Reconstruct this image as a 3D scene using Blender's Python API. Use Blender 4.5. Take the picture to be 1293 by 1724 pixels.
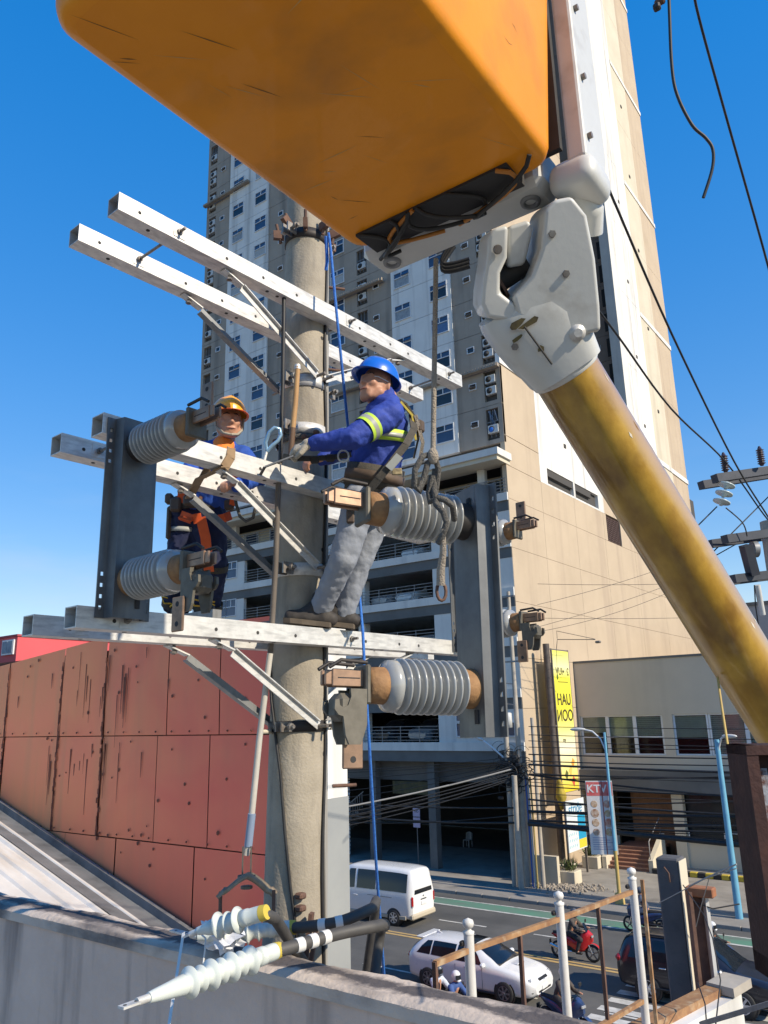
import bpy, math, random
from mathutils import Vector, Matrix, Euler, Quaternion
R = math.radians
random.seed(7)
for o in list(bpy.data.objects):
    bpy.data.objects.remove(o)
S = bpy.context.scene
COL = S.collection
# ------------------------------------------------------------------ camera
# scene frame: +X runs along the street to the right, +Y runs across it towards the tower, z=0 is the road
cam_d = bpy.data.cameras.new('camera')
cam = bpy.data.objects.new('camera', cam_d)
COL.objects.link(cam)
cam_d.sensor_fit = 'VERTICAL'
cam_d.sensor_height = 24.0
cam_d.lens = 24.0 * 1310.0 / 1724.0
cam_d.clip_start = 0.05
cam_d.clip_end = 3000
_p, _r, _y = R(14.67), R(-1.5), R(36.17)
_m = Matrix.Rotation(_y, 4, 'Z') @ Matrix.Rotation(R(90) + _p, 4, 'X') @ Matrix.Rotation(_r, 4, 'Z')
cam.matrix_world = Matrix.Translation((0, 0, 8.8)) @ _m
S.camera = cam
# ------------------------------------------------------------------ sky and sun
SUN_AZ, SUN_EL = 88.5, 35.0          # clockwise from +Y
wd = bpy.data.worlds.new('World')
S.world = wd
wd.use_nodes = True
nt = wd.node_tree
bg = nt.nodes['Background']
sky = nt.nodes.new('ShaderNodeTexSky')
sky.sky_type = 'NISHITA'
sky.sun_disc = False
sky.sun_elevation = R(SUN_EL)
sky.sun_rotation = R(SUN_AZ)
sky.altitude = 0
sky.air_density = 1.0
sky.dust_density = 0.0
sky.ozone_density = 1.0
bg.inputs['Strength'].default_value = 0.14
hs = nt.nodes.new('ShaderNodeHueSaturation')
hs.inputs['Saturation'].default_value = 2.75
hs.inputs['Hue'].default_value = .516
hs.inputs['Value'].default_value = 2.6
gm = nt.nodes.new('ShaderNodeGamma'); gm.inputs['Gamma'].default_value = .40
nt.links.new(sky.outputs[0], gm.inputs['Color'])
nt.links.new(gm.outputs[0], hs.inputs['Color'])
# thin cloud low over the horizon
gen = nt.nodes.new('ShaderNodeTexCoord'); mpv = nt.nodes.new('ShaderNodeMapping'); mpv.inputs['Scale'].default_value = (1.2, 1.2, 5.0); mpv.inputs['Location'].default_value = (.3, .9, .2)
cn = nt.nodes.new('ShaderNodeTexNoise'); cn.inputs['Scale'].default_value = 2.6; cn.inputs['Detail'].default_value = 7; cn.inputs['Roughness'].default_value = .55
nt.links.new(gen.outputs['Generated'], mpv.inputs['Vector']); nt.links.new(mpv.outputs[0], cn.inputs['Vector'])
cr = nt.nodes.new('ShaderNodeMapRange'); cr.inputs[1].default_value = .46; cr.inputs[2].default_value = .75; nt.links.new(cn.outputs['Fac'], cr.inputs[0])
sz = nt.nodes.new('ShaderNodeSeparateXYZ'); nt.links.new(gen.outputs['Generated'], sz.inputs[0])
el = nt.nodes.new('ShaderNodeMapRange'); el.inputs[1].default_value = .33; el.inputs[2].default_value = .05; el.inputs[3].default_value = 0; el.inputs[4].default_value = .55; nt.links.new(sz.outputs['Z'], el.inputs[0])
ml = nt.nodes.new('ShaderNodeMath'); ml.operation = 'MULTIPLY'; nt.links.new(cr.outputs[0], ml.inputs[0]); nt.links.new(el.outputs[0], ml.inputs[1])
cm = nt.nodes.new('ShaderNodeMix'); cm.data_type = 'RGBA'; cm.inputs[7].default_value = (3.6, 4.0, 4.6, 1)
nt.links.new(ml.outputs[0], cm.inputs[0]); nt.links.new(hs.outputs[0], cm.inputs[6]); nt.links.new(cm.outputs[2], bg.inputs['Color'])
sun_d = bpy.data.lights.new('sun', 'SUN')
sun_d.energy = 4.5
sun_d.angle = R(0.53)
sun_d.color = (1.0, 0.88, 0.70)
sun = bpy.data.objects.new('sun', sun_d)
COL.objects.link(sun)
_sd = Vector((math.sin(R(SUN_AZ)) * math.cos(R(SUN_EL)), math.cos(R(SUN_AZ)) * math.cos(R(SUN_EL)), math.sin(R(SUN_EL))))
sun.rotation_euler = _sd.to_track_quat('Z', 'Y').to_euler()
sun.location = (30, 5, 40)
S.render.engine = 'CYCLES'
S.view_settings.view_transform = 'Standard'
S.view_settings.look = 'None'
S.view_settings.exposure = 0.4
S.view_settings.gamma = 1.0
S.render.resolution_x, S.render.resolution_y = 768, 1024
S.cycles.max_bounces = 6
S.cycles.diffuse_bounces = 3


# ------------------------------------------------------------------ helpers
MW = {}


def tag(o, label=None, cat=None, group=None, kind=None):
    if label: o['label'] = label
    if cat: o['category'] = cat
    if group: o['group'] = group
    if kind: o['kind'] = kind
    return o


def thing(name, label, cat, loc=(0, 0, 0), rz=0.0, group=None):
    o = bpy.data.objects.new(name, None)
    o.empty_display_size = 0.1
    COL.objects.link(o)
    o.location = loc
    o.rotation_euler = (0, 0, rz)
    MW[o.name] = Matrix.Translation(loc) @ Matrix.Rotation(rz, 4, 'Z')
    return tag(o, label, cat, group)


def V(*a): return Vector(a)


class MB:
    """collects shapes, builds one mesh object"""
    def __init__(s):
        s.v = []; s.f = []; s.sm = []

    def add(s, vs, fs, smooth=False):
        n = len(s.v)
        s.v += [Vector(p) for p in vs]
        s.f += [tuple(i + n for i in f) for f in fs]
        s.sm += [smooth] * len(fs)
        return s

    def box(s, a, b, m=None):
        x0, y0, z0 = a; x1, y1, z1 = b
        vs = [V(x, y, z) for z in (z0, z1) for y in (y0, y1) for x in (x0, x1)]
        if m: vs = [m @ p for p in vs]
        return s.add(vs, [(0, 2, 3, 1), (4, 5, 7, 6), (0, 1, 5, 4), (2, 6, 7, 3), (0, 4, 6, 2), (1, 3, 7, 5)])

    def bbox(s, c, d, m=None, bev=0.01):
        """chamfered box, centre c, size d"""
        hx, hy, hz = d[0] / 2, d[1] / 2, d[2] / 2
        b = min(bev, hx * .9, hy * .9, hz * .9)
        vs = []
        for sx in (-1, 1):
            for sy in (-1, 1):
                for sz in (-1, 1):
                    vs += [V(sx * (hx - b), sy * (hy - b), sz * hz), V(sx * (hx - b), sy * hy, sz * (hz - b)), V(sx * hx, sy * (hy - b), sz * (hz - b))]
        vs = [p + Vector(c) for p in vs]
        if m: vs = [m @ p for p in vs]
        I = lambda sx, sy, sz, k: ((sx * 2 + sy) * 2 + sz) * 3 + k
        fs = []
        for t in (0, 1):
            q = [(0, 0), (1, 0), (1, 1), (0, 1)]
            fz = [I(a, c_, t, 0) for a, c_ in q]; fy = [I(a, t, c_, 1) for a, c_ in q]; fx = [I(t, a, c_, 2) for a, c_ in q]
            fs += [tuple(fz if t else fz[::-1]), tuple(fy[::-1] if t else fy), tuple(fx if t else fx[::-1])]
        for a in (0, 1):
            for c_ in (0, 1):
                fs.append((I(0, a, c_, 0), I(1, a, c_, 0), I(1, a, c_, 1), I(0, a, c_, 1)))
                fs.append((I(a, 0, c_, 0), I(a, 1, c_, 0), I(a, 1, c_, 2), I(a, 0, c_, 2)))
                fs.append((I(a, c_, 0, 1), I(a, c_, 1, 1), I(a, c_, 1, 2), I(a, c_, 0, 2)))
                for d_ in (0, 1):
                    fs.append((I(a, c_, d_, 0), I(a, c_, d_, 1), I(a, c_, d_, 2)))
        return s.add(vs, fs)

    def bar(s, a, b, w, h, up=(0, 0, 1), ext=0.0, bev=0.0):
        """rectangular bar from a to b; w across, h along up"""
        a, b = Vector(a), Vector(b)
        d = (b - a); L = d.length; d.normalize()
        x = d.cross(Vector(up))
        if x.length < 1e-4: x = d.cross(V(1, 0, 0))
        x.normalize(); z = x.cross(d)
        m = Matrix((x, d, z)).transposed().to_4x4()
        m.translation = a
        if bev: return s.bbox((0, L / 2, 0), (w, L + 2 * ext, h), m, bev)
        return s.box((-w / 2, -ext, -h / 2), (w / 2, L + ext, h / 2), m)

    def tube(s, pts, r, n=8, cap=True, closed=False):
        pts = [Vector(p) for p in pts]
        rs = r if isinstance(r, (list, tuple)) else [r] * len(pts)
        rings = []
        t0 = (pts[1] - pts[0]).normalized()
        ref = V(0, 0, 1) if abs(t0.z) < .9 else V(1, 0, 0)
        x = t0.cross(ref).normalized()
        for i, p in enumerate(pts):
            a = pts[max(i - 1, 0)]; b = pts[min(i + 1, len(pts) - 1)]
            t = (b - a)
            if t.length < 1e-9: t = t0
            t = t.normalized()
            x = (x - t * x.dot(t))
            if x.length < 1e-6: x = t.orthogonal()
            x.normalize(); y = t.cross(x)
            rings.append([p + (x * math.cos(k * 2 * math.pi / n) + y * math.sin(k * 2 * math.pi / n)) * rs[i] for k in range(n)])
        base = len(s.v)
        vs = [q for rg in rings for q in rg]
        fs = [(i * n + k, i * n + (k + 1) % n, (i + 1) * n + (k + 1) % n, (i + 1) * n + k) for i in range(len(pts) - 1) for k in range(n)]
        s.add(vs, fs, n > 4)
        if cap:
            s.add(rings[0][::-1], [tuple(range(n))]); s.add(rings[-1], [tuple(range(n))])
        return s

    def lathe(s, prof, o, ax, n=24, smooth=True, cap=True):
        """prof: list of (dist along axis, radius)"""
        o = Vector(o); ax = Vector(ax).normalized()
        x = ax.orthogonal().normalized(); y = ax.cross(x)
        vs = [o + ax * d + (x * math.cos(2 * math.pi * k / n) + y * math.sin(2 * math.pi * k / n)) * r for d, r in prof for k in range(n)]
        fs = [(i * n + k, i * n + (k + 1) % n, (i + 1) * n + (k + 1) % n, (i + 1) * n + k) for i in range(len(prof) - 1) for k in range(n)]
        s.add(vs, fs, smooth)
        if cap:
            s.add(vs[:n][::-1], [tuple(range(n))]); s.add(vs[-n:], [tuple(range(n))])
        return s

    def prism(s, poly, ax, m=None):
        """poly: 3D points (planar), extruded by vector ax"""
        n = len(poly); ax = Vector(ax)
        vs = [Vector(p) for p in poly] + [Vector(p) + ax for p in poly]
        if m: vs = [m @ p for p in vs]
        return s.add(vs, [tuple(range(n))[::-1], tuple(range(n, 2 * n))] + [(i, (i + 1) % n, n + (i + 1) % n, n + i) for i in range(n)])

    def grid(s, fn, nu, nv, smooth=True):
        vs = [fn(i / nu, j / nv) for j in range(nv + 1) for i in range(nu + 1)]
        fs = [(j * (nu + 1) + i, j * (nu + 1) + i + 1, (j + 1) * (nu + 1) + i + 1, (j + 1) * (nu + 1) + i) for j in range(nv) for i in range(nu)]
        return s.add(vs, fs, smooth)

    def ell(s, c, r, n=12, m=12, mat=None):
        c = Vector(c)
        vs = []; fs = []
        for j in range(m + 1):
            t = math.pi * j / m
            for i in range(n):
                p = 2 * math.pi * i / n
                q = V(r[0] * math.sin(t) * math.cos(p), r[1] * math.sin(t) * math.sin(p), r[2] * math.cos(t))
                if mat: q = mat @ q
                vs.append(c + q)
        fs = [(j * n + i, (j + 1) * n + i, (j + 1) * n + (i + 1) % n, j * n + (i + 1) % n) for j in range(m) for i in range(n)]
        return s.add(vs, fs, True)

    def mesh(s, name):
        me = bpy.data.meshes.new(name)
        me.from_pydata([tuple(p) for p in s.v], [], s.f)
        me.polygons.foreach_set('use_smooth', s.sm)
        me.update()
        return me

    def build(s, name, mat, parent=None, local=False, fix=True):
        """coordinates are world ones unless local; the object is placed under parent"""
        if parent is not None and not local:
            inv = MW[parent.name].inverted()
            s.v = [inv @ p for p in s.v]
        me = s.mesh(name)
        if fix:
            import bmesh
            b = bmesh.new(); b.from_mesh(me)
            bmesh.ops.recalc_face_normals(b, faces=b.faces)
            b.to_mesh(me); b.free()
        o = bpy.data.objects.new(name, me)
        COL.objects.link(o)
        if mat is not None: me.materials.append(mat)
        if parent is not None:
            o.parent = parent
            MW[o.name] = MW[parent.name]
        else:
            MW[o.name] = Matrix.Identity(4)
        return o


def inst(src, name, parent, loc=(0, 0, 0), rot=(0, 0, 0), scale=(1, 1, 1), mat=None):
    """another object that shares src's mesh, placed in parent's space"""
    o = bpy.data.objects.new(name, src.data)
    COL.objects.link(o)
    o.parent = parent
    o.location = loc; o.rotation_euler = rot; o.scale = scale
    if parent is not None: MW[o.name] = MW[parent.name] @ Matrix.LocRotScale(Vector(loc), Euler(rot), Vector(scale))
    return o


def kids(o): return [c for c in bpy.data.objects if c.parent == o]


def copy_tree(o, parent=None):
    c = o.copy()
    COL.objects.link(c)
    c.parent = parent
    for ch in kids(o): copy_tree(ch, c)
    return c


# ------------------------------------------------------------------ materials
def lin(c):
    """sRGB 0-255 to linear"""
    return tuple(((x / 255) / 12.92 if x / 255 <= .04045 else ((x / 255 + .055) / 1.055) ** 2.4) for x in c) + (1,)


def mat(name, c1, c2=None, scale=6.0, rough=.6, metal=0.0, bump=0.0, bscale=None, stain=None, stain_amt=.5, stain_scale=(1, 1, .12), spec=.5, detail=6, coat=0.0, lo=.35, hi=.68, trans=0.0, emit=0.0, stain_lo=.52):
    m = bpy.data.materials.new(name)
    m.use_nodes = True
    t = m.node_tree; b = t.nodes['Principled BSDF']
    N = t.nodes.new; L = t.links.new
    c1 = c1 if len(c1) == 4 else tuple(c1) + (1,)
    b.inputs['Roughness'].default_value = rough
    b.inputs['Metallic'].default_value = metal
    b.inputs['Specular IOR Level'].default_value = spec
    b.inputs['Coat Weight'].default_value = coat
    if trans: b.inputs['Transmission Weight'].default_value = trans
    tc = N('ShaderNodeTexCoord')
    col = None
    if c2 is not None:
        c2 = c2 if len(c2) == 4 else tuple(c2) + (1,)
        nz = N('ShaderNodeTexNoise'); nz.inputs['Scale'].default_value = scale; nz.inputs['Detail'].default_value = detail
        nz.inputs['Roughness'].default_value = .62
        L(tc.outputs['Object'], nz.inputs['Vector'])
        rp = N('ShaderNodeMapRange'); rp.inputs[1].default_value = lo; rp.inputs[2].default_value = hi
        L(nz.outputs['Fac'], rp.inputs[0])
        mx = N('ShaderNodeMix'); mx.data_type = 'RGBA'
        mx.inputs[6].default_value = c1; mx.inputs[7].default_value = c2
        L(rp.outputs[0], mx.inputs[0]); col = mx.outputs[2]
        rr = N('ShaderNodeMapRange'); rr.inputs[3].default_value = max(rough - .1, .02); rr.inputs[4].default_value = min(rough + .12, 1)
        L(nz.outputs['Fac'], rr.inputs[0]); L(rr.outputs[0], b.inputs['Roughness'])
    if stain is not None:
        mp = N('ShaderNodeMapping'); mp.inputs['Scale'].default_value = stain_scale
        L(tc.outputs['Object'], mp.inputs['Vector'])
        n2 = N('ShaderNodeTexNoise'); n2.inputs['Scale'].default_value = scale * 1.3; n2.inputs['Detail'].default_value = 5
        L(mp.outputs[0], n2.inputs['Vector'])
        r2 = N('ShaderNodeMapRange'); r2.inputs[1].default_value = stain_lo; r2.inputs[2].default_value = stain_lo + .2; r2.inputs[4].default_value = stain_amt
        L(n2.outputs['Fac'], r2.inputs[0])
        m2 = N('ShaderNodeMix'); m2.data_type = 'RGBA'
        L(r2.outputs[0], m2.inputs[0])
        if col: L(col, m2.inputs[6])
        else: m2.inputs[6].default_value = c1
        m2.inputs[7].default_value = tuple(stain)[:3] + (1,)
        col = m2.outputs[2]
    if col: L(col, b.inputs['Base Color'])
    else: b.inputs['Base Color'].default_value = c1
    if emit:
        b.inputs['Emission Strength'].default_value = emit
        b.inputs['Emission Color'].default_value = c1
    if bump:
        n3 = N('ShaderNodeTexNoise'); n3.inputs['Scale'].default_value = bscale or scale * 6; n3.inputs['Detail'].default_value = 4
        L(tc.outputs['Object'], n3.inputs['Vector'])
        bp = N('ShaderNodeBump'); bp.inputs['Strength'].default_value = bump; bp.inputs['Distance'].default_value = .02
        L(n3.outputs['Fac'], bp.inputs['Height']); L(bp.outputs[0], b.inputs['Normal'])
    return m


M = {}
M['asphalt'] = mat('asphalt', (.075, .075, .072), (.115, .112, .105), .5, .85, bump=.3, bscale=60, stain=(.05, .05, .05), stain_amt=.5, stain_scale=(.15, 1, 1))

M['concrete_pave'] = mat('concrete_pave', (.30, .28, .25), (.22, .205, .185), .6, .85, bump=.3, bscale=30, stain=(.13, .12, .11), stain_amt=.7, stain_scale=(1, 1, 1))
M['green_lane'] = mat('green_lane', (.09, .24, .16), (.13, .20, .16), 1.2, .8, stain=(.12, .13, .12), stain_amt=.6, stain_scale=(.3, 1, 1))
M['white_mark'] = mat('white_mark', (.62, .61, .57), (.42, .41, .38), 2.5, .8, stain=(.2, .2, .19), stain_amt=.6, stain_scale=(1, 1, 1))
M['yellow_mark'] = mat('yellow_mark', (.55, .36, .12), (.38, .27, .13), 2.5, .8)
M['soil'] = mat('soil', (.16, .14, .11), (.10, .09, .07), .4, .95, bump=.3)
M['grey_wall'] = mat('grey_wall', (.36, .305, .245), (.30, .25, .20), .5, .85, stain=(.13, .12, .105), stain_amt=.55, stain_scale=(2.2, 2.2, .16))
M['white_wall'] = mat('white_wall', (.76, .745, .70), (.66, .645, .61), .45, .8, stain=(.34, .33, .31), stain_amt=.75, stain_scale=(2.5, 2.5, .12))
M['podium_white'] = mat('podium_white', (.70, .68, .63), (.60, .58, .54), .5, .8, stain=(.3, .3, .3), stain_amt=.4, stain_scale=(2, 2, .15))
M['podium_dark'] = mat('podium_dark', (.15, .15, .145), (.11, .11, .105), .5, .8)
M['tan_wall'] = mat('tan_wall', (.50, .40, .285), (.44, .35, .25), .3, .85, stain=(.33, .25, .19), stain_amt=.5, stain_scale=(2.0, 2.0, .07))
M['cream_wall'] = mat('cream_wall', (.60, .54, .42), (.54, .48, .37), .35, .85, stain=(.42, .37, .28), stain_amt=.4, stain_scale=(1.6, 1.6, .12))
M['brown_wall'] = mat('brown_wall', (.32, .245, .20), (.27, .21, .17), .4, .85)
M['beige_wall'] = mat('beige_wall', (.56, .49, .39), (.50, .44, .35), .3, .85, stain=(.32, .28, .23), stain_amt=.35, stain_scale=(2, 2, .1))
M['dark_inside'] = mat('dark_inside', (.035, .035, .038), (.05, .048, .045), .5, .9)
M['joint'] = mat('joint', (.07, .065, .06), None, rough=.95)
M['glass'] = mat('glass', (.03, .05, .10), (.05, .075, .14), .9, .08, spec=.7)
M['glass_dark'] = mat('glass_dark', (.012, .014, .017), (.03, .034, .036), .8, .06, spec=.6)
M['curtain_pale'] = mat('curtain_pale', (.45, .47, .46), (.33, .35, .36), 7, .8, stain=(.2, .22, .25), stain_amt=.8, stain_scale=(6, 6, .1))
M['curtain_blue'] = mat('curtain_blue', (.10, .20, .36), (.07, .14, .28), 7, .8, stain=(.05, .08, .18), stain_amt=.8, stain_scale=(6, 6, .1))
M['curtain'] = mat('curtain', (.32, .36, .38), (.20, .23, .27), 5, .8)
M['frame_white'] = mat('frame_white', (.68, .69, .70), (.58, .59, .60), 4, .5)
M['rail_metal'] = mat('rail_metal', (.28, .27, .26), (.2, .19, .19), 6, .5, metal=.3)
M['ac_white'] = mat('ac_white', (.6, .6, .58), (.45, .45, .43), 5, .5)
M['black_rubber'] = mat('black_rubber', (.015, .015, .016), (.03, .03, .03), 20, .7)
M['cable_black'] = mat('cable_black', (.012, .012, .014), (.03, .03, .03), 8, .55)
M['cable_grey'] = mat('cable_grey', (.30, .29, .27), None, rough=.6)

# ================================================================== GROUND, ROAD
def sheet(name, x0, x1, y0, y1, z, m, kind='structure'):
    o = MB().add([V(x0, y0, z), V(x1, y0, z), V(x1, y1, z), V(x0, y1, z)], [(0, 1, 2, 3)]).build(name, m)
    return tag(o, kind=kind)


sheet('ground', -1500, 1500, -600, 2200, -0.06, M['soil'])
road = sheet('road', -300, 200, 20.5, 36.6, 0.0, M['asphalt'])
sheet('bike_lane', -300, 200, 34.4, 35.4, 0.006, M['green_lane'])
pav = MB().box((-300, 36.6, -.05), (200, 48.2, .13)).build('pavement', M['concrete_pave'])
tag(pav, kind='structure')
kerb = MB()
for i in range(60):
    kerb.bbox((-64 + i * 1.5, 36.5, .06), (1.47, .18, .2), None, .02)
tag(kerb.build('kerb', M['concrete_pave']), kind='structure')
pv2 = MB().box((-300, 16.5, -.05), (200, 20.5, .12)).build('near_pavement', M['concrete_pave'])
tag(pv2, kind='structure')
for nm, x0, x1, y0, y1, mm in [('lane_marking', -60, 40, 34.24, 34.4, 'white_mark'), ('lane_marking', -60, 40, 35.4, 35.5, 'white_mark'),
                               ('lane_marking', -38, 20, 28.75, 28.92, 'yellow_mark'), ('lane_marking', -38, 20, 29.05, 29.2, 'yellow_mark')]:
    sheet(nm, x0, x1, y0, y1, .010, M[mm])
for i in range(8):
    sheet('lane_marking', -30 + i * 4.6, -27.6 + i * 4.6, 31.7, 31.82, .010, M['white_mark'])
for i in range(8):
    sheet('lane_marking', -29 + i * 4.6, -26.6 + i * 4.6, 25.0, 25.12, .010, M['white_mark'])
for i in range(8):
    sheet('crossing_stripe', -10.9, -5.6, 21.9 + i * .82, 22.3 + i * .82, .012, M['white_mark'])

# ================================================================== TOWER
TW = thing('apartment_tower', 'tall residential tower of grey and white panels above parking decks', 'building', (-34.5, 41, 0))
YF = 40.5
XL, XR = -48.65, -20.4
# dark core behind the panel joints
MB().box((XL + .05, YF + .22, 24.0), (XR - .05, 54, 99)).build('core', M['joint'], TW)
secs = [(-48.65, -45.5, 'g'), (-45.5, -40.7, 'w'), (-40.7, -28.4, 'g'), (-28.4, -23.55, 'w'), (-23.55, -20.4, 'g')]
FL = 2.55
Z0 = 24.75
ac_cols = [(-48.35, -47.45), (-38.35, -37.4), (-31.55, -30.6), (-21.55, -20.65)]


def panel(x0, x1, z0, z1, m, y0=YF, d=.24, nm='wall_panel'):
    return MB().box((x0, y0, z0), (x1, y0 + d, z1)).build(nm, m, TW)


for (x0, x1, k) in secs:
    y0 = YF - (.12 if k == 'w' else 0)
    m = M['white_wall' if k == 'w' else 'grey_wall']
    cuts = [c for c in ac_cols if c[0] > x0 and c[1] < x1]
    for i in range(29):
        za, zb = Z0 + i * FL + .014, Z0 + (i + 1) * FL - .014
        if za > 66 and (i % 4 or True) and i > 16:
            if i == 17: panel(x0, x1, za, 99, m, y0)
            continue
        if not cuts:
            panel(x0, x1, za, zb, m, y0, .36 if k == 'w' else .24)
        else:
            xs = x0
            b = MB()
            for (c0, c1) in cuts:
                b.box((xs, y0, za), (c0, y0 + .24, zb))
                b.box((c0, y0, za), (c1, y0 + .24, za + .28)); b.box((c0, y0, zb - .22), (c1, y0 + .24, zb))
                xs = c1
            b.box((xs, y0, za), (x1, y0 + .24, zb))
            b.build('wall_panel', m, TW)
# recess boxes behind the openings
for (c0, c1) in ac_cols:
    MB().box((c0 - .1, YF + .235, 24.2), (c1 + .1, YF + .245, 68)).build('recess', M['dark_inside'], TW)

# window prototype: white frame, two small top lights, one big lower pane
def window_proto(name, w, h, top=.36):
    f = MB(); t = .055
    f.box((-w / 2, -.05, -h / 2), (-w / 2 + t, .04, h / 2)); f.box((w / 2 - t, -.05, -h / 2), (w / 2, .04, h / 2))
    f.box((-w / 2 + t, -.05, h / 2 - t), (w / 2 - t, .04, h / 2)); f.box((-w / 2 + t, -.06, -h / 2), (w / 2 - t, .04, -h / 2 + t))
    zt = h / 2 - h * top
    if top > 0:
        f.box((-w / 2 + t, -.05, zt - t / 2), (w / 2 - t, .04, zt + t / 2)); f.box((-t / 2, -.05, zt + t / 2), (t / 2, .04, h / 2 - t))
    return f


def pane_mesh(w, h):
    return MB().box((-w / 2, 0, -h / 2), (w / 2, .012, h / 2))


wp = window_proto('window', 1.36, 1.22).build('window', M['frame_white'], TW, local=True)
pane_top = pane_mesh(.60, .36).build('pane', M['glass'], wp, local=True)
pane_low = pane_mesh(1.25, .70).build('pane', M['glass'], wp, local=True)
pane_cur = pane_mesh(1.25, .70)
_pcs = []
for _n in ('curtain', 'curtain_pale', 'curtain_blue', 'glass_dark'):
    _q = pane_cur.mesh('pane_' + _n); _q.materials.append(M[_n]); _pcs.append(_q)
pane_top_dark = pane_mesh(.60, .36).mesh('pane_dark'); pane_top_dark.materials.append(M['glass_dark'])
sash = MB().box((-.31, -.03, -.19), (.31, .0, .19)); _first = [True]
base = MW[TW.name].translation


def put_window(x, z, y):
    global wp
    loc = (x - base.x, y - base.y, z - base.z)
    if _first[0]:
        wp.location = loc
        pane_top.location = (-.325, .0, .39); pane_low.location = (0, 0, -.2)
        o = wp
        _first[0] = False
    else:
        o = inst(wp, 'window', TW, loc)
        a = inst(pane_top, 'pane', o, (-.325, 0, .39))
        b = inst(pane_low, 'pane', o, (0, 0, -.2))
        if random.random() < .6: b.data = random.choice(_pcs)
        if random.random() < .3: a.data = pane_top_dark
    c = inst(pane_top, 'pane', o, (.325, -.0, .39))
    if random.random() < .25:
        c.rotation_euler = (R(-random.uniform(12, 28)), 0, 0); c.location = (.325, -.07, .40)
    return o


for (xc, ph, y0) in [(-44.35, 0, YF - .13), (-41.6, 0, YF - .13), (-35.65, -.6, YF - .01), (-33.4, -.6, YF - .01), (-27.45, -.5, YF - .13), (-24.5, 0, YF - .13)]:
    for i in range(16):
        put_window(xc, 26.2 + ph + i * FL, y0)
sp = MB(); t = .05
sp.box((-.27, -.05, -.22), (-.27 + t, .03, .22)); sp.box((.27 - t, -.05, -.22), (.27, .03, .22)); sp.box((-.22, -.05, .17), (.22, .03, .22)); sp.box((-.22, -.05, -.22), (.22, .03, -.17))
swp = None
for (xc, ph) in [(-46.55, .2), (-39.35, 0), (-29.8, -.1), (-22.35, .1)]:
    for i in range(16):
        z = 26.2 + ph + i * FL
        loc = (xc - base.x, YF - .01 - base.y, z)
        if swp is None:
            swp = sp.build('small_window', M['frame_white'], TW, local=True); swp.location = loc
            spn = pane_mesh(.44, .34).build('pane', M['glass_dark'], swp, local=True); o = swp
        else:
            o = inst(swp, 'small_window', TW, loc); p = inst(spn, 'pane', o)
            if random.random() < .5: p.rotation_euler = (R(-32), 0, 0); p.location = (0, -.08, .03)
# air conditioners inside the recesses
acp = MB().bbox((0, 0, 0), (.72, .3, .52), None, .02)
acp = acp.build('air_conditioner', M['ac_white'], TW, local=True)
fan = MB().lathe([(0, .20), (.012, .20), (.012, .05), (.03, .05), (.03, .0)], (-.1, -.152, 0), (0, -1, 0), 14).build('fan_grille', M['black_rubber'], acp, local=True)
n = 0
rb = MB()
for k in range(4): rb.box((-.45 + k * .3 - .012, 0, -.9), (-.45 + k * .3 + .012, .02, .9))
rb.box((-.46, 0, -.42), (.46, .02, -.38)); rb.box((-.46, 0, .1), (.46, .02, .14))
_rb = None
for (c0, c1) in ac_cols:
    for i in range(16):
        xc = (c0 + c1) / 2 - base.x
        for dz in ((-.42, .35) if random.random() < .5 else (-.42,)):
            z = 26.1 + i * FL + dz + .05
            loc = (xc + random.uniform(-.04, .04), YF + .10 - base.y, z)
            if n == 0: acp.location = loc
            else:
                o = inst(acp, 'air_conditioner', TW, loc); inst(fan, 'fan_grille', o)
            n += 1
        if random.random() < .5:
            loc = (xc, YF + .02 - base.y, 26.1 + i * FL)
            if _rb is None: _rb = rb.build('window_bars', M['rail_metal'], TW, local=True); _rb.location = loc
            else: inst(_rb, 'window_bars', TW, loc)
# short patterned ledges
for (x0, x1, z) in [(-27.6, -20.35, 29.75), (-34.4, -29.0, 39.0), (-48.7, -43.0, 53.9), (-41.6, -39.8, 39.1), (-34.2, -29.0, 31.4)]:
    b = MB()
    b.box((x0, YF - .42, z - .12), (x1, YF - .125, z + .1))
    k = x0
    while k < x1 - .2:
        b.box((k + .02, YF - .46, z - .1), (k + .16, YF - .42, z + .08)); k += .2
    b.build('ledge', M['grey_wall'], TW)
for x, z in [(-21.1, 26.2 + FL * .02)]:
    b = MB(); b.ell((x - .1, YF + .02, z - .55), (.22, .12, .22)); b.build('hanging_laundry', mat('laundry_blue', (.03, .16, .55), None, rough=.8), TW)
    b = MB()
    for k in range(7): b.bar((x + random.uniform(-.3, .35), YF + .05, z + .7), (x + random.uniform(-.3, .35), YF + .04, z - .4 + random.uniform(0, .6)), .14, .02)
    b.build('hanging_laundry', mat('laundry_mix', (.25, .28, .35), (.05, .12, .2), 9, .8), TW)

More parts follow.
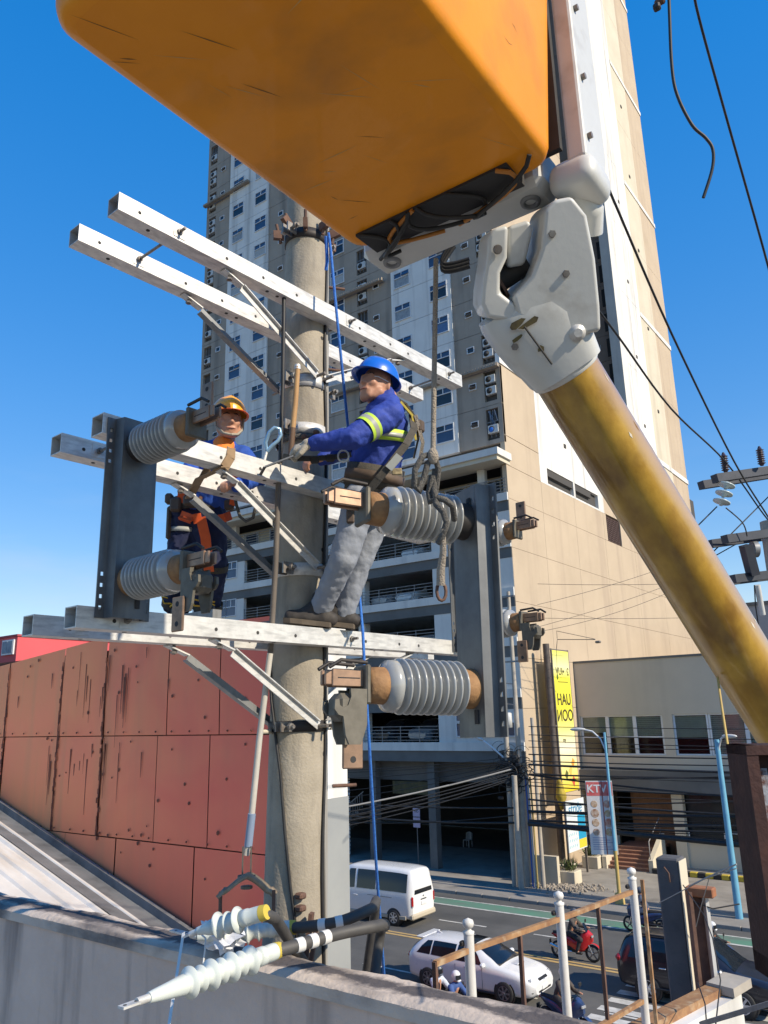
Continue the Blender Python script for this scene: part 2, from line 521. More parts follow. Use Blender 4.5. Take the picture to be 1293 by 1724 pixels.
# --- podium: canopy, parking decks
MB().box((-49.4, YF - 1.3, 23.62), (XR + .15, YF + .5, 24.05)).build('canopy', M['podium_white'], TW)
MB().box((-49.2, YF - 1.15, 23.35), (XR + .02, YF + .5, 23.62)).build('canopy_soffit', M['cream_wall'], TW)
MB().box((-49.2, YF + .4, 24.0), (XR - .02, YF + .6, 24.72)).build('upper_wall', M['podium_white'], TW)
dk = [21.45, 18.6, 15.73, 12.86, 9.99, 7.1]
rail0 = None
for i, z in enumerate(dk):
    MB().box((XL, YF - .1, z - .38), (XR - .02, YF + .14, z + .1)).build('deck_edge', M['podium_white'], TW)
    MB().box((XL, YF, z - 1.0), (XR - .04, YF + .2, z - .38)).build('deck_band', M['podium_dark'], TW)
    MB().box((XL, YF + .2, z - .42), (XR - .3, 58, z - .05)).build('deck_slab', M['podium_white'], TW)
    top = (dk[i - 1] - 1.0) if i else 23.36
    if i:
        for (a, b_) in [(XL, -42.85), (-26.0, XR - .02)]:
            MB().box((a, YF + .02, z + .1), (b_, YF + .3, top)).build('wall_panel', M['podium_white'], TW)
    else:
        MB().box((XL, YF + 2.2, z + .1), (XR - .3, YF + 2.4, top)).build('back_wall', M['cream_wall'], TW)
        for xk in range(10):
            b = window_proto('x', 1.5, 1.4, 0).build('window', M['frame_white'], TW, local=True)
            b.location = (-47 + xk * 2.7 - base.x, YF + 2.17 - base.y, z + 1.0)
            inst(pane_low, 'pane', b, (0, .02, 0), (0, 0, 0), (1.12, 1, 1.8))
        for xk in (-44.5, -39, -33, -28.5, -22.5):
            MB().box((xk, YF + .15, z + .1), (xk + .5, YF + .5, top)).build('column', M['podium_white'], TW)
    for xk in (-37.6, -32.2):
        MB().box((xk, YF + .35, z + .1), (xk + .55, YF + .9, top)).build('column', M['podium_white'], TW)
    # railing
    b = MB(); xa, xb = (-42.8, -26.05) if i else (XL + .1, XR - .1)
    for q in range(5): b.bar((xa, YF + .02, z + .22 + q * .2), (xb, YF + .02, z + .22 + q * .2), .035, .035)
    q = xa
    while q < xb: b.bar((q, YF + .02, z + .1), (q, YF + .02, z + 1.05), .04, .04); q += 1.4
    b.build('railing', M['rail_metal'], TW)
MB().box((XL, 57.6, 0), (XR - .3, 58, 23)).build('back_wall', M['dark_inside'], TW)
MB().box((XL, YF + .3, 0), (XL + .3, 57.6, 24)).build('side_wall', M['podium_white'], TW)
MB().box((-21.0, YF + 1.0, 0), (-20.75, 57.6, 6.1)).build('side_wall', M['podium_dark'], TW)
# windows in the solid podium bays
for (x, z) in [(-24.2, 7.9), (-22.7, 7.9), (-21.5, 7.9), (-24.2, 8.75), (-45.3, 19.9), (-45.3, 17.0), (-45.3, 14.2), (-44.2, 19.9), (-44.2, 17.0)]:
    f = window_proto('x', 1.15, .82 if x > -30 else 1.3, 0 if x > -30 else .45).build('window', M['frame_white'], TW, local=True)
    f.location = (x - base.x, YF - .0 - base.y, z)
    inst(pane_low, 'pane', f, (0, 0.012, 0), (0, 0, 0), (.88, 1, 1.0 if x > -30 else 1.7))
# ground floor: dark garage mouth, side stair wall, columns
MB().box((XL, YF + 1.2, 4.9), (XR - .1, YF + 1.5, 6.1)).build('fascia', M['podium_dark'], TW)
MB().box((XL, YF + .2, 6.1), (XR - .2, 57.5, 6.35)).build('deck_slab', M['podium_dark'], TW)
for x in (-46, -40, -36.5, -31.6, -27.2, -21.2):
    MB().box((x, YF + .4, .13), (x + .5, YF + .9, 6.1)).build('column', M['podium_dark'], TW)
b = MB(); b.box((-30.3, YF + 1.1, 4.1), (-26.9, YF + 1.18, 4.85))
gs = b.build('sign_board', mat('old_gold', (.10, .085, .03), (.05, .05, .03), 3, .7), TW)
b = MB()
for i in range(14): b.box((-37.5 + i * .3, YF + 1.4 + .0, .13 + i * .2), (-37.2 + i * .3, YF + 3.2, .33 + i * .2))
b.build('stair', M['podium_dark'], TW)
b = MB()
for i in range(22): b.bar((-36.9 + i * .19, YF + 1.3, .5 + i * .126), (-36.9 + i * .19, YF + 1.3, 1.4 + i * .126), .03, .03)
b.bar((-36.9, YF + 1.3, 1.4), (-32.8, YF + 1.3, 4.1), .05, .05); b.build('stair_railing', M['rail_metal'], TW)
b = MB()
for i in range(20): b.box((XL + 9, YF + 1.6, .2 + i * .24), (-34.2, YF + 1.66, .38 + i * .24))
b.build('shutter', M['podium_white'], TW)

# --- sunlit side of the tower (faces +X)
XS = XR


def spanel(y0, y1, z0, z1, m, nm='wall_panel', x=XS, d=.3):
    return MB().box((x - d, y0, z0), (x, y1, z1)).build(nm, M[m], TW)


MB().box((XS - .6, 40.9, 0), (XS - .25, 84, 30)).build('core', M['joint'], TW)
zz = [.13, 3.2, 6.1, 9.0, 11.8, 15.0, 18.2, 21.2, 23.3]
yy = [40.52, 45.3, 50.6, 56.0, 62.5, 69, 76, 83.5]
for i in range(len(zz) - 1):
    for j in range(len(yy) - 1):
        g = .011
        if i == 7 and j == 3:
            spanel(yy[j] + g, 56.6, zz[i] + g, zz[i + 1] - g, 'tan_wall'); spanel(59.6, yy[j + 1] - g, zz[i] + g, zz[i + 1] - g, 'tan_wall')
            b = MB()
            for k in range(12): b.box((XS - .22, 56.65, 21.3 + k * .165), (XS - .12, 59.55, 21.4 + k * .165))
            for k in range(10): b.box((XS - .12, 56.7 + k * .31, 21.25), (XS - .08, 56.76 + k * .31, 23.25))
            b.build('louvre', mat('louvre_brown', (.10, .06, .05), None, rough=.7), TW)
            continue
        spanel(yy[j] + g, yy[j + 1] - g, zz[i] + g, zz[i + 1] - g, 'tan_wall')
spanel(40.52, 45.28, 23.32, 25.2, 'tan_wall'); spanel(40.52, 45.28, 25.24, 29.9, 'tan_wall')
# white panel with two dark openings
spanel(45.3, 56.4, 24.5, 29.9, 'white_wall'); spanel(45.3, 46.4, 23.3, 24.5, 'white_wall'); spanel(50.7, 51.0, 23.3, 24.5, 'white_wall'); spanel(55.3, 56.4, 23.3, 24.5, 'white_wall')
spanel(46.4, 50.7, 23.3, 23.42, 'white_wall'); spanel(51.0, 55.3, 23.3, 23.42, 'white_wall')
spanel(56.4, 66, 23.32, 29.9, 'tan_wall')
MB().box((XS - .9, 46.2, 23.3), (XS - .85, 55.4, 24.6)).build('opening_back', M['dark_inside'], TW)
spanel(40.45, 66, 29.95, 30.65, 'white_wall', 'stripe', XS + .06)
for i in range(8):
    spanel(40.52, 54.2, 30.7 + i * FL * 3, 30.66 + (i + 1) * FL * 3, 'tan_wall')
b = spanel(53.9, 54.3, 30.7, 92, 'tan_wall', 'end_wall', XS - .05)
vent = MB()
for (y, z) in [(49.6, 26.8), (69, 34), (69, 41), (69, 49), (69, 58), (74, 37), (74, 46), (74, 55), (74, 64), (74, 73)]:
    vent.box((XS - .05, y, z), (XS + .05, y + .35, z + .28))
vent.build('wall_vent', M['joint'], TW)
# rear wing
MB().box((XS - 14, 66.3, 24), (XS - .3, 81.5, 108)).build('core', M['joint'], TW)
for i in range(11):
    za, zb = 24.2 + i * 7.65, 24.2 + (i + 1) * 7.65 - .03
    spanel(66.5, 71.97, za, zb, 'white_wall'); spanel(72.0, 76.58, za, zb, 'cream_wall', x=XS - .02); spanel(76.6, 81.8, za, zb, 'tan_wall', x=XS - .04)
    if i % 2 == 0: spanel(71.9, 81.85, zb - .5, zb - .02, 'white_wall', 'stripe', XS + .05)
MB().box((XS - .9, 64.7, 24.2), (XS - .0, 66.48, 108)).build('pilaster', M['podium_white'], TW)
swx = None
for i in range(26):
    za = 24.75 + i * FL
    MB().box((XS - 14, 65.9, za + .015), (XS - .92, 66.25, za + FL - .015)).build('wall_panel', M['brown_wall'], TW)
    if 1 <= i < 24:
        for xk in (XS - 2.55, XS - 4.6, XS - 6.6):
            o = inst(swp, 'small_window', TW, (xk - base.x, 65.88 - base.y, za + 1.45), (0, 0, 0), (1.25, 1, 1.25)); inst(spn, 'pane', o, (0, -.06, .03), (R(-25 if i % 2 else 0), 0, 0))
        MB().box((XS - 1.6, 65.86, za + .35), (XS - 1.0, 65.9, za + 2.15)).build('recess', M['dark_inside'], TW)

# ================================================================== LOW BEIGE BUILDING, right
LB = thing('office_building', 'low beige building with window band and brown entrance steps', 'building', (-10, 50, 0))
yb = 48.0
MB().box((XS + .02, yb, 8.45), (14, 60, 11.72)).build('upper_wall', M['beige_wall'], LB)
MB().box((XS + .02, yb - .06, 11.72), (14, 60, 11.85)).build('coping', M['podium_dark'], LB)
MB().box((XS + .02, yb, 5.3), (14, yb + .4, 6.15)).build('sill_wall', M['beige_wall'], LB)
MB().box((XS + .02, yb + .35, 5.35), (14, 60, 5.6)).build('floor_slab', M['beige_wall'], LB)
MB().box((XS + .02, yb - .5, 4.1), (14, yb + .4, 5.3)).build('fascia', M['podium_dark'], LB)
MB().box((XS + .02, yb + 5.5, 0), (14, yb + 5.8, 8.5)).build('inner_wall', M['dark_inside'], LB)
xw = [-20.3, -18.55, -16.85, -15.15]
pan = [(-20.2, -18.6), (-18.5, -16.9), (-16.8, -15.2), (-14.5, -12.62), (-12.5, -10.6), (-10.5, -8.6), (-7.9, -6), (-5.9, -4)]
for (a, b_) in [(-15.12, -14.55), (-8.5, -8.0), (-3.9, 14), (XS + .02, -20.25)]:
    MB().box((a, yb, 6.15), (b_, yb + .35, 8.45)).build('pier', M['beige_wall'], LB)
for i, (a, b_) in enumerate(pan):
    f = MB(); t = .06
    f.box((a - .05, yb + .1, 6.15), (a + t, yb + .2, 8.45)); f.box((b_ - t, yb + .1, 6.15), (b_ + .05, yb + .2, 8.45))
    f.box((a + t, yb + .1, 8.37), (b_ - t, yb + .2, 8.45)); f.box((a + t, yb + .1, 6.15), (b_ - t, yb + .2, 6.23))
    if i < 3: f.box((a + t, yb + .1, 7.15), (b_ - t, yb + .2, 7.22))
    w = f.build('window', M['frame_white'], LB)
    MB().box((a + t, yb + .16, 6.23), (b_ - t, yb + .175, 8.37)).build('pane', mat('tinted_glass%d' % i, (.62, .68, .66), (.55, .62, .6), 1.1, .03, trans=1.0), w)
    bl = MB(); zc = 8.34; zend = [7.5, 7.3, 7.25, 7.2, 6.3, 6.9, 7.3, 6.9][i]
    while zc > zend: bl.box((a + t, yb + .19, zc - .1), (b_ - t, yb + .21 + (.03 if i in (2, 4) else 0), zc - .005)); zc -= .11 if i in (2, 4) else .1
    bl.build('blind', mat('blind%d' % i, (.80, .80, .68), (.70, .71, .60), 3, .8), w)
# entrance storey
MB().box((-18.05, yb + 1.5, 0), (-15.0, yb + 1.7, 4.1)).build('wooden_door', mat('door_wood', (.20, .10, .05), (.14, .07, .035), 3, .5, stain=(.09, .04, .02), stain_scale=(6, 1, .3)), LB)
MB().box((-15.1, yb - .1, .1), (-14.5, yb + .4, 4.1)).build('pier', M['cream_wall'], LB)
MB().box((-20.3, yb + .2, .1), (-18.9, yb + .5, 4.1)).build('pier', M['cream_wall'], LB)
MB().box((-20.3, yb - .05, .1), (-18.9, yb + .2, 1.5)).build('plinth', mat('salmon_paint', (.42, .22, .17), (.36, .2, .16), .8, .8), LB)
MB().box((-14.5, yb + .6, 1.6), (-3, yb + .65, 4.1)).build('shop_glass', M['glass_dark'], LB)
MB().box((-14.5, yb, .1), (14, yb + .4, 1.6)).build('base_wall', M['cream_wall'], LB)
b = MB()
for x in range(6):
    b.bar((-14.3 + x * 1.9, yb - .12, 1.5), (-14.3 + x * 1.9, yb - .12, 2.1), .05, .05)
b.bar((-14.3, yb - .12, 2.1), (-4.8, yb - .12, 2.1), .06, .06); b.bar((-14.3, yb - .12, 1.5), (-4.8, yb - .12, 1.5), .05, .05)
b.build('railing', M['frame_white'], LB)
steps = MB()
mstep = mat('step_tile', (.27, .13, .085), (.21, .10, .07), 3, .6)
medge = mat('step_edge', (.45, .26, .17), (.36, .2, .13), 3, .6)
for i in range(6):
    s_ = MB().box((-18.4, yb - 2.2 + i * .33, .13), (-16.0, yb + 1.5, .13 + (i + 1) * .165)).build('step', mstep, LB)
    MB().box((-18.4, yb - 2.215 + i * .33, .13 + (i + 1) * .165 - .035), (-16.0, yb - 2.15 + i * .33, .133 + (i + 1) * .165)).build('step_nosing', medge, s_)
for xk in (-18.65, -16.0):
    MB().prism([V(xk, yb - 2.4, .1), V(xk, yb, .1), V(xk, yb, 1.9), V(xk, yb - .4, 1.75), V(xk, yb - 2.4, .75)], (.25, 0, 0)).build('stair_cheek', M['cream_wall'], LB)
b = MB(); b.tube([V(-15.9, yb - 2.3, .8), V(-15.9, yb - 2.3, 1.7), V(-15.9, yb - .2, 2.7), V(-15.9, yb - .2, 1.8)], .03, 6); b.build('handrail', M['rail_metal'], LB)
# grey block far right behind the boom
GB = thing('grey_block', 'plain grey flat roofed block beyond the utility pole at right', 'building', (2, 66, 0))
b = MB().box((-14, 60.1, 0), (26, 80, 15.7)).build('wall', mat('pale_grey', (.30, .31, .33), (.27, .28, .3), .3, .8), GB)
MB().box((-14.1, 60.0, 15.7), (26.1, 80.1, 15.95)).build('coping', M['podium_dark'], GB)
for i in range(8): MB().box((-13 + i * 5, 60.06, 12.2), (-8.1 + i * 5, 60.1, 12.26)).build('joint_line', M['joint'], GB)

# ================================================================== VEHICLES
def crom(xs, tab, x):
    """smooth interpolation of station rows"""
    n = len(xs)
    if x <= xs[0]: return tab[0]
    if x >= xs[-1]: return tab[-1]
    i = 0
    while x > xs[i + 1]: i += 1
    t = (x - xs[i]) / (xs[i + 1] - xs[i])
    p0, p1, p2, p3 = tab[max(i - 1, 0)], tab[i], tab[i + 1], tab[min(i + 2, n - 1)]
    d = xs[i + 1] - xs[i]
    out = []
    for a, b, c, e in zip(p0, p1, p2, p3):
        m1 = (c - a) / (xs[i + 1] - xs[max(i - 1, 0)]) * d * .75 if i else (c - b) * .75
        m2 = (e - b) / (xs[min(i + 2, n - 1)] - xs[i]) * d * .75 if i + 2 < n else (c - b) * .75
        out.append((2 * t**3 - 3 * t**2 + 1) * b + (t**3 - 2 * t**2 + t) * m1 + (-2 * t**3 + 3 * t**2) * c + (t**3 - t**2) * m2)
    return out


class Body:
    def __init__(s, st):
        s.xs = [r[0] for r in st]; s.tab = [r[1:] for r in st]

    def half(s, x):
        zb, zs, zw, zt, ws, wb, wt = crom(s.xs, s.tab, x)
        return [(0, zb), (ws * .82, zb), (ws * .97, zb + .06), (ws, zb + .16), (wb, zs), (wb * 1.0, (zs + zw) / 2), (wb * .985, zw), ((wb * .985 * .45 + wt * .55), zw + (zt - zw) * .55), (wt, zt - (zt - zw) * .12), (wt * .86, zt - .015), (wt * .5, zt + .008), (0, zt + .015)]

    def ring(s, x):
        h = s.half(x)
        return [V(x, -y, z) for y, z in h] + [V(x, y, z) for y, z in h[-2:0:-1]]

    def shell(s, nx=46):
        b = MB(); x0, x1 = s.xs[0], s.xs[-1]
        rings = [s.ring(x0 + (x1 - x0) * i / nx) for i in range(nx + 1)]
        n = len(rings[0])
        vs = [p for r in rings for p in r]
        b.add(vs, [(i * n + k, i * n + (k + 1) % n, (i + 1) * n + (k + 1) % n, (i + 1) * n + k) for i in range(nx) for k in range(n)], True)
        b.add(rings[0], [tuple(range(n))]); b.add(rings[-1], [tuple(range(n))])
        return b

    def side(s, xa, xb, ta, tb, sgn, off=.008, k0=6, k1=8, nx=8, slant=(0, 0)):
        """glass patch between section points k0..k1 on one side, trimmed by ta..tb, slanted ends"""
        def fn(u, v):
            tv = ta + (tb - ta) * v
            x = xa + slant[0] * v + (xb + slant[1] * v - xa - slant[0] * v) * u
            h = s.half(x)
            f = k0 + (k1 - k0) * tv; i = min(int(f), k1 - 1); f -= i
            y = h[i][0] * (1 - f) + h[i + 1][0] * f; z = h[i][1] * (1 - f) + h[i + 1][1] * f
            return V(x, sgn * (y + off), z + off * .3)
        return MB().grid(fn, nx, 6)

    def top(s, xa, xb, w, off=.01, ny=8, nx=8, dirx=1):
        """glass patch over the top surface (windscreen, rear window, roof)"""
        def fn(u, v):
            x = xa + (xb - xa) * v
            h = s.half(x)
            q = (u - .5) * 2
            # walk along the section from edge k=8 to the centre k=11
            f = 8 + 3 * (1 - abs(q) * w); f = max(8, min(f, 11)); i = min(int(f), 10); f -= i
            y = h[i][0] * (1 - f) + h[i + 1][0] * f; z = h[i][1] * (1 - f) + h[i + 1][1] * f
            return V(x + off * dirx, math.copysign(y, q), z + off)
        return MB().grid(fn, ny, nx)


def wheel(name, r, w, rim_m, parent, loc, spokes=7, lowdetail=False):
    t = MB().lathe([(-w / 2, r * .62), (-w / 2, r * .93), (-w / 2 + .03, r), (w / 2 - .03, r), (w / 2, r * .93), (w / 2, r * .62)], (0, 0, 0), (0, 1, 0), 26, True, True)
    o = t.build(name, M['black_rubber'], parent, local=True); o.location = loc
    d = MB()
    for s in (-1, 1):
        d.lathe([(s * (w / 2 + .002), r * .64), (s * (w / 2 + .006), r * .60), (s * (w / 2 - .01), r * .56)], (0, 0, 0), (0, 1, 0), 24, True, False)
        for k in range(spokes):
            a = 2 * math.pi * k / spokes
            d.bar((math.cos(a) * r * .1, s * (w / 2 + .004), math.sin(a) * r * .1), (math.cos(a) * r * .58, s * (w / 2 + .002), math.sin(a) * r * .58), .018, r * .16, (math.sin(a), 0, -math.cos(a)))
        d.lathe([(s * (w / 2 + .0), r * .16), (s * (w / 2 + .016), r * .13), (s * (w / 2 + .018), .002)], (0, 0, 0), (0, 1, 0), 12)
    d.build('rim', rim_m, o, local=True)
    return o


M['car_white'] = mat('car_white', (.74, .74, .73), (.70, .70, .69), 2, .28, coat=.6)
M['car_dark'] = mat('car_dark', (.011, .011, .017), (.016, .014, .02), 2, .3, coat=.6)
M['car_silver'] = mat('car_silver', (.36, .37, .39), (.32, .33, .35), 2, .3, metal=.4, coat=.4)
M['car_glass'] = mat('car_glass', (.006, .008, .011), (.012, .015, .02), 1.5, .05, spec=.6)
M['rim_silver'] = mat('rim_silver', (.58, .58, .58), None, rough=.35, metal=.6)
M['rim_dark'] = mat('rim_dark', (.20, .20, .21), None, rough=.35, metal=.6)
M['chrome'] = mat('chrome', (.7, .7, .7), None, rough=.2, metal=.9)
M['lamp_red'] = mat('lamp_red', (.42, .015, .015), (.25, .01, .01), 9, .2, coat=.5)
M['lamp_clear'] = mat('lamp_clear', (.45, .46, .46), (.12, .12, .12), 14, .12, coat=.5)
M['plate'] = mat('plate', (.68, .68, .66), None, rough=.5)
M['trim_black'] = mat('trim_black', (.014, .014, .015), None, rough=.5)


def arch(b, x, r, w, sgn):
    b.lathe([(sgn * (w - .25), r * 1.14), (sgn * (w + .006), r * 1.14), (sgn * (w + .006), r * .5)], (x, 0, r), (0, 1, 0), 26, False)


def car(name, label, loc, rz, st, paint, wheels, r, side_windows, screen, rear, lights, rim='rim_silver', group=None, extra=None):
    t = thing(name, label, 'van' if 'van' in name else 'car', loc, rz, group)
    B = Body(st)
    body = B.shell().build('body', paint, t, local=True)
    W = max(r_[6] for r_ in st)
    for x in wheels:
        for sg in (-1, 1):
            ab = MB(); arch(ab, x, r, W - .012, sg); ab.build('wheel_arch', M['trim_black'], t, local=True)
    for x in wheels:
        for sg in (-1, 1): wheel('wheel', r, .22, M[rim], t, (x, sg * (W - .085), r))
    for (xa, xb, sl) in side_windows:
        for sg in (-1, 1): B.side(xa, xb, .06, .93, sg, slant=sl).build('side_window', M['car_glass'], t, local=True)
    if screen: B.top(screen[0], screen[1], .97, dirx=1).build('windscreen', M['car_glass'], t, local=True)
    if rear: B.top(rear[0], rear[1], .93, dirx=-1).build('rear_window', M['car_glass'], t, local=True)
    for (nm, c, d, m_, sym) in lights:
        for sg in ((-1, 1) if sym else (1,)):
            o = MB().bbox((c[0], c[1] * sg, c[2]), d, None, min(d) * .45).build(nm, M[m_], t, local=True)
    if extra: extra(t, B)
    return t


# --- white van seen from behind
van_st = [(0.0, .42, .9, 1.25, 1.9, .80, .83, .60), (.06, .34, .9, 1.28, 2.12, .88, .90, .68), (.2, .3, .9, 1.3, 2.22, .91, .94, .72), (.8, .28, .9, 1.3, 2.27, .92, .94, .74), (3.2, .28, .9, 1.27, 2.26, .92, .94, .74),
          (3.75, .28, .9, 1.22, 2.16, .92, .94, .70), (4.2, .28, .85, 1.15, 1.75, .92, .93, .70), (4.55, .28, .8, 1.08, 1.25, .91, .92, .74), (4.75, .3, .7, .95, 1.06, .84, .85, .7), (4.84, .4, .6, .8, .9, .7, .72, .6)]


def van_extra(t, B):
    MB().grid(lambda u, v: V(-.012 + .085 * v * .5 - (0 if v < .5 else 0), (u - .5) * 1.36 * (1 - .12 * v), 1.28 + v * .62), 6, 6).build('rear_window', M['car_glass'], t, local=True)
    MB().bbox((-.01, 0, 1.03), (.05, .42, .035), None, .01).build('door_handle', M['trim_black'], t, local=True)
    MB().bbox((-.015, 0, .88), (.03, .36, .14), None, .006).build('number_plate', M['plate'], t, local=True)
    b = MB(); b.bbox((.06, 0, .42), (.24, 1.80, .24), None, .06); b.build('rear_bumper', mat('van_beige', (.50, .44, .33), (.46, .40, .3), 2, .4), t, local=True)
    for sg in (-1, 1):
        MB().bbox((2.4, sg * .925, .37), (4.2, .05, .16), None, .02).build('side_skirt', mat('van_skirt', (.42, .37, .29), None, rough=.5), t, local=True)
        MB().bbox((1.7, sg * .95, 1.12), (1.35, .008, .014), None, .003).build('door_rail', M['trim_black'], t, local=True)
        MB().bbox((3.05, sg * .948, 1.05), (.22, .03, .04), None, .01).build('door_handle', M['car_white'], t, local=True)
        MB().bbox((4.05, sg * 1.05, 1.25), (.1, .16, .24), None, .03).build('wing_mirror', M['car_white'], t, local=True)
    MB().bbox((.12, 0, 2.12), (.06, .22, .03), None, .01).build('brake_light', M['trim_black'], t, local=True)
    MB().bbox((-.005, 0, 1.15), (.03, .1, .07), None, .01).build('badge', M['chrome'], t, local=True)


car('white_van', 'white high roof passenger van driving away on the far lane', (-20.95, 30.82, 0), math.pi, van_st, M['car_white'], (.95, 3.95), .335,
    [(.25, 1.9, (.02, 0)), (1.95, 3.0, (0, 0)), (3.12, 3.75, (0, -.28))], (3.72, 4.42), None,
    [('tail_light', (.02, .82, 1.02), (.1, .13, .42), 'lamp_red', True), ('tail_lamp_lens', (.012, .83, .83), (.1, .1, .1), 'lamp_clear', True), ('headlight', (4.72, .68, .85), (.16, .3, .2), 'lamp_clear', True)], extra=van_extra)

# --- white estate car seen from the front quarter
wag_st = [(0, .46, .62, .80, .90, .68, .70, .56), (.08, .30, .62, .93, 1.05, .82, .84, .64), (.28, .25, .62, 1.0, 1.27, .86, .885, .60), (.55, .22, .6, 1.0, 1.43, .87, .89, .58), (1.2, .2, .6, .99, 1.485, .87, .89, .585), (2.3, .2, .6, .96, 1.475, .87, .89, .585),
          (2.72, .2, .6, .95, 1.42, .87, .89, .58), (3.1, .2, .6, .94, 1.22, .87, .89, .62), (3.5, .2, .6, .92, 1.01, .87, .89, .70), (3.7, .2, .6, .90, .975, .87, .89, .72), (4.2, .22, .58, .83, .89, .85, .87, .68), (4.52, .24, .52, .70, .77, .78, .80, .60), (4.69, .32, .48, .58, .63, .60, .62, .5)]


def wag_extra(t, B):
    MB().bbox((4.60, 0, .62), (.14, .62, .20), None, .04).build('grille', M['trim_black'], t, local=True)
    MB().bbox((4.675, 0, .63), (.02, .16, .06), None, .01).build('badge', M['chrome'], t, local=True)
    MB().bbox((4.62, 0, .38), (.16, .9, .12), None, .04).build('lower_grille', M['trim_black'], t, local=True)
    MB().bbox((4.70, 0, .46), (.02, .38, .12), None, .005).build('number_plate', M['plate'], t, local=True)
    MB().bbox((3.78, 0, .99), (.26, .42, .045), None, .02).build('bonnet_scoop', M['car_white'], t, local=True)
    MB().bbox((3.92, 0, .985), (.02, .36, .04), None, .005).build('scoop_opening', M['trim_black'], t, local=True)
    B.top(2.0, 2.5, .7, .006).build('sunroof', M['car_glass'], t, local=True)
    MB().prism([V(.7, -.015, 1.46), V(.95, -.015, 1.485), V(.78, -.015, 1.56), V(.72, -.015, 1.55)], (0, .03, 0)).build('antenna_fin', M['car_white'], t, local=True)
    MB().bbox((.36, 0, 1.42), (.28, 1.1, .03), None, .012).build('roof_spoiler', M['car_white'], t, local=True)
    for sg in (-1, 1):
        MB().bbox((3.05, sg * .99, 1.02), (.14, .2, .13), None, .04).build('wing_mirror', M['car_white'], t, local=True)
        for x in (1.45, 2.4): MB().bbox((x, sg * .896, .86), (.2, .02, .03), None, .008).build('door_handle', M['chrome'], t, local=True)
        for x in (1.05, 1.95, 2.95): MB().bbox((x, sg * .888, .6), (.008, .012, .6), None, .003).build('door_gap', M['trim_black'], t, local=True)
        MB().bbox((2.3, sg * .87, .24), (2.2, .05, .07), None, .02).build('sill', M['trim_black'], t, local=True)


car('white_estate_car', 'white estate car with bonnet scoop driving toward the right', (-17.15, 24.95, 0), 0, wag_st, M['car_white'], (.88, 3.72), .32,
    [(.42, .95, (.32, 0)), (1.0, 1.9, (.0, 0)), (1.97, 2.95, (0, -.42))], (2.72, 3.5), (.1, .42),
    [('headlight', (4.42, .62, .70), (.3, .26, .12), 'lamp_clear', True), ('fog_light', (4.56, .62, .40), (.14, .2, .09), 'trim_black', True), ('tail_light', (.08, .70, .90), (.2, .26, .16), 'lamp_red', True)], 'rim_dark', extra=wag_extra)

# --- dark SUV at the right
suv_st = [(0, .5, .8, 1.0, 1.12, .76, .78, .64), (.1, .36, .8, 1.1, 1.35, .86, .88, .68), (.3, .32, .8, 1.14, 1.70, .90, .92, .66), (.6, .3, .8, 1.14, 1.79, .91, .93, .66), (1.4, .3, .8, 1.13, 1.83, .91, .93, .66), (2.5, .3, .8, 1.11, 1.81, .91, .93, .66),
          (2.85, .3, .8, 1.10, 1.74, .91, .93, .65), (3.25, .3, .8, 1.08, 1.45, .91, .93, .68), (3.6, .3, .8, 1.06, 1.19, .91, .93, .75), (3.85, .3, .8, 1.05, 1.14, .91, .93, .78), (4.4, .32, .75, .98, 1.06, .9, .91, .75), (4.7, .36, .65, .85, .95, .84, .86, .7), (4.82, .42, .6, .72, .8, .7, .72, .6)]


def suv_extra(t, B):
    for sg in (-1, 1):
        MB().bbox((3.25, sg * 1.03, 1.17), (.16, .22, .17), None, .05).build('wing_mirror', M['chrome'], t, local=True)
        for x in (1.5, 2.5): MB().bbox((x, sg * .94, 1.0), (.22, .025, .035), None, .01).build('door_handle', M['chrome'], t, local=True)
        MB().bbox((1.6, sg * .62, 1.84), (2.2, .05, .05), None, .02).build('roof_rail', M['trim_black'], t, local=True)
        MB().bbox((2.3, sg * .93, .42), (2.2, .1, .06), None, .02).build('side_step', M['trim_black'], t, local=True)


car('dark_suv', 'dark metallic sport utility car crossing the zebra stripes at right', (-10.75, 27.55, 0), 0, suv_st, M['car_dark'], (1.0, 3.75), .38,
    [(.42, 1.15, (.2, 0)), (1.22, 2.1, (0, 0)), (2.18, 3.1, (0, -.42))], (2.85, 3.6), (.12, .42),
    [('tail_light', (.1, .80, 1.10), (.26, .2, .24), 'lamp_red', True), ('headlight', (4.55, .66, .88), (.26, .3, .16), 'lamp_clear', True)], extra=suv_extra)

# --- parked cars inside the decks
sed_st = [(0, .4, .6, .8, .92, .7, .74, .6), (.15, .28, .6, .95, 1.1, .83, .85, .66), (.7, .22, .6, .98, 1.38, .85, .87, .58), (1.5, .2, .6, .96, 1.5, .85, .87, .58), (2.3, .2, .6, .95, 1.44, .85, .87, .58), (3.1, .2, .6, .92, 1.02, .85, .87, .7), (3.8, .24, .58, .84, .9, .82, .85, .66), (4.2, .35, .5, .6, .68, .6, .64, .5)]
PK = [(-28.3, 18.55, 'car_white', 'white car parked on the highest open deck of the tower'), (-28.9, 15.7, 'car_white', 'white car parked behind the railing one deck below the top'), (-27.2, 12.8, 'car_silver', 'silver car parked on the middle parking deck'),
      (-28.2, 7.05, 'car_silver', 'silver car parked at right on the lowest parking deck'), (-31.0, 7.05, 'car_dark', 'dark car parked at left on the lowest parking deck'), (-30.9, 15.7, 'car_silver', 'silver car beside the white one, one deck below the top')]
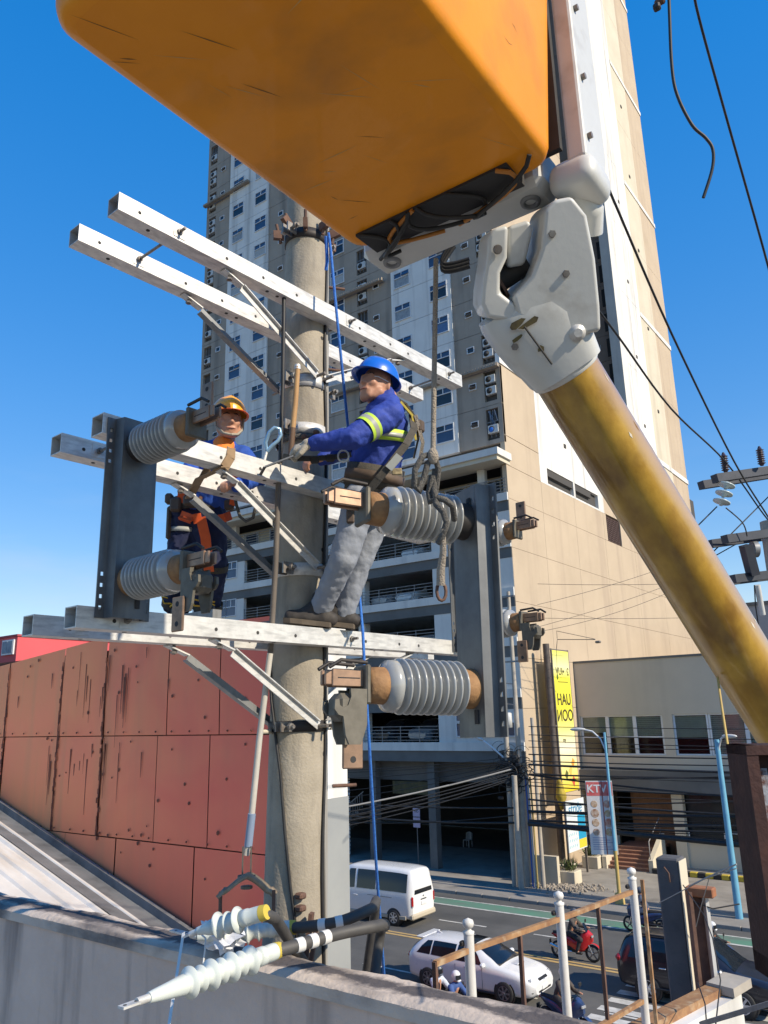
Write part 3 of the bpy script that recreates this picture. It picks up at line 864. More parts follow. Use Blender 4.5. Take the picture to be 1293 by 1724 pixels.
for (x, z, p, lb) in PK:
    car('parked_car', lb, (x, 45.6, z), -math.pi / 2, sed_st, M[p], (.8, 3.4), .3, [(.75, 1.6, (.2, 0)), (1.66, 2.6, (0, -.35))], (2.35, 3.1), (.2, .7), [('headlight', (4.05, .56, .68), (.2, .26, .12), 'lamp_clear', True)], group='cars on the parking decks')

# ================================================================== SIMPLE PEOPLE (riders) : one continuous skin
def capsule(b, p0, r0, p1, r1, n=12, sq=1.0, sx=None):
    """tapered capsule between two points; sq flattens along axis sx"""
    p0, p1 = Vector(p0), Vector(p1)
    d = p1 - p0; L = max(d.length, 1e-5); d = d / L
    x = (Vector(sx) - d * Vector(sx).dot(d)).normalized() if sx is not None else d.orthogonal().normalized()
    y = d.cross(x)
    prof = []
    k = 5
    for i in range(k + 1): a = math.pi / 2 * i / k; prof.append((-math.cos(a) * r0, math.sin(a) * r0))
    for i in range(1, 5): f = i / 5; prof.append((L * f, r0 + (r1 - r0) * f))
    for i in range(k + 1): a = math.pi / 2 * i / k; prof.append((L + math.sin(a) * r1, math.cos(a) * r1))
    vs = [p0 + d * h + (x * math.cos(2 * math.pi * j / n) * sq + y * math.sin(2 * math.pi * j / n)) * max(r, 1e-4) for h, r in prof for j in range(n)]
    m = len(prof)
    b.add(vs, [(i * n + j, i * n + (j + 1) % n, (i + 1) * n + (j + 1) % n, (i + 1) * n + j) for i in range(m - 1) for j in range(n)] + [tuple(range(n))[::-1], tuple(range((m - 1) * n, m * n))], True)


WRINK = {}


def blob(name, caps, m, parent, voxel=.014, smooth=6, wrinkle=0.0, wscale=.12, ells=(), local=False):
    b = MB()
    for c in caps: capsule(b, *c[:4], **(c[4] if len(c) > 4 else {}))
    for e in ells: b.ell(*e)
    o = b.build(name, m, parent, local=local)
    md = o.modifiers.new('remesh', 'REMESH'); md.mode = 'VOXEL'; md.voxel_size = voxel; md.use_smooth_shade = True
    sm = o.modifiers.new('smooth', 'SMOOTH'); sm.iterations = smooth; sm.factor = .5
    if wrinkle:
        key = round(wscale, 3)
        if key not in WRINK:
            tx = bpy.data.textures.new('cloth_folds', 'CLOUDS'); tx.noise_scale = wscale; tx.noise_depth = 2; WRINK[key] = tx
        dm = o.modifiers.new('folds', 'DISPLACE'); dm.texture = WRINK[key]; dm.strength = wrinkle; dm.mid_level = .5; dm.texture_coords = 'LOCAL'
    return o


M['skin'] = mat('skin', (.50, .26, .165), (.43, .205, .125), 14, .5, bump=.05, bscale=150)
M['cloth_dark'] = mat('cloth_dark', (.022, .022, .026), (.035, .034, .036), 10, .85)
M['cloth_blue'] = mat('cloth_blue', (.05, .10, .28), (.04, .08, .22), 8, .85)
M['cloth_white'] = mat('cloth_white', (.6, .62, .65), (.3, .38, .55), 7, .8)
M['cloth_brown'] = mat('cloth_brown', (.06, .05, .045), (.09, .075, .06), 10, .85)
M['jeans_dark'] = mat('jeans_dark', (.05, .07, .12), (.08, .1, .15), 10, .85)


def rider(label, t_loc, rz, shirt, trousers, helmet, grp='motorcycle riders', lean=.06, seat=.80, reach=.55):
    """seated rider, local +x forwards"""
    t = thing('person', label, 'person', t_loc, rz, grp)
    hip = V(0, 0, seat + .11); ch = V(lean + .06, 0, seat + .50); nk = V(lean + .09, 0, seat + .60); hd = V(lean + .12, 0, seat + .75)
    body = []
    legs = []; arms = []
    for s in (-1, 1):
        hp = hip + V(0, s * .1, 0); kn = V(.40, s * .20, seat - .06); an = V(.25, s * .20, seat - .46); toe = an + V(.18, 0, -.05)
        sh = ch + V(0, s * .19, .03); el = V(lean + .25, s * .28, seat + .30); ha = V(reach, s * .27, seat + .27)
        body += [(hp, .08, kn, .055), (kn, .05, an, .035), (an, .04, toe, .035), (sh, .05, el, .04), (el, .038, ha, .03), (ha, .035, ha + V(.08, 0, -.01), .03)]
        legs += [(hp, .105, kn, .11), (kn, .078, an, .055)]
        arms += [(sh, .085, el, .075), (el, .072, ha - V(.03, 0, 0), .055)]
    body += [(hip, .13, ch, .14), (ch, .1, nk, .055), (nk, .055, hd, .06)]
    blob('body', body, M['skin'], t, .02, 4, ells=[(hd + V(.01, 0, .01), (.095, .075, .115), 12, 10)], local=True)
    blob('trousers', legs + [(hip + V(0, -.07, 0), .12, hip + V(0, .07, 0), .12)], trousers, t, .018, 4, .02, .08, local=True)
    blob('shirt', arms + [(hip + V(.0, 0, .11), .145, ch, .165, dict(sq=.8, sx=(1, 0, 0))), (ch + V(0, -.15, .03), .075, ch + V(0, .15, .03), .075)], shirt, t, .018, 4, .02, .08, local=True)
    for s in (-1, 1):
        MB().bbox((.33, s * .2, seat - .5), (.28, .1, .1), None, .04).build('shoe', M['black_rubber'], t, local=True)
    h = MB()
    h.ell(hd + V(.0, 0, .05), (.14, .125, .135), 18, 12); h.bbox(hd + V(.11, 0, -.07), (.09, .15, .07), None, .03)
    h.build('helmet', helmet, t, local=True)
    MB().grid(lambda u, v: hd + V(.005 + .142 * math.cos((u - .5) * 2.0), .134 * math.sin((u - .5) * 2.0), -.035 + v * .115), 8, 3).build('visor', M['car_glass'], t, local=True)
    return t


def motorcycle(label, loc, rz, paint, big=True, scale=1.0):
    t = thing('motorcycle', label, 'motorcycle', loc, rz, 'motorcycles on the street')
    r = .29
    for x, nm in ((-.62, 'wheel'), (.68, 'wheel')):
        w = MB().lathe([(-.055, r * .75), (-.05, r * .93), (0, r), (.05, r * .93), (.055, r * .75)], (x, 0, r), (0, 1, 0), 24, True, False)
        w.lathe([(.055, r * .75), (-.055, r * .75)], (x, 0, r), (0, 1, 0), 24, True, False)
        o = w.build('wheel', M['black_rubber'], t, local=True)
        d = MB()
        for k in range(5):
            a = 2 * math.pi * k / 5 + .3
            d.bar((x, 0, r), (x + math.cos(a) * r * .76, 0, r + math.sin(a) * r * .76), .05, .035, (math.sin(a), 0, -math.cos(a)))
        d.lathe([(-.05, .05), (.05, .05)], (x, 0, r), (0, 1, 0), 10); d.build('rim', M['rim_dark'], o, local=True)
        f = MB().lathe([(-.07, r + .05), (.07, r + .05)], (0, 0, 0), (0, 1, 0), 4)
        ft = MB().grid(lambda u, v: V(x + (r + .045) * math.cos(R(35) + u * R(115)) * 1.0, (v - .5) * .13, r + (r + .045) * math.sin(R(35) + u * R(115))), 10, 2)
        ft.build('mudguard', paint if x > 0 else M['trim_black'], t, local=True)
    fork = MB()
    for s in (-1, 1): fork.tube([V(.68, s * .075, r), V(.40, s * .075, .98)], .022, 8)
    fork.build('fork', M['chrome'], t, local=True)
    hb = MB().tube([V(.28, -.36, 1.05), V(.38, -.2, 1.06), V(.41, 0, 1.02), V(.38, .2, 1.06), V(.28, .36, 1.05)], .016, 7)
    hb.build('handlebar', M['trim_black'], t, local=True)
    for s in (-1, 1):
        b = MB().tube([V(.36, s * .26, 1.06), V(.36, s * .34, 1.24)], .008, 5); b.bbox((.36, s * .36, 1.27), (.03, .13, .11), None, .02); b.build('mirror', M['trim_black'], t, local=True)
    st = [(-.78, .74, .78, .80, .84, .03, .05, .03), (-.5, .60, .72, .78, .83, .10, .13, .11), (-.1, .42, .6, .70, .78, .14, .16, .1), (.15, .32, .5, .62, .70, .15, .17, .12), (.35, .34, .62, .80, .93, .15, .18, .12), (.52, .5, .75, .92, 1.05, .12, .16, .09), (.72, .68, .8, .88, .93, .05, .07, .04)]
    Body(st).shell(24).build('fairing', paint, t, local=True)
    blob('seat', [(V(-.72, 0, .84), .07, V(-.25, 0, .80), .11), (V(-.25, 0, .80), .11, V(.08, 0, .76), .11)], M['black_rubber'], t, .02, 4, local=True)
    MB().bbox((-.12, 0, .40), (.6, .26, .26), None, .06).build('engine', M['trim_black'], t, local=True)
    ex = MB().tube([V(-.05, -.15, .30), V(-.35, -.18, .32), V(-.85, -.2, .48)], [.03, .045, .06], 10); ex.build('exhaust', M['chrome'] if big else M['trim_black'], t, local=True)
    MB().grid(lambda u, v: V(.60 - .16 * v - .05 * abs(u - .5) * 2, (u - .5) * (.3 - .1 * v), 1.0 + v * (.28 if big else .1)), 6, 4).build('windscreen', M['car_glass'], t, local=True)
    MB().bbox((.70, 0, .85), (.08, .2, .1), None, .03).build('headlight', M['lamp_clear'], t, local=True)
    MB().bbox((-.8, 0, .80), (.06, .16, .06), None, .02).build('tail_light', M['lamp_red'], t, local=True)
    MB().bbox((-.92, 0, .52), (.02, .16, .16), None, .005).build('number_plate', M['trim_black'], t, local=True)
    return t


M['moto_red'] = mat('moto_red', (.55, .02, .025), (.45, .015, .02), 3, .3, coat=.5)
M['moto_blue'] = mat('moto_blue', (.03, .06, .16), (.02, .04, .1), 3, .35, coat=.4)
M['helm_dark'] = mat('helm_dark', (.10, .11, .13), (.06, .07, .09), 5, .3, coat=.4)
M['helm_white'] = mat('helm_white', (.72, .72, .72), (.6, .6, .6), 4, .35, coat=.3)
motorcycle('red and black maxi scooter ridden past the white finial posts', (-13.4, 29.45, 0), R(4), M['moto_red'])
rider('rider in dark jacket sitting on the red scooter', (-13.5, 29.45, 0), R(4), M['cloth_brown'], M['cloth_dark'], M['helm_dark'])
motorcycle('dark blue motorcycle on the green lane beyond the dark car', (-12.35, 34.2, 0), math.pi, M['moto_blue'], False)
rider('rider in dark blue on the motorcycle at the green lane', (-12.3, 34.2, 0), math.pi, M['jeans_dark'], M['jeans_dark'], M['helm_dark'])
motorcycle('dark motorcycle passing close to the zebra stripes at the bottom', (-10.9, 22.9, 0), R(-14), M['moto_blue'], False)
rider('rider in grey with pale helmet at the bottom edge', (-11.05, 22.95, 0), R(-14), M['cloth_brown'], M['cloth_dark'], M['helm_white'], lean=.12)
motorcycle('dark motorcycle passing on the far side of the dark car', (-8.68, 30.05, 0), R(2), M['moto_blue'], False)
rider('rider in white helmet hidden behind the dark car roof', (-8.76, 30.05, 0), R(2), M['cloth_dark'], M['cloth_dark'], M['helm_white'])
motorcycle('black motorcycle carrying two people, mostly hidden behind the parapet', (-13.7, 21.1, 0), R(-6), M['trim_black'], False)
rider('pillion passenger in blue and white shirt with silver helmet', (-14.05, 21.14, 0.03), R(-6), M['cloth_white'], M['jeans_dark'], M['helm_dark'], lean=.0, reach=.38)
rider('front rider in blue jacket with pale helmet by the estate car', (-13.5, 21.04, 0), R(-6), M['cloth_blue'], M['jeans_dark'], M['helm_white'], lean=.12)

# ================================================================== STREET POLES, SIGNS
M['concrete_pole'] = mat('concrete_pole', (.42, .38, .32), (.32, .29, .25), 3, .85, bump=.2, stain=(.2, .18, .16), stain_amt=.5)
M['steel_brown'] = mat('steel_brown', (.075, .06, .055), (.12, .10, .085), 4, .6, metal=.3)
M['sign_steel'] = mat('sign_steel', (.2, .18, .16), None, rough=.6, metal=.4)


def text_mesh(s, size, font_w=0.0):
    c = bpy.data.curves.new('lettering', 'FONT'); c.body = s; c.size = size; c.align_x = 'CENTER'; c.extrude = .004; c.offset = font_w
    o = bpy.data.objects.new('lettering', c); COL.objects.link(o)
    dg = bpy.context.evaluated_depsgraph_get()
    me = bpy.data.meshes.new_from_object(o.evaluated_get(dg))
    bpy.data.objects.remove(o); bpy.data.curves.remove(c)
    return me


def lettering(s, size, m, parent, loc, rot, mirror=False, w=0.0):
    me = text_mesh(s, size, w); me.materials.clear(); me.materials.append(m)
    o = bpy.data.objects.new('lettering', me); COL.objects.link(o)
    o.parent = parent
    o.location = loc; o.rotation_euler = rot
    if mirror: o.scale = (-1, 1, 1)
    return o


def upole(label, x, y, h, r0, r1, m='concrete_pole', bits=()):
    t = thing('utility_pole', label, 'utility pole', (x, y, .1), 0, 'street poles')
    MB().tube([V(x, y, .1), V(x, y, h)], [r0, r1], 14).build('shaft', M[m], t)
    for (z, L, ang) in bits:
        d = V(math.cos(ang), math.sin(ang), 0)
        b = MB().bar(V(x, y, z) - d * L / 2 + V(0, -r0 - .03, 0), V(x, y, z) + d * L / 2 + V(0, -r0 - .03, 0), .08, .09); b.build('crossarm', M['rail_metal'], t)
    return t


pA = upole('tall slim concrete pole with transformer can at the tower corner', -20.2, 39.3, 15.4, .17, .10, bits=[(15.1, .9, 0), (11.5, .9, 0)])
MB().lathe([(0, .05), (.02, .2), (.75, .2), (.8, .12)], (-20.55, 39.0, 8.0), (0, 0, 1), 16).build('transformer_can', M['ac_white'], pA)
for z in (9.2, 10.3): MB().bar((-20.2, 39.2, z), (-20.95, 39.1, z + .1), .06, .06).build('bracket', M['rail_metal'], pA)
upole('stouter leaning concrete pole next to the tall one at the tower corner', -20.75, 39.0, 9.6, .17, .13)
upole('pale short pole nearest the lit kerb by the tower corner', -19.3, 39.3, 8.5, .12, .09)
upole('brownish stub pole in front of the garage mouth', -20.2, 38.6, 5.6, .16, .15)
pb = thing('conduit_pipe', 'blue and white plastic pipes strapped beside the street poles', 'pipe', (-19.75, 39.2, .1))
for i, (dx, c) in enumerate([(-.06, (.05, .13, .4)), (.07, (.5, .52, .52)), (.2, (.35, .27, .1))]):
    MB().tube([V(-19.75 + dx, 39.15, .12), V(-19.75 + dx, 39.15, 2.4 + i * .8), V(-19.78 + dx, 39.15, 5.5)], .05, 8).build('pipe', mat('pipe%d' % i, c, None, rough=.5), pb)

# yellow vertical banner on a brown steel pole
SG = thing('banner_sign', 'tall yellow vertical banner sign on a brown steel pole', 'sign', (-19.5, 42.3, .1))
MB().tube([V(-19.55, 42.3, .1), V(-19.55, 42.3, 12.6)], .19, 14).build('pole', M['steel_brown'], SG)
for i in range(14):
    MB().lathe([(0, .2), (.04, .2)], (-19.55, 42.3, 1.0 + i * .83), (0, 0, 1), 14).build('pole_ring', M['steel_brown'], SG)
fr = MB()
for y in (42.6, 44.95): fr.bar((-19.4, y, 4.3), (-19.4, y, 12.35), .07, .07)
for z in (4.4, 8, 12.3): fr.bar((-19.4, 42.3, z), (-19.4, 44.95, z), .06, .06)
fr.build('frame', M['sign_steel'], SG)
_bm = bpy.data.materials.new('banner_print'); _bm.use_nodes = True
_t = _bm.node_tree; _b = _t.nodes['Principled BSDF']; _tc = _t.nodes.new('ShaderNodeTexCoord'); _sx = _t.nodes.new('ShaderNodeSeparateXYZ'); _t.links.new(_tc.outputs['Generated'], _sx.inputs[0])
_cr = _t.nodes.new('ShaderNodeValToRGB'); _t.links.new(_sx.outputs['Z'], _cr.inputs[0])
_cr.color_ramp.elements[0].position = 0; _cr.color_ramp.elements[0].color = (.75, .55, .02, 1)
_cr.color_ramp.elements[1].position = 1; _cr.color_ramp.elements[1].color = (.75, .72, .12, 1)
for p, c in [(.16, (.8, .7, .25, 1)), (.30, (.82, .78, .6, 1)), (.42, (.8, .76, .25, 1)), (.55, (.78, .72, .05, 1)), (.8, (.78, .74, .06, 1)), (.88, (.78, .76, .4, 1))]:
    e = _cr.color_ramp.elements.new(p); e.color = c
_t.links.new(_cr.outputs[0], _b.inputs['Base Color']); _b.inputs['Roughness'].default_value = .6
MB().box((-19.38, 42.66, 4.4), (-19.36, 44.9, 12.25)).build('banner', _bm, SG)
mk = mat('print_dark', (.06, .05, .02), None, rough=.7)
rt = (R(90), 0, R(90))
bx = MW[SG.name].translation
lettering('UAH', .92, mk, SG, (-19.35 - bx.x, 43.78 - bx.y, 9.15 - bx.z), rt, True, .012)
lettering('OON', .92, mk, SG, (-19.35 - bx.x, 43.78 - bx.y, 8.25 - bx.z), rt, True, .012)
lettering('2  \u2022IUV', .62, mk, SG, (-19.35 - bx.x, 43.85 - bx.y, 10.85 - bx.z), rt, True)
lettering('my', .34, mk, SG, (-19.35 - bx.x, 43.4 - bx.y, 7.1 - bx.z), rt, False)
MB().bar((-19.355, 43.1, 10.45), (-19.355, 44.55, 10.45), .01, .04).build('printed_rule', mk, SG)
for i, (y, z, c) in enumerate([(44.3, 5.9, (.75, .33, .05)), (43.9, 5.5, (.7, .5, .11)), (44.2, 4.9, (.6, .08, .05)), (43.3, 5.3, (.1, .12, .03))]):
    MB().prism([V(-19.352, y - .22, z), V(-19.352, y + .05, z - .3), V(-19.352, y + .26, z + .1), V(-19.352, y + .02, z + .28)], (.004, 0, 0)).build('printed_shape', mat('print%d' % i, c, None, rough=.6), SG)
b = MB(); b.tube([V(-19.4, 43.4, 12.35), V(-19.3, 43.4, 12.9), V(-16.9, 43.2, 12.7)], .025, 6); b.tube([V(-19.3, 43.4, 12.95), V(-19.3, 43.4, 13.4), V(-16.9, 43.2, 12.72)], .018, 6); b.bbox((-16.75, 43.2, 12.55), (.3, .22, .14), None, .04); b.build('sign_lamp', M['sign_steel'], SG)
MB().bbox((-19.55, 42.3, .45), (1.2, 1.0, .7), None, .03).build('footing', M['cream_wall'], SG)
YB = thing('hanging_sack', 'yellow cloth bundle hanging on the banner pole', 'bag', (-19.3, 42.1, 4.2))
blob('bag', [(V(-19.25, 42.0, 5.2), .1, V(-19.2, 42.0, 4.3), .3), (V(-19.2, 42.0, 4.3), .3, V(-19.2, 42.0, 3.7), .12)], mat('sack_yellow', (.42, .32, .04), (.3, .22, .03), 4, .8), YB, .05, 3, .08, .25)
# white and blue board
SB = thing('shop_board', 'white and blue shop board with yellow corner below the banner', 'sign', (-18.9, 43, .1))
MB().box((-18.93, 41.8, 1.45), (-18.88, 44.25, 4.05)).build('board', mat('board_white', (.66, .72, .74), (.58, .66, .7), 2, .5), SB)
MB().box((-18.878, 43.2, 1.95), (-18.874, 44.22, 3.2)).build('blue_field', mat('board_cyan', (.02, .30, .52), None, rough=.5), SB)
MB().box((-18.878, 43.2, 1.5), (-18.874, 44.22, 1.95)).build('yellow_field', mat('board_yellow', (.7, .55, .05), None, rough=.5), SB)
q = MW[SB.name].translation
lettering('stride', .78, mat('print_blue', (.02, .22, .42), None, rough=.5), SB, (-18.872 - q.x, 43.0 - q.y, 3.35 - q.z), rt)
pb_ = mat('print_pale', (.25, .5, .6), None, rough=.5)
for i in range(16):
    y = 41.95 + (i % 4) * .3; z = 1.65 + (i // 4) * .3
    MB().bar((-18.874, y, z), (-18.874, y + .14, z + .12), .004, .05).build('printed_mark', pb_, SB)
for y in (41.85, 44.2): MB().bar((-18.97, y, .13), (-18.97, y, 4.05), .08, .11).build('post', M['sign_steel'], SB)
# street lamps
M['lamp_blue'] = mat('lamp_blue', (.16, .40, .55), (.12, .33, .48), 3, .5)
M['lamp_yellow'] = mat('lamp_yellow', (.52, .38, .11), (.42, .3, .11), 4, .6)


def street_lamp(label, x, y, h, arm, rz, yellow=True):
    t = thing('street_lamp', label, 'street lamp', (x, y, .1), 0, 'street lamps')
    if yellow:
        MB().tube([V(x, y, .1), V(x, y, 2.4)], .085, 10).build('base_pole', M['lamp_yellow'], t); MB().tube([V(x, y, 2.4), V(x, y, h)], [.08, .06], 10).build('pole', M['lamp_blue'], t)
        MB().lathe([(0, .25), (.45, .22), (.5, .1)], (x, y, .1), (0, 0, 1), 8).build('base_guard', M['lamp_yellow'], t)
    else:
        MB().tube([V(x, y, .1), V(x, y, h)], [.16, .11], 12).build('pole', M['lamp_blue'], t)
    d = V(math.cos(rz), math.sin(rz), 0); p = V(x, y, h - .9)
    MB().tube([p, p + d * arm * .2 + V(0, 0, .6), p + d * arm * .55 + V(0, 0, .95), p + d * arm + V(0, 0, 1.05)], .04, 8).build('arm', M['frame_white'], t)
    e = p + d * arm + V(0, 0, 1.05)
    b = MB().ell(e + d * .25, (.42, .15, .09), 14, 8, Matrix.Rotation(rz, 3, 'Z')); b.build('lamp_head', M['ac_white'], t)
    return t


street_lamp('blue and yellow street lamp behind the menu board', -14.85, 38.0, 7.75, 1.1, R(180))
street_lamp('thick blue street lamp beside the rusty steel post', -9.65, 37.9, 7.4, .5, R(-30), False)
L3 = thing('wall_lamp', 'white street light on the crowded wire pole at the tower corner', 'street lamp', (-21.1, 39.2, 6.6))
MB().tube([V(-20.75, 39.0, 6.3), V(-21.6, 38.9, 7.0), V(-22.2, 38.9, 7.4)], .05, 8).build('arm', M['frame_white'], L3)
MB().ell((-22.4, 38.9, 7.5), (.38, .14, .11), 12, 8, Matrix.Rotation(R(25), 3, 'Y')).build('lamp_head', M['ac_white'], L3)
# menu board on the lamp pole
MN = thing('menu_board', 'white and red menu board strapped to the blue lamp pole', 'sign', (-15.35, 37.95, 2.2), R(22))
MB().box((-.62, -.03, 0), (.62, .02, 3.3)).build('board', mat('menu_white', (.68, .66, .64), (.6, .58, .56), 2, .5), MN, local=True)
MB().box((-.6, -.036, 2.62), (.6, -.031, 3.25)).build('red_field', mat('menu_red', (.55, .07, .07), (.62, .2, .18), 3, .5), MN, local=True)
lettering('KTV', .5, M['plate'], MN, (-.12, -.04, 2.78), (R(90), 0, 0), False, .01)
cols = [(.35, .18, .06), (.5, .12, .06), (.25, .1, .04), (.45, .28, .1)]
for i in range(8):
    c = (-.3 + (i % 2) * .6, -.034, 2.25 - (i // 2) * .42)
    MB().lathe([(0, .16 + .02 * (i % 3)), (.006, .15)], c, (0, -1, 0), 12).build('printed_dish', mat('dish%d' % i, cols[i % 4], (.6, .5, .4), 8, .5), MN, local=True)
for i in range(6): MB().box((-.5, -.036, .22 + i * .1), (.5 - (i % 3) * .2, -.032, .26 + i * .1)).build('printed_line', mat('menu_line', (.35, .35, .45), None, rough=.6), MN, local=True)
MB().box((.1, -.05, .0), (.14, -.038, 3.3)).build('strap', mat('strap_red', (.3, .06, .05), None, rough=.6), MN, local=True)
# no-parking sign, chair, planters, rubble
NP = thing('parking_sign', 'small white sign on a thin post in front of the garage', 'sign', (-28.6, 41.7, .1))
MB().tube([V(-28.6, 41.7, .1), V(-28.6, 41.7, 2.3)], .03, 6).build('post', M['rail_metal'], NP)
MB().box((-28.85, 41.64, 2.2), (-28.35, 41.67, 3.3)).build('plate', mat('sign_lilac', (.55, .45, .6), (.5, .42, .55), 2, .6), NP)
for i, s_ in enumerate(['NO', 'PARKING', 'AREA']): lettering(s_, .2 if i != 1 else .12, mk, NP, (0, -.065, 2.95 - i * .3), (R(90), 0, 0))
CH = thing('plastic_chair', 'white plastic chair at the back of the dark garage mouth', 'chair', (-29.2, 48.5, .13))
b = MB()
for x in (-.2, .2):
    for y in (-.2, .2): MB().tube([V(-29.2 + x * 1.1, 48.5 + y * 1.1, .13), V(-29.2 + x, 48.5 + y, .55)], .025, 6).build('leg', M['ac_white'], CH)
MB().bbox((-29.2, 48.5, .57), (.46, .46, .04), None, .015).build('seat', M['ac_white'], CH)
b = MB(); b.tube([V(-29.42, 48.7, .57), V(-29.42, 48.75, .95), V(-29.2, 48.77, 1.05), V(-28.98, 48.75, .95), V(-28.98, 48.7, .57)], .025, 6)
for x in (-.1, 0, .1): b.bar((-29.2 + x, 48.72, .57), (-29.2 + x, 48.77, 1.03), .05, .015)
b.build('backrest', M['ac_white'], CH)
for (x, y, lb) in [(-19.2, 45.6, 'square beige planter with a dark plant under the shop board'), (-18.6, 41.0, 'square beige planter block beside the banner pole')]:
    p = thing('planter', lb, 'planter', (x, y, .13))
    MB().bbox((x, y, .45), (.95, .9, .64), None, .03).build('pot', M['cream_wall'], p)
    lf = MB()
    for i in range(70):
        a = random.uniform(0, 6.28); e_ = random.uniform(.3, 1.4); L = random.uniform(.3, .75)
        d = V(math.cos(a) * math.cos(e_), math.sin(a) * math.cos(e_), math.sin(e_)); s_ = d.cross(V(0, 0, 1)).normalized() * .05
        o_ = V(x, y, .76) + V(random.uniform(-.3, .3), random.uniform(-.3, .3), 0)
        lf.add([o_, o_ + d * L * .5 + s_, o_ + d * L, o_ + d * L * .5 - s_], [(0, 1, 2, 3)])
    lf.build('leaves', mat('leaf_dark', (.05, .08, .025), (.09, .10, .03), 5, .6), p)
rub = MB()
for i in range(260):
    x, y = random.gauss(-18.3, .8), random.gauss(39.9, .5); s_ = random.uniform(.04, .16)
    rub.bbox((0, 0, 0), (s_, s_ * random.uniform(.6, 1.2), s_ * .6), Matrix.Translation((x, y, .15 + s_ * .2)) @ Euler((random.random() * 3, random.random() * 3, random.random() * 3)).to_matrix().to_4x4(), s_ * .15)
tag(rub.build('rubble', mat('rubble', (.36, .31, .25), (.24, .21, .17), 4, .9)), 'heap of broken concrete rubble and dirt beside the street poles', 'rubble', kind='stuff')
lowwall = MB().box((-20.3, 40.2, .12), (-18.9, 40.5, 1.5)).build('low_wall', M['cream_wall']); tag(lowwall, 'low cream wall stub behind the street poles', 'wall')
# striped wheel stop kerb
WS = thing('striped_kerb', 'yellow and black striped kerb in front of the beige building', 'kerb', (-13, 45.6, .13))
for i in range(22):
    MB().bbox((-15.6 + i * .4, 45.55, .26), (.39, .28, .26), None, .03).build('kerb_block', mat('ky%d' % (i % 2), (.5, .38, .05) if i % 2 else (.03, .03, .03), None, rough=.8) if i < 2 else bpy.data.materials['ky%d' % (i % 2)], WS)

# ================================================================== OVERHEAD CABLES
def sagline(a, b, sag, n=14, wob=0.0):
    a, b = Vector(a), Vector(b)
    return [a.lerp(b, i / n) - V(0, 0, sag * 4 * (i / n) * (1 - i / n)) + V(0, 0, random.uniform(-wob, wob)) for i in range(n + 1)]


def cable(label, a, b, sag, r, m='cable_black', n=14, group='cables along the street', wob=0):
    o = MB().tube(sagline(a, b, sag, n, wob), r, 6).build('overhead_cable', M[m])
    return tag(o, label, 'cable', group)


ORD = ['first', 'second', 'third', 'fourth', 'fifth', 'sixth', 'seventh', 'eighth', 'ninth', 'tenth', 'eleventh', 'twelfth', 'thirteenth', 'fourteenth', 'fifteenth', 'sixteenth']
LBR = 'black cable crossing in front of the beige building, running along the street'
for i, (a, b, r) in enumerate([((-19.47, 39.2, 8.05), (7.65, 39.2, 7.66), 0.022), ((-19.4, 39.0, 7.63), (7.54, 39.0, 7.32), 0.022), ((-19.38, 38.9, 7.33), (7.45, 38.9, 7.07), 0.02), ((-19.5, 39.1, 7.0), (7.46, 39.1, 6.97), 0.02), ((-19.58, 39.2, 6.63), (7.41, 39.2, 6.68), 0.035), ((-19.41, 38.8, 6.32), (7.29, 38.8, 6.58), 0.03), ((-19.37, 38.7, 6.15), (7.15, 38.7, 5.86), 0.06), ((-19.56, 39.0, 5.63), (7.22, 39.0, 6.12), 0.045), ((-19.53, 38.9, 5.4), (7.28, 38.9, 6.83), 0.03), ((-19.48, 38.6, 4.14), (6.96, 38.6, 5.91), 0.035), ((-19.56, 38.7, 3.84), (6.83, 38.7, 4.8), 0.08), ((-19.51, 38.5, 3.18), (6.78, 38.5, 5.1), 0.035), ((-19.45, 38.4, 3.31), (6.45, 38.4, 2.69), 0.12)]):
    cable('%s black cable, counted from the top, crossing before the beige building' % ORD[i], a, b, .10 + .05 * (i % 3), r, group='cables before the beige building')
LBL = 'black cable running left from the crowded pole past the garage'
for i, (a, b, r) in enumerate([((-20.44, 38.8, 6.49), (-38.31, 37.84, 5.56), 0.02), ((-20.38, 38.8, 6.25), (-38.36, 37.84, 5.16), 0.03), ((-20.4, 38.8, 6.04), (-32.16, 30.32, 3.91), 0.03), ((-20.41, 38.8, 5.89), (-32.15, 30.32, 3.54), 0.05), ((-20.42, 38.8, 5.74), (-32.15, 30.32, 3.39), 0.03), ((-20.32, 38.8, 5.74), (-32.22, 30.32, 3.16), 0.025), ((-20.22, 38.8, 5.6), (-32.28, 30.32, 2.96), 0.03), ((-20.23, 38.8, 5.51), (-32.28, 30.32, 2.82), 0.04), ((-20.24, 38.8, 5.45), (-32.27, 30.32, 2.68), 0.03), ((-20.28, 38.8, 3.97), (-38.46, 37.84, 4.08), 0.05), ((-20.33, 38.8, 3.24), (-38.44, 37.84, 3.61), 0.06), ((-20.3, 38.8, 3.62), (-38.46, 37.84, 2.95), 0.03), ((-20.38, 38.8, 6.34), (-38.36, 37.84, 5.43), 0.02), ((-20.46, 38.8, 6.19), (-38.33, 37.84, 4.0), 0.02), ((-20.4, 38.8, 6.1), (-38.37, 37.84, 3.62), 0.02), ((-20.21, 38.8, 4.86), (-38.51, 37.84, 2.75), 0.025)]):
    cable('%s black cable in the fan running left from the crowded corner pole' % ORD[i], a, b, .25 + .12 * (i % 3), r, 'cable_grey' if i == 3 else 'cable_black', group='cables left of the crowded pole')

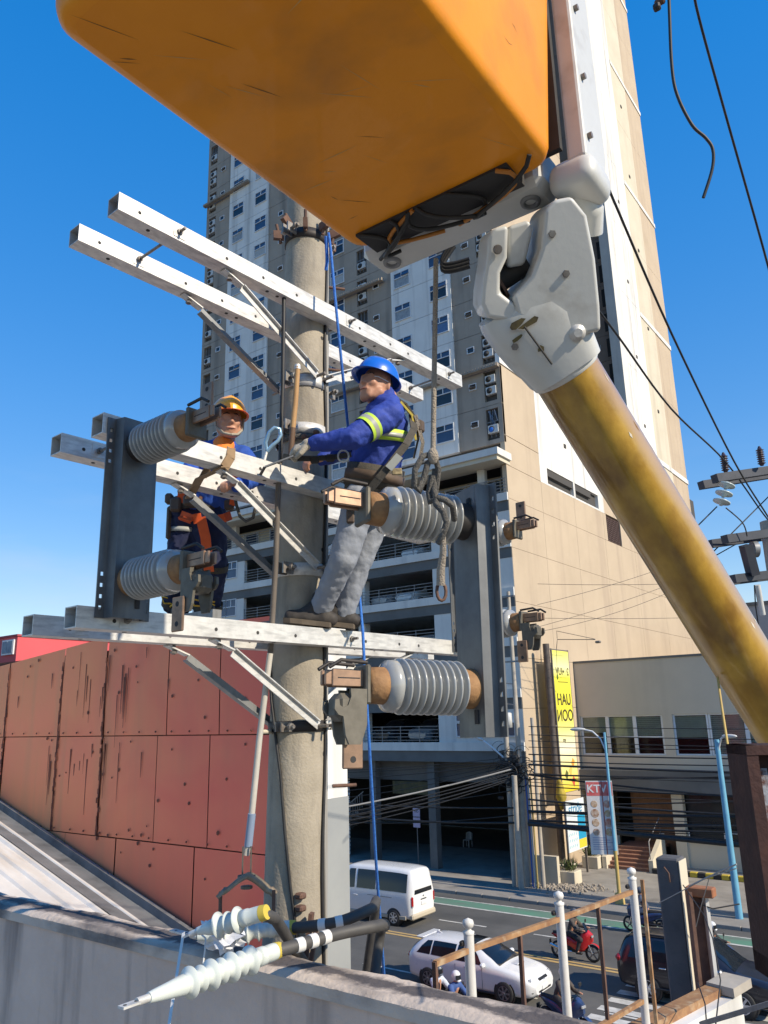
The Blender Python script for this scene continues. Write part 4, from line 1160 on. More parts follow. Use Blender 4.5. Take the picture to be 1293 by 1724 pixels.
tg = MB()
for i in range(90):
    c = V(random.gauss(-20.6, .5), random.gauss(39.0, .12), random.gauss(5.9, .45)); r_ = random.uniform(.12, .45); a0 = random.uniform(0, 6.28); ln = random.uniform(2, 6.5)
    tg.tube([c + V(math.cos(a0 + ln * k / 9) * r_ * 1.3, random.uniform(-.04, .04), math.sin(a0 + ln * k / 9) * r_) for k in range(10)], random.choice([.012, .018, .025]), 5, False)
for i in range(14):
    c = V(random.gauss(-20.6, .5), 38.85, random.gauss(5.9, .5)); tg.bbox(c, (.3, .14, .16), Matrix.Identity(4), .03)
tag(tg.build('cable_tangle', M['cable_black']), 'dense tangle of black wire coils and boxes on the corner poles', 'cables', kind='stuff')
for i, (a, b, s) in enumerate([((-16.879, 35.916, 13.991), (-12.882, 44.420, 16.520), .1), ((-17.637, 36.971, 12.976), (-12.919, 44.710, 15.541), .1), ((-17.295, 37.273, 12.817), (-13.140, 44.706, 15.058), .2), ((-18.039, 36.510, 13.493), (-12.290, 45.759, 13.725), .05), ((-17.985, 38.467, 15.475), (-12.192, 42.761, 15.292), .05)]):
    cable('thin service wire before the sunlit tan wall, %s' % ['steepest of the rising ones', 'middle of the rising ones', 'lowest of the rising ones', 'nearly level lower one', 'nearly level upper one'][i], a, b, s, .012, 'cable_black', group='thin wires before the tan wall')

# extra_rows
for i, (a, b, r) in enumerate([((-19.33, 38.4, 4.75), (6.88, 38.4, 5.19), 0.018), ((-19.47, 38.72, 5.1), (7.0, 38.72, 5.28), 0.03), ((-19.32, 38.33, 4.47), (6.78, 38.33, 4.65), 0.05), ((-19.55, 38.97, 5.62), (7.05, 38.97, 4.81), 0.05), ((-19.25, 38.38, 5.71), (7.09, 38.38, 6.0), 0.018), ((-19.63, 38.82, 3.72), (6.81, 38.82, 4.53), 0.018), ((-19.48, 38.46, 3.32), (6.7, 38.46, 4.54), 0.05), ((-19.71, 38.94, 3.35), (6.68, 38.94, 3.66), 0.05), ((-19.31, 38.44, 5.31), (6.9, 38.44, 4.87), 0.018), ((-19.52, 38.57, 3.43), (6.77, 38.57, 4.83), 0.05), ((-19.46, 38.82, 5.73), (7.16, 38.82, 6.02), 0.018), ((-19.68, 38.84, 3.13), (6.79, 38.84, 4.72), 0.022)]):
    cable('%s slack cable, counted from the left pole upward, among the lower bundles' % ORD[i], a, b, .15 + .1 * (i % 4), r, group='slack cables before the beige building')

# ================================================================== NEIGHBOUR HOUSE WITH THE RED SHEET WALL
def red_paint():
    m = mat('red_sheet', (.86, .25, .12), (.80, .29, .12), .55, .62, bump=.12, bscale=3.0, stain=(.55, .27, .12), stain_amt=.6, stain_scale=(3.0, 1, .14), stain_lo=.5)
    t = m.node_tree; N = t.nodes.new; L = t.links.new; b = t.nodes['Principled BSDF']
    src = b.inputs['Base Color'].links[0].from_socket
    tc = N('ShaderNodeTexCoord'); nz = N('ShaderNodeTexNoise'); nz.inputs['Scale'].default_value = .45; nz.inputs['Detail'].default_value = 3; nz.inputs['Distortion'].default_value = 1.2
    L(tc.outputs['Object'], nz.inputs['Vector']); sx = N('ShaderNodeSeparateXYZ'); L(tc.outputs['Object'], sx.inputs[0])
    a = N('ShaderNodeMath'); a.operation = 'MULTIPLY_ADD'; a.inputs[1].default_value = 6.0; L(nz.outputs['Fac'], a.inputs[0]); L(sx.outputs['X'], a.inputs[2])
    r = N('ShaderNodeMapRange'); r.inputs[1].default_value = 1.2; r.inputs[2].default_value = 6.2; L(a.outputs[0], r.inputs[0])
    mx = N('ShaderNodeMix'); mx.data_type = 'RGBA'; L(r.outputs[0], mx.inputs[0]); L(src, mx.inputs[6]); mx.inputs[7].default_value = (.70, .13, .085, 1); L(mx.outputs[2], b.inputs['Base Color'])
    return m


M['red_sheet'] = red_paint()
M['rust_line'] = mat('rust_line', (.10, .035, .025), (.22, .075, .04), 6, .9)
RW = thing('red_house', 'house with rust streaked red sheet metal wall behind the concrete pole', 'building', (-11, 10, 0))
yr = 8.0
MB().box((-26, yr + .05, 0), (-7.42, 9.0, 10.0)).build('core', M['rust_line'], RW)
# sheets: three rows, uneven joints, upper edge falls to the left
xj = [[-26, -20.5, -17.2, -14.85, -13.0, -11.72, -10.1, -8.9, -7.38], [-26, -20.5, -17.2, -14.8, -13.05, -11.72, -10.3, -9.1, -7.38], [-26, -19, -16.2, -14.2, -12.6, -11.2, -9.35, -7.38]]
zr = [(8.6, 10.35), (7.06, 8.585), (3.2, 7.045)]
random.seed(11)
for r_, (za, zb) in enumerate(zr):
    for i in range(len(xj[r_]) - 1):
        a, b_ = xj[r_][i] + .012, xj[r_][i + 1] - .012
        def top(x): return zb if r_ else 9.92 + min(0.30, (x + 15.3) * .085)
        d = random.uniform(0, .018); tl = random.uniform(-.01, .01)
        n_ = 8
        def fn(u, v, a=a, b_=b_, d=d, tl=tl):
            x = a + (b_ - a) * u
            bow = .022 * math.sin(u * math.pi * random.choice([1, 1])) * math.sin(v * math.pi) if r_ == 1 else .01 * math.sin(v * 3.1)
            return V(x, yr - .004 - d - tl * u - bow, za + (top(x) - za) * v)
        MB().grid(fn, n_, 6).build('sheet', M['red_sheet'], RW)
    sc = MB()
    x = -20
    while x < -7.5:
        sc.lathe([(0, .018), (.014, .012)], (x + random.uniform(-.05, .05), yr - .035, za + .05), (0, -1, 0), 6); x += .42
    tag(sc.build('screw_row', M['rust_line'], RW), kind='stuff')
# dents, scars and rust runs with shapes of their own
sc = MB()
for i in range(34):
    x = random.choice([random.uniform(-15, -8), random.gauss(-11.6, .5), random.gauss(-12.9, .3)]); z1 = random.choice([8.58, 10.05, 8.5, 9.6]) - random.uniform(0, .4); L = random.uniform(.15, .9); w_ = random.uniform(.006, .022)
    sc.add([V(x - w_, yr - .034, z1), V(x + w_, yr - .034, z1), V(x + w_ * .3, yr - .034, z1 - L), V(x - w_ * .2, yr - .034, z1 - L)], [(0, 1, 2, 3)])
for i in range(46):
    x, z = random.uniform(-15.2, -7.6), random.uniform(6.6, 10)
    sc.lathe([(0, random.uniform(.015, .035)), (.004, .01)], (x, yr - .034, z), (0, -1, 0), 6)
for xk in (-14.83, -13.02, -11.72):
    for k in range(40):
        z = 7.1 + k * .07; sc.bbox((xk + random.gauss(0, .012), yr - .03, z), (random.uniform(.015, .05), .012, .085), None, .003)
sc.build('rust_marks', M['rust_line'], RW)
tag(bpy.data.objects['rust_marks'], kind='stuff')
# white end wall, grey dado
MB().box((-7.40, yr - .0, 7.72), (-7.36, 9.02, 10.3)).build('end_wall', M['white_wall'], RW)
MB().box((-7.40, yr - .0, 0), (-7.35, 9.03, 7.72)).build('dado', mat('grey_dado', (.30, .31, .30), (.26, .27, .27), 1, .8), RW)
MB().box((-26, yr - .02, 10.28), (-7.3, 9.1, 10.31)).build('roof_edge', M['rust_line'], RW) if False else None

# pinkish red block far left
PB = thing('pink_block', 'bright pinkish red block with a small window behind the red sheet wall', 'building', (-22, 12, 0))
c_ = V(*(-19.304, 10.500, 10.993))
MB().box((c_.x - 9, 10.5, 0), (c_.x, 17, c_.z)).build('wall', mat('pink_red', (.62, .09, .10), (.57, .08, .09), .4, .7), PB)
MB().box((c_.x - 9.03, 10.47, c_.z), (c_.x + .03, 17.03, c_.z + .05)).build('coping', mat('pink_dark', (.35, .05, .06), None, rough=.7), PB)
_wx = (-19.678, 10.480, 10.734)
_pw = MB().box((_wx[0] - .27, 10.45, _wx[2] - .19), (_wx[0] + .29, 10.49, _wx[2] + .19)).build('window', M['frame_white'], PB)
MB().box((_wx[0] - .23, 10.44, _wx[2] - .15), (_wx[0] + .0, 10.45, _wx[2] + .15)).build('pane', M['curtain'], _pw)
MB().box((_wx[0] + .03, 10.44, _wx[2] - .15), (_wx[0] + .25, 10.45, _wx[2] + .15)).build('pane', M['curtain'], _pw)

# ================================================================== ROOF, FLASHING, PARAPET
M['roof_sheet'] = mat('roof_sheet', (.66, .64, .60), (.54, .52, .49), 1.4, .5, stain=(.42, .34, .25), stain_amt=.5, stain_scale=(.3, 2, 1))
M['flashing'] = mat('flashing', (.20, .205, .21), (.13, .135, .14), 2.0, .6, metal=.2, stain=(.05, .05, .05), stain_amt=.6, stain_scale=(1, 1, 1))
def zroof(x): return 7.50 - .275 * (x + 14.81) - .06
rf = MB()
yk = 3.1; pts = []
while yk < 7.35:
    pts += [(yk, 0), (yk + .16, 0), (yk + .19, .035), (yk + .23, .035), (yk + .26, 0)]; yk += .28
vs = []; nn = len(pts)
for x in (-22, -4.2): vs += [V(x, y, zroof(x) + dz) for y, dz in pts]
rf.add(vs, [(i, i + 1, nn + i + 1, nn + i) for i in range(nn - 1)])
o = rf.build('corrugated_roof', M['roof_sheet']); tag(o, 'pale corrugated metal roof sloping down beside the red wall', 'roof')
FLS = thing('roof_gutter', 'dark grey metal flashing gutter between corrugated roof and red wall', 'gutter', (-10, 7.7, 6))
for i in range(6):
    xa, xb = -22 + i * 2.9, -22 + (i + 1) * 2.9 + .04
    MB().add([V(xa, 7.25, zroof(xa) + .05), V(xb, 7.25, zroof(xb) + .045), V(xb, 7.9, zroof(xb) - .03), V(xa, 7.9, zroof(xa) - .025)], [(0, 1, 2, 3)]).build('flashing_sheet', M['flashing'], FLS)
MB().prism([V(-22, 7.86, zroof(-22) - .1), V(-4.5, 7.86, zroof(-4.5) - .1), V(-4.5, 7.86, zroof(-4.5) + .1), V(-22, 7.86, zroof(-22) + .1)], (0, .07, 0)).build('upstand', M['flashing'], FLS)
for yk in (5.35, 6.3):
    MB().bar((-22, yk, zroof(-22) + .06), (-4.2, yk, zroof(-4.2) + .06), .16, .05).build('ridge_cap', M['roof_sheet'], FLS)
M['parapet'] = mat('parapet', (.68, .52, .425), (.56, .425, .345), 1.6, .9, bump=.4, bscale=25, stain=(.17, .14, .13), stain_amt=.75, stain_scale=(2.6, 2.6, .3))
M['coping_conc'] = mat('coping_conc', (.62, .52, .43), (.48, .40, .34), 2.2, .9, bump=.5, bscale=22, stain=(.045, .042, .05), stain_amt=.92, stain_scale=(.55, 1.6, 1), stain_lo=.47)  # the coping's own concrete colour with black mould blotches
PW = thing('parapet_wall', 'weathered concrete parapet wall with black mould on its top', 'wall', (-4, 2.95, 6))
def pf(x): return 2.855 - .012 * (x + 3)
b = MB()
b.prism([V(-9, pf(-9), 4.5), V(1, pf(1), 4.5), V(1, pf(1) + .21, 4.5), V(-9, pf(-9) + .21, 4.5)], (0, 0, 3.17)); b.build('wall_body', M['parapet'], PW)
random.seed(5)
def cop(u, v):
    x = -9 + 10 * u
    y = pf(x) - .012 + .234 * v + random.uniform(-.002, .002)
    z = 7.70 + .006 * math.sin(x * 9) * math.sin(v * 5) + random.uniform(-.003, .003) - (.02 if v in (0, 1) else 0)
    return V(x, y, z)
cp = MB().grid(cop, 260, 8)
for s_, v in ((-.012, 0), (.222, 1)):
    cp.grid(lambda u, w_: V(-9 + 10 * u, pf(-9 + 10 * u) + s_ + random.uniform(-.0015, .0015), 7.682 - .05 * w_), 120, 1)
def mouldy(m):
    # a black mould strip has grown along the middle of the coping
    t = m.node_tree; N = t.nodes.new; L = t.links.new; b = t.nodes['Principled BSDF']
    src = b.inputs['Base Color'].links[0].from_socket
    tc = N('ShaderNodeTexCoord'); sx = N('ShaderNodeSeparateXYZ'); L(tc.outputs['Object'], sx.inputs[0])
    nz = N('ShaderNodeTexNoise'); nz.inputs['Scale'].default_value = 5; nz.inputs['Detail'].default_value = 8; nz.inputs['Roughness'].default_value = .7; L(tc.outputs['Object'], nz.inputs['Vector'])
    tilt = N('ShaderNodeMath'); tilt.operation = 'MULTIPLY_ADD'; tilt.inputs[1].default_value = .012; L(sx.outputs['X'], tilt.inputs[0]); L(sx.outputs['Y'], tilt.inputs[2])
    d = N('ShaderNodeMath'); d.operation = 'ABSOLUTE'; s0 = N('ShaderNodeMath'); s0.operation = 'ADD'; s0.inputs[1].default_value = -.035; L(tilt.outputs[0], s0.inputs[0]); L(s0.outputs[0], d.inputs[0])
    w = N('ShaderNodeMath'); w.operation = 'MULTIPLY_ADD'; w.inputs[1].default_value = -.22; L(nz.outputs['Fac'], w.inputs[0]); L(d.outputs[0], w.inputs[2])
    r = N('ShaderNodeMapRange'); r.inputs[1].default_value = -.035; r.inputs[2].default_value = -.075; r.inputs[4].default_value = .9; L(w.outputs[0], r.inputs[0])
    mx = N('ShaderNodeMix'); mx.data_type = 'RGBA'; L(r.outputs[0], mx.inputs[0]); L(src, mx.inputs[6]); mx.inputs[7].default_value = (.05, .045, .052, 1); L(mx.outputs[2], b.inputs['Base Color'])
mouldy(M['coping_conc'])
cp.build('coping', M['coping_conc'], PW)
sheet('roof_deck', -9, 1, -6, 2.8, 6.4, M['concrete_pave'])
tag(bpy.data.objects['roof_deck'], kind='structure')

# ================================================================== THE POLE
PX, PY = -3.17, 3.47
a_ = R(3.8)
DA = V(math.sin(a_), math.cos(a_), 0)         # along the crossarms
NA = V(math.cos(a_), -math.sin(a_), 0)        # across them, towards the camera side
P0 = V(PX, PY, 0)
def pa(off, s, z): return P0 + NA * off + DA * s + V(0, 0, z)
def pv(z): return V(PX + .807 * (z - 10.15) * .0164, PY + .59 * (z - 10.15) * .0164, z)
def prad(z): return .1640 - (z - 8.18) * .0071
M['pole_conc'] = mat('pole_conc', (.37, .325, .255), (.28, .245, .19), 5, .9, bump=.22, bscale=70, stain=(.17, .155, .13), stain_amt=.6, stain_scale=(2.5, 2.5, .5))
M['galv'] = mat('galv', (.72, .71, .67), (.56, .55, .53), 14, .5, metal=.35, bump=.05, bscale=200, stain=(.36, .355, .34), stain_amt=.6, stain_scale=(2.5, .5, 2.5), stain_lo=.48)
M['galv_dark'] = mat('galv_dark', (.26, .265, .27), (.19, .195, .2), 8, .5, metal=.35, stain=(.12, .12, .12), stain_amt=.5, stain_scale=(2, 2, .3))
M['bolt'] = mat('bolt', (.30, .29, .27), (.17, .14, .12), 20, .5, metal=.6)
M['rust_iron'] = mat('rust_iron', (.16, .085, .055), (.09, .05, .04), 14, .8)
M['dark_iron'] = mat('dark_iron', (.03, .028, .027), (.055, .045, .04), 12, .6, metal=.3)
PL = thing('concrete_pole', 'thick round concrete utility pole in the middle carrying the crossarms', 'utility pole', (PX, PY, 0))
MB().tube([pv(z) for z in (0, 4, 7, 8, 9, 10, 11, 12, 13, 13.6)], [prad(z) for z in (0, 4, 7, 8, 9, 10, 11, 12, 13, 13.6)], 40).build('shaft', M['pole_conc'], PL)
def band(z, h, m='galv', dz=0):
    r = prad(z)
    b = MB().lathe([(-h / 2, r + .001), (-h / 2, r + .009), (h / 2, r + .008), (h / 2, r + .001)], pv(z), (0, 0, 1), 36, True, False)
    o = b.build('pole_band', M[m], PL)
    for s in (-1, 1):
        q = MB(); c = pa(.06, s * (r + .035), z)
        for t_ in (-.022, .022): q.bar(c + NA * t_ - DA * s * .04, c + NA * t_ + DA * s * .04, .012, h * .9)
        q.tube([c - NA * .075, c + NA * .085], .011, 8); q.lathe([(0, .02), (.018, .02)], c + NA * .05, NA, 6, False); q.lathe([(0, .02), (.018, .02)], c - NA * .062, NA, 6, False)
        q.build('clamp_bolt', M['bolt'], o)
    return o
for z, h, m in [(11.93, .07, 'dark_iron'), (10.86, .075, 'galv'), (10.54, .07, 'galv'), (9.65, .075, 'galv'), (8.755, .06, 'dark_iron')]: band(z, h, m)
# step bolts and holes
for (s, z, off) in [(.12, 8.42, .1), (.11, 11.0, .1), (.1, 11.6, .1)]:
    c = pa(prad(z) * .8, s, z)
    MB().tube([c, c + (NA * .6 + DA * .9).normalized() * .14], .010, 8).build('step_bolt', M['rust_iron'], PL)
for (s, z) in [(.07, 8.83), (.07, 8.9), (.07, 8.6), (.02, 11.18), (.05, 11.18), (.04, 9.78)]:
    r = prad(z); d = (NA * math.sqrt(max(1 - (s / r) ** 2, 0)) + DA * (s / r))
    MB().lathe([(-.01, .014), (.0015, .013)], pv(z) + d * r, d, 10).build('bolt_hole', M['dark_inside'], PL)
# rusty bracket cluster hidden half behind the bucket
b = MB()
for i in range(7):
    an = R(-130 + i * 40); d = V(math.cos(an), math.sin(an), 0); c = pv(11.97) + d * .155
    q_ = MB().bar(c, c + d * .07 + V(0, 0, random.uniform(-.03, .05)), .03, .06); q_.tube([c + d * .02 + V(0, 0, -.06), c + d * .05 + V(0, 0, .08)], .011, 7); q_.build('bracket', M['rust_iron'], PL)
pass
# cables and ground wire running down the shaft
for i, (an, m_, r_) in enumerate([(R(18), 'cable_black', .009), (R(28), 'cable_grey', .010), (R(40), 'cable_grey', .008)]):
    pts = []
    for k in range(30):
        z = 12.2 - k * .17; rr = prad(z) + .009; aa = an + .12 * math.sin(k * .7 + i)
        pts.append(pv(z) + V(math.cos(aa) * rr, math.sin(aa) * rr, 0))
    MB().tube(pts, r_, 6).build('ground_wire', M[m_], PL)
pts = [pv(z) + V(math.cos(t_) * (prad(z) + .012), math.sin(t_) * (prad(z) + .012), 0) for z, t_ in [(9.1, R(-125)), (8.9, R(-110)), (8.7, R(-92)), (8.5, R(-78)), (8.2, R(-66)), (7.95, R(-55)), (7.7, R(-42)), (7.3, R(-35)), (6.5, R(-30))]]
MB().tube(pts, .0085, 6).build('ground_wire', M['cable_black'], PL)
b = MB(); c = pv(7.86) + V(.80, -.60, 0) * (prad(7.86) + .02)
for dz in (-.03, .03): b.bbox(c + V(0, 0, dz), (.05, .05, .03), None, .008)
b.bar(c + V(.02, 0, -.35), c + V(.06, .02, -.05), .05, .02); b.bar(c + V(.06, 0, -.33), c + V(.10, .02, -.08), .03, .02); b.build('cable_clamp', M['rust_iron'], PL)

# ================================================================== CROSSARMS AND BRACES
AH = {'upper': 11.33, 'middle': 10.145, 'lower': 9.245}
hole_m = M['dark_inside']
for lv in ('upper', 'middle', 'lower'):
    z = AH[lv]; hh = .10 if lv != 'lower' else .095
    for side, off in (('near', .195), ('far', -.19)):
        s0, s1 = (-1.5, 1.5) if lv != 'lower' else (-1.56, 1.5)
        t = thing('crossarm', '%s hollow galvanised steel crossarm of the %s pair, on the %s side of the pole' % ('bright', lv, side), 'crossarm', tuple(pa(off, 0, z)), 0, 'steel crossarms bolted to the pole')
        b = MB()
        w2, h2, th = .05, hh / 2, .005
        A0, A1 = pa(off, s0, z), pa(off, s1, z)
        # four walls so that the end is an open tube
        for (dn, dz, ww, wh) in [(w2 - th / 2, 0, th, hh), (-w2 + th / 2, 0, th, hh), (0, h2 - th / 2, 2 * w2 - 2 * th, th), (0, -h2 + th / 2, 2 * w2 - 2 * th, th)]:
            b.bar(A0 + NA * dn + V(0, 0, dz), A1 + NA * dn + V(0, 0, dz), ww, wh, (0, 0, 1))
        b.build('tube', M['galv'], t)
        for s in (-1.38, -.82, -.55, -.28, .3, .62, .82, 1.3):
            MB().lathe([(0, .0095), (.0012, .0095)], pa(off + w2 + .0002, s, z - .008), NA, 10).build('bolt_hole', hole_m, t)
        for s in (-1.3, -.48, -.4, .4, .5, 1.25):
            MB().lathe([(0, .011), (.0012, .011)], pa(off + .005, s, z - h2 - .0002), (0, 0, -1), 10).build('bolt_hole', hole_m, t)
    for s in ((-1.14, .2, 1.32) if lv == 'upper' else (.2, -1.30) if lv == 'middle' else (.17, -1.32)):
        t = thing('spacer_bolt', 'long threaded bolt tying the %s crossarms together, %s' % (lv, 'left end' if s < -.5 else 'right end' if s > 1 else 'just right of the pole'), 'bolt', tuple(pa(0, s, z)), 0, 'spacer bolts between crossarms')
        MB().tube([pa(-.28, s, z), pa(.30, s, z)], .008, 8).build('rod', M['bolt'], t)
        for o_ in (.246, -.13, .134, -.25): MB().lathe([(0, .017), (.014, .017)], pa(o_, s, z), NA, 6, False).build('nut', M['bolt'], t)
        for o_ in (.2465, -.139): MB().bar(pa(o_ - .0, s - .035, z), pa(o_, s + .035, z), .004, .07).build('washer', M['galv'], t)
bz = {'upper': (10.885, 11.28), 'middle': (9.655, 10.095), 'lower': (8.755, 9.197)}
for lv in bz:
    zl, zh = bz[lv]
    for off, sd in ((.195, 'near'), (-.19, 'far')):
        for sg in (-1, 1):
            a = pa(off, sg * .76, zh - .012); c = pa(off * .9, sg * .035, zl)
            t = thing('crossarm_brace', 'steel angle brace under the %s crossarm of the %s pair, %s of the pole' % (sd, lv, 'left' if sg < 0 else 'right'), 'brace', tuple(c), 0, 'angle braces')
            d = (c - a).normalized(); up = NA * (1 if off > 0 else -1)
            bn = a + d * .1
            b = MB()
            n_ = d.cross(up).normalized()
            b.bar(bn, c, .045, .006, up); b.bar(bn + n_ * .02 * sg, c - d * .02 + n_ * .02 * sg, .006, .045, up)
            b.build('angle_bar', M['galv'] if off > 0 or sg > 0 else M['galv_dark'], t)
            MB().bar(pa(off, sg * .81, zh - .006), bn + V(0, 0, .01), .05, .008).build('foot', M['galv'], t)
            MB().tube([a + V(0, 0, .01), a - V(0, 0, .04)], .009, 8).build('bolt', M['bolt'], t)
            MB().lathe([(0, .018), (.012, .018)], a - V(0, 0, .035), (0, 0, 1), 6, False).build('nut', M['bolt'], t)
            MB().tube([c - up * .03, c + up * .07], .010, 8).build('bolt', M['bolt'], t)

# ================================================================== SWITCH UNITS
M['channel'] = mat('channel', (.15, .155, .16), (.095, .10, .105), 6, .45, metal=.4, stain=(.24, .24, .235), stain_amt=.4, stain_scale=(3, 3, .4))
M['porcelain'] = mat('porcelain', (.36, .365, .355), (.31, .315, .305), 8, .22, coat=.5)
M['cap_brown'] = mat('cap_brown', (.33, .18, .075), (.21, .11, .05), 18, .75, bump=.2, bscale=60)
M['copper'] = mat('copper', (.40, .25, .165), (.22, .145, .10), 12, .45, metal=.5)
M['cast'] = mat('cast', (.17, .155, .125), (.11, .10, .08), 14, .6, metal=.4)


def build_unit(label, loc, rz, top_pad=True):
    t = thing('switch_unit', label, 'switch unit', loc, rz, 'insulator switch units')
    h = .93; d = .06
    b = MB()
    b.bar((d - .003, 0, 0), (d - .003, 0, h), .15, .007, (1, 0, 0))
    for s in (-1, 1):
        b.prism([V(d, s * .075, 0), V(.0, s * .088, 0), V(.0, s * .096, 0), V(d, s * .083, 0)], (0, 0, h))
        b.box((0, min(s * .092, s * .106), 0), (.007, max(s * .092, s * .106), h)); b.box((0, min(s * .121, s * .134), 0), (.007, max(s * .121, s * .134), h))
        zc = 0; hs = [.045, .095, .145, .195, .72, .77, .82, .87]
        for z in hs + [h]:
            b.box((0, min(s * .106, s * .121), zc), (.007, max(s * .106, s * .121), (z - .009) if z < h else h)); zc = z + .009
    b.build('channel', M['channel'], t, local=True)
    for z in (.07, .86):
        MB().bbox((d + .004, .035, z), (.004, .022, .05), None, .001).build('slot', M['dark_inside'], t, local=True)
    for k, zi in enumerate((.17, .80)):
        ax = V(1, 0, 0); o = V(d, 0, zi)
        prof = [(0, .068), (.012, .070), (.05, .064), (.052, .074)]
        n_ = 9
        for i in range(n_):
            x0 = .055 + i * .0285
            prof += [(x0, .069), (x0 + .004, .078), (x0 + .0085, .0935), (x0 + .0125, .0965), (x0 + .0155, .0955), (x0 + .0175, .090), (x0 + .019, .074), (x0 + .024, .069)]
        prof += [(.055 + n_ * .0285, .073), (.055 + n_ * .0285 + .010, .090), (.348, .087), (.362, .062)]
        ins = MB().lathe(prof, o, ax, 36).build('insulator', M['porcelain'], t, local=True)
        MB().lathe([(0, .072), (.05, .068)], o, ax, 28).build('base_cap', M['dark_iron'] if k else M['cap_brown'], ins, local=True)
        MB().lathe([(.355, .060), (.36, .063), (.425, .060), (.43, .045)], o, ax, 28).build('end_cap', M['cap_brown'], ins, local=True)
        # contact jaw
        tm = MB().bbox(o + V(.438, 0, 0), (.020, .105, .13), None, .006).build('terminal', M['cast'], t, local=True)
        for s in (-1, 1):
            j = MB(); j.bbox(o + V(.50, s * .021, .02), (.12, .012, .058), None, .003); j.bbox(o + V(.571, s * .017, .02), (.026, .012, .05), None, .004); j.build('contact_jaw', M['copper'], tm, local=True)
            MB().bar(o + V(.46, s * .0275, .02), o + V(.54, s * .0275, .02), .002, .003).build('jaw_slit', M['dark_inside'], tm, local=True)
        for s in (-1, 1): MB().tube([o + V(.445, s * .05, .07), o + V(.54, s * .05, .075), o + V(.58, s * .045, .05)], .007, 6).build('guide_rod', M['dark_iron'], tm, local=True)
        sgn = 1 if k else -1
        # casting with hook
        for s in ((-1, 1) if not k else ()):
            y = s * .045
            poly = [(.445, -.02), (.515, -.02), (.512, -.05), (.525, -.085), (.545, -.095), (.56, -.085), (.563, -.06), (.58, -.065), (.582, -.10), (.565, -.122), (.545, -.128), (.535, -.20), (.52, -.235), (.47, -.235), (.445, -.16)]
            MB().prism([o + V(px_, y - .006, pz_) for px_, pz_ in [(.445 + (a_x - .445) * .85, a_z * .82) for a_x, a_z in poly]], (0, .012, 0)).build('hook', M['cast'], tm, local=True)
        if not k: MB().bbox(o + V(.50, 0, -.075), (.1, .09, .09), None, .02).build('hook_body', M['cast'], tm, local=True)
        if k and not top_pad: continue
        pz = .135 if k else -.20
        pad = MB().bbox(o + V(.446, -.058 if not k else .05, pz), (.075, .012, .14), None, .004).build('terminal_pad', M['copper'], tm, local=True)
        for dz in (-.04, .04): MB().lathe([(0, .011), (.0135, .011)], o + V(.446, (-.058 if not k else .05) - .0067, pz + dz), (0, 1, 0), 10).build('pad_hole', M['dark_inside'], pad, local=True)
    return t


lu = build_unit('switch unit with dark channel at the left end of the crossarms', tuple(pa(.247, -1.345, 9.245)), -a_)
ru = build_unit('switch unit fixed to the far right crossarm ends, half hidden', tuple(pa(.247, 1.33, 9.215)), -a_)
hu = build_unit('switch unit hanging from the rope at right, insulators pointing left', (-1.44, 2.56, 8.715), R(-116), False)
hu.rotation_euler = (R(1.5), R(-2), R(-116))
# hoisting rope
M['rope_tan'] = mat('rope_tan', (.36, .31, .25), (.27, .23, .185), 40, .9, bump=.6, bscale=160)
M['sling'] = mat('sling', (.11, .105, .095), (.075, .07, .065), 30, .9, bump=.5, bscale=120)
HR = thing('hoist_rope', 'tan rope hanging from the bucket and knotted round the hung insulator', 'rope', (-1.5, 2.2, 9))
top_ = V(*(-1.321, 2.172, 10.419)); mid_ = V(*(-1.383, 2.190, 9.669))
MB().tube([top_ + (mid_ - top_) * (i / 8) for i in range(9)], .0095, 8).build('rope', M['rope_tan'], HR)
k1 = [(-1.381, 2.188, 9.679), (-1.400, 2.152, 9.668), (-1.419, 2.129, 9.618), (-1.432, 2.137, 9.563), (-1.421, 2.152, 9.543), (-1.405, 2.161, 9.591), (-1.391, 2.167, 9.643), (-1.372, 2.185, 9.670), (-1.375, 2.209, 9.629), (-1.403, 2.227, 9.551)]
MB().tube(k1, .0115, 8).build('knot_loop', M['sling'], HR)
k2 = [(-1.388, 2.211, 9.632), (-1.399, 2.211, 9.569), (-1.381, 2.196, 9.498), (-1.356, 2.198, 9.469), (-1.353, 2.212, 9.433), (-1.375, 2.212, 9.384), (-1.393, 2.217, 9.367)]
MB().tube(k2, .012, 8).build('sling_strand', M['sling'], HR)
k3 = [(-1.395, 2.201, 9.609), (-1.416, 2.205, 9.549), (-1.407, 2.197, 9.514), (-1.378, 2.202, 9.524), (-1.353, 2.211, 9.513), (-1.347, 2.246, 9.498), (-1.375, 2.301, 9.464)]
MB().tube(k3, .0115, 8).build('sling_strand', M['sling'], HR)
MB().ell((-1.372, 2.173, 9.667), (.02, .02, .03), 10, 8).build('knot', M['rope_tan'], HR)
k4 = [(-1.368, 2.207, 9.414), (-1.385, 2.232, 9.337), (-1.407, 2.247, 9.280), (-1.416, 2.257, 9.230)]
MB().tube(k4, [.011, .012, .015, .016], 8).build('tail', M['rope_tan'], HR)
ring = V(*(-1.418, 2.262, 9.209)); vx = V(.807, .59, 0)
MB().tube([ring + vx * math.cos(i * .5236) * .016 + V(0, 0, math.sin(i * .5236) * .032) for i in range(13)], .006, 7).build('shackle', M['rust_iron'], HR)

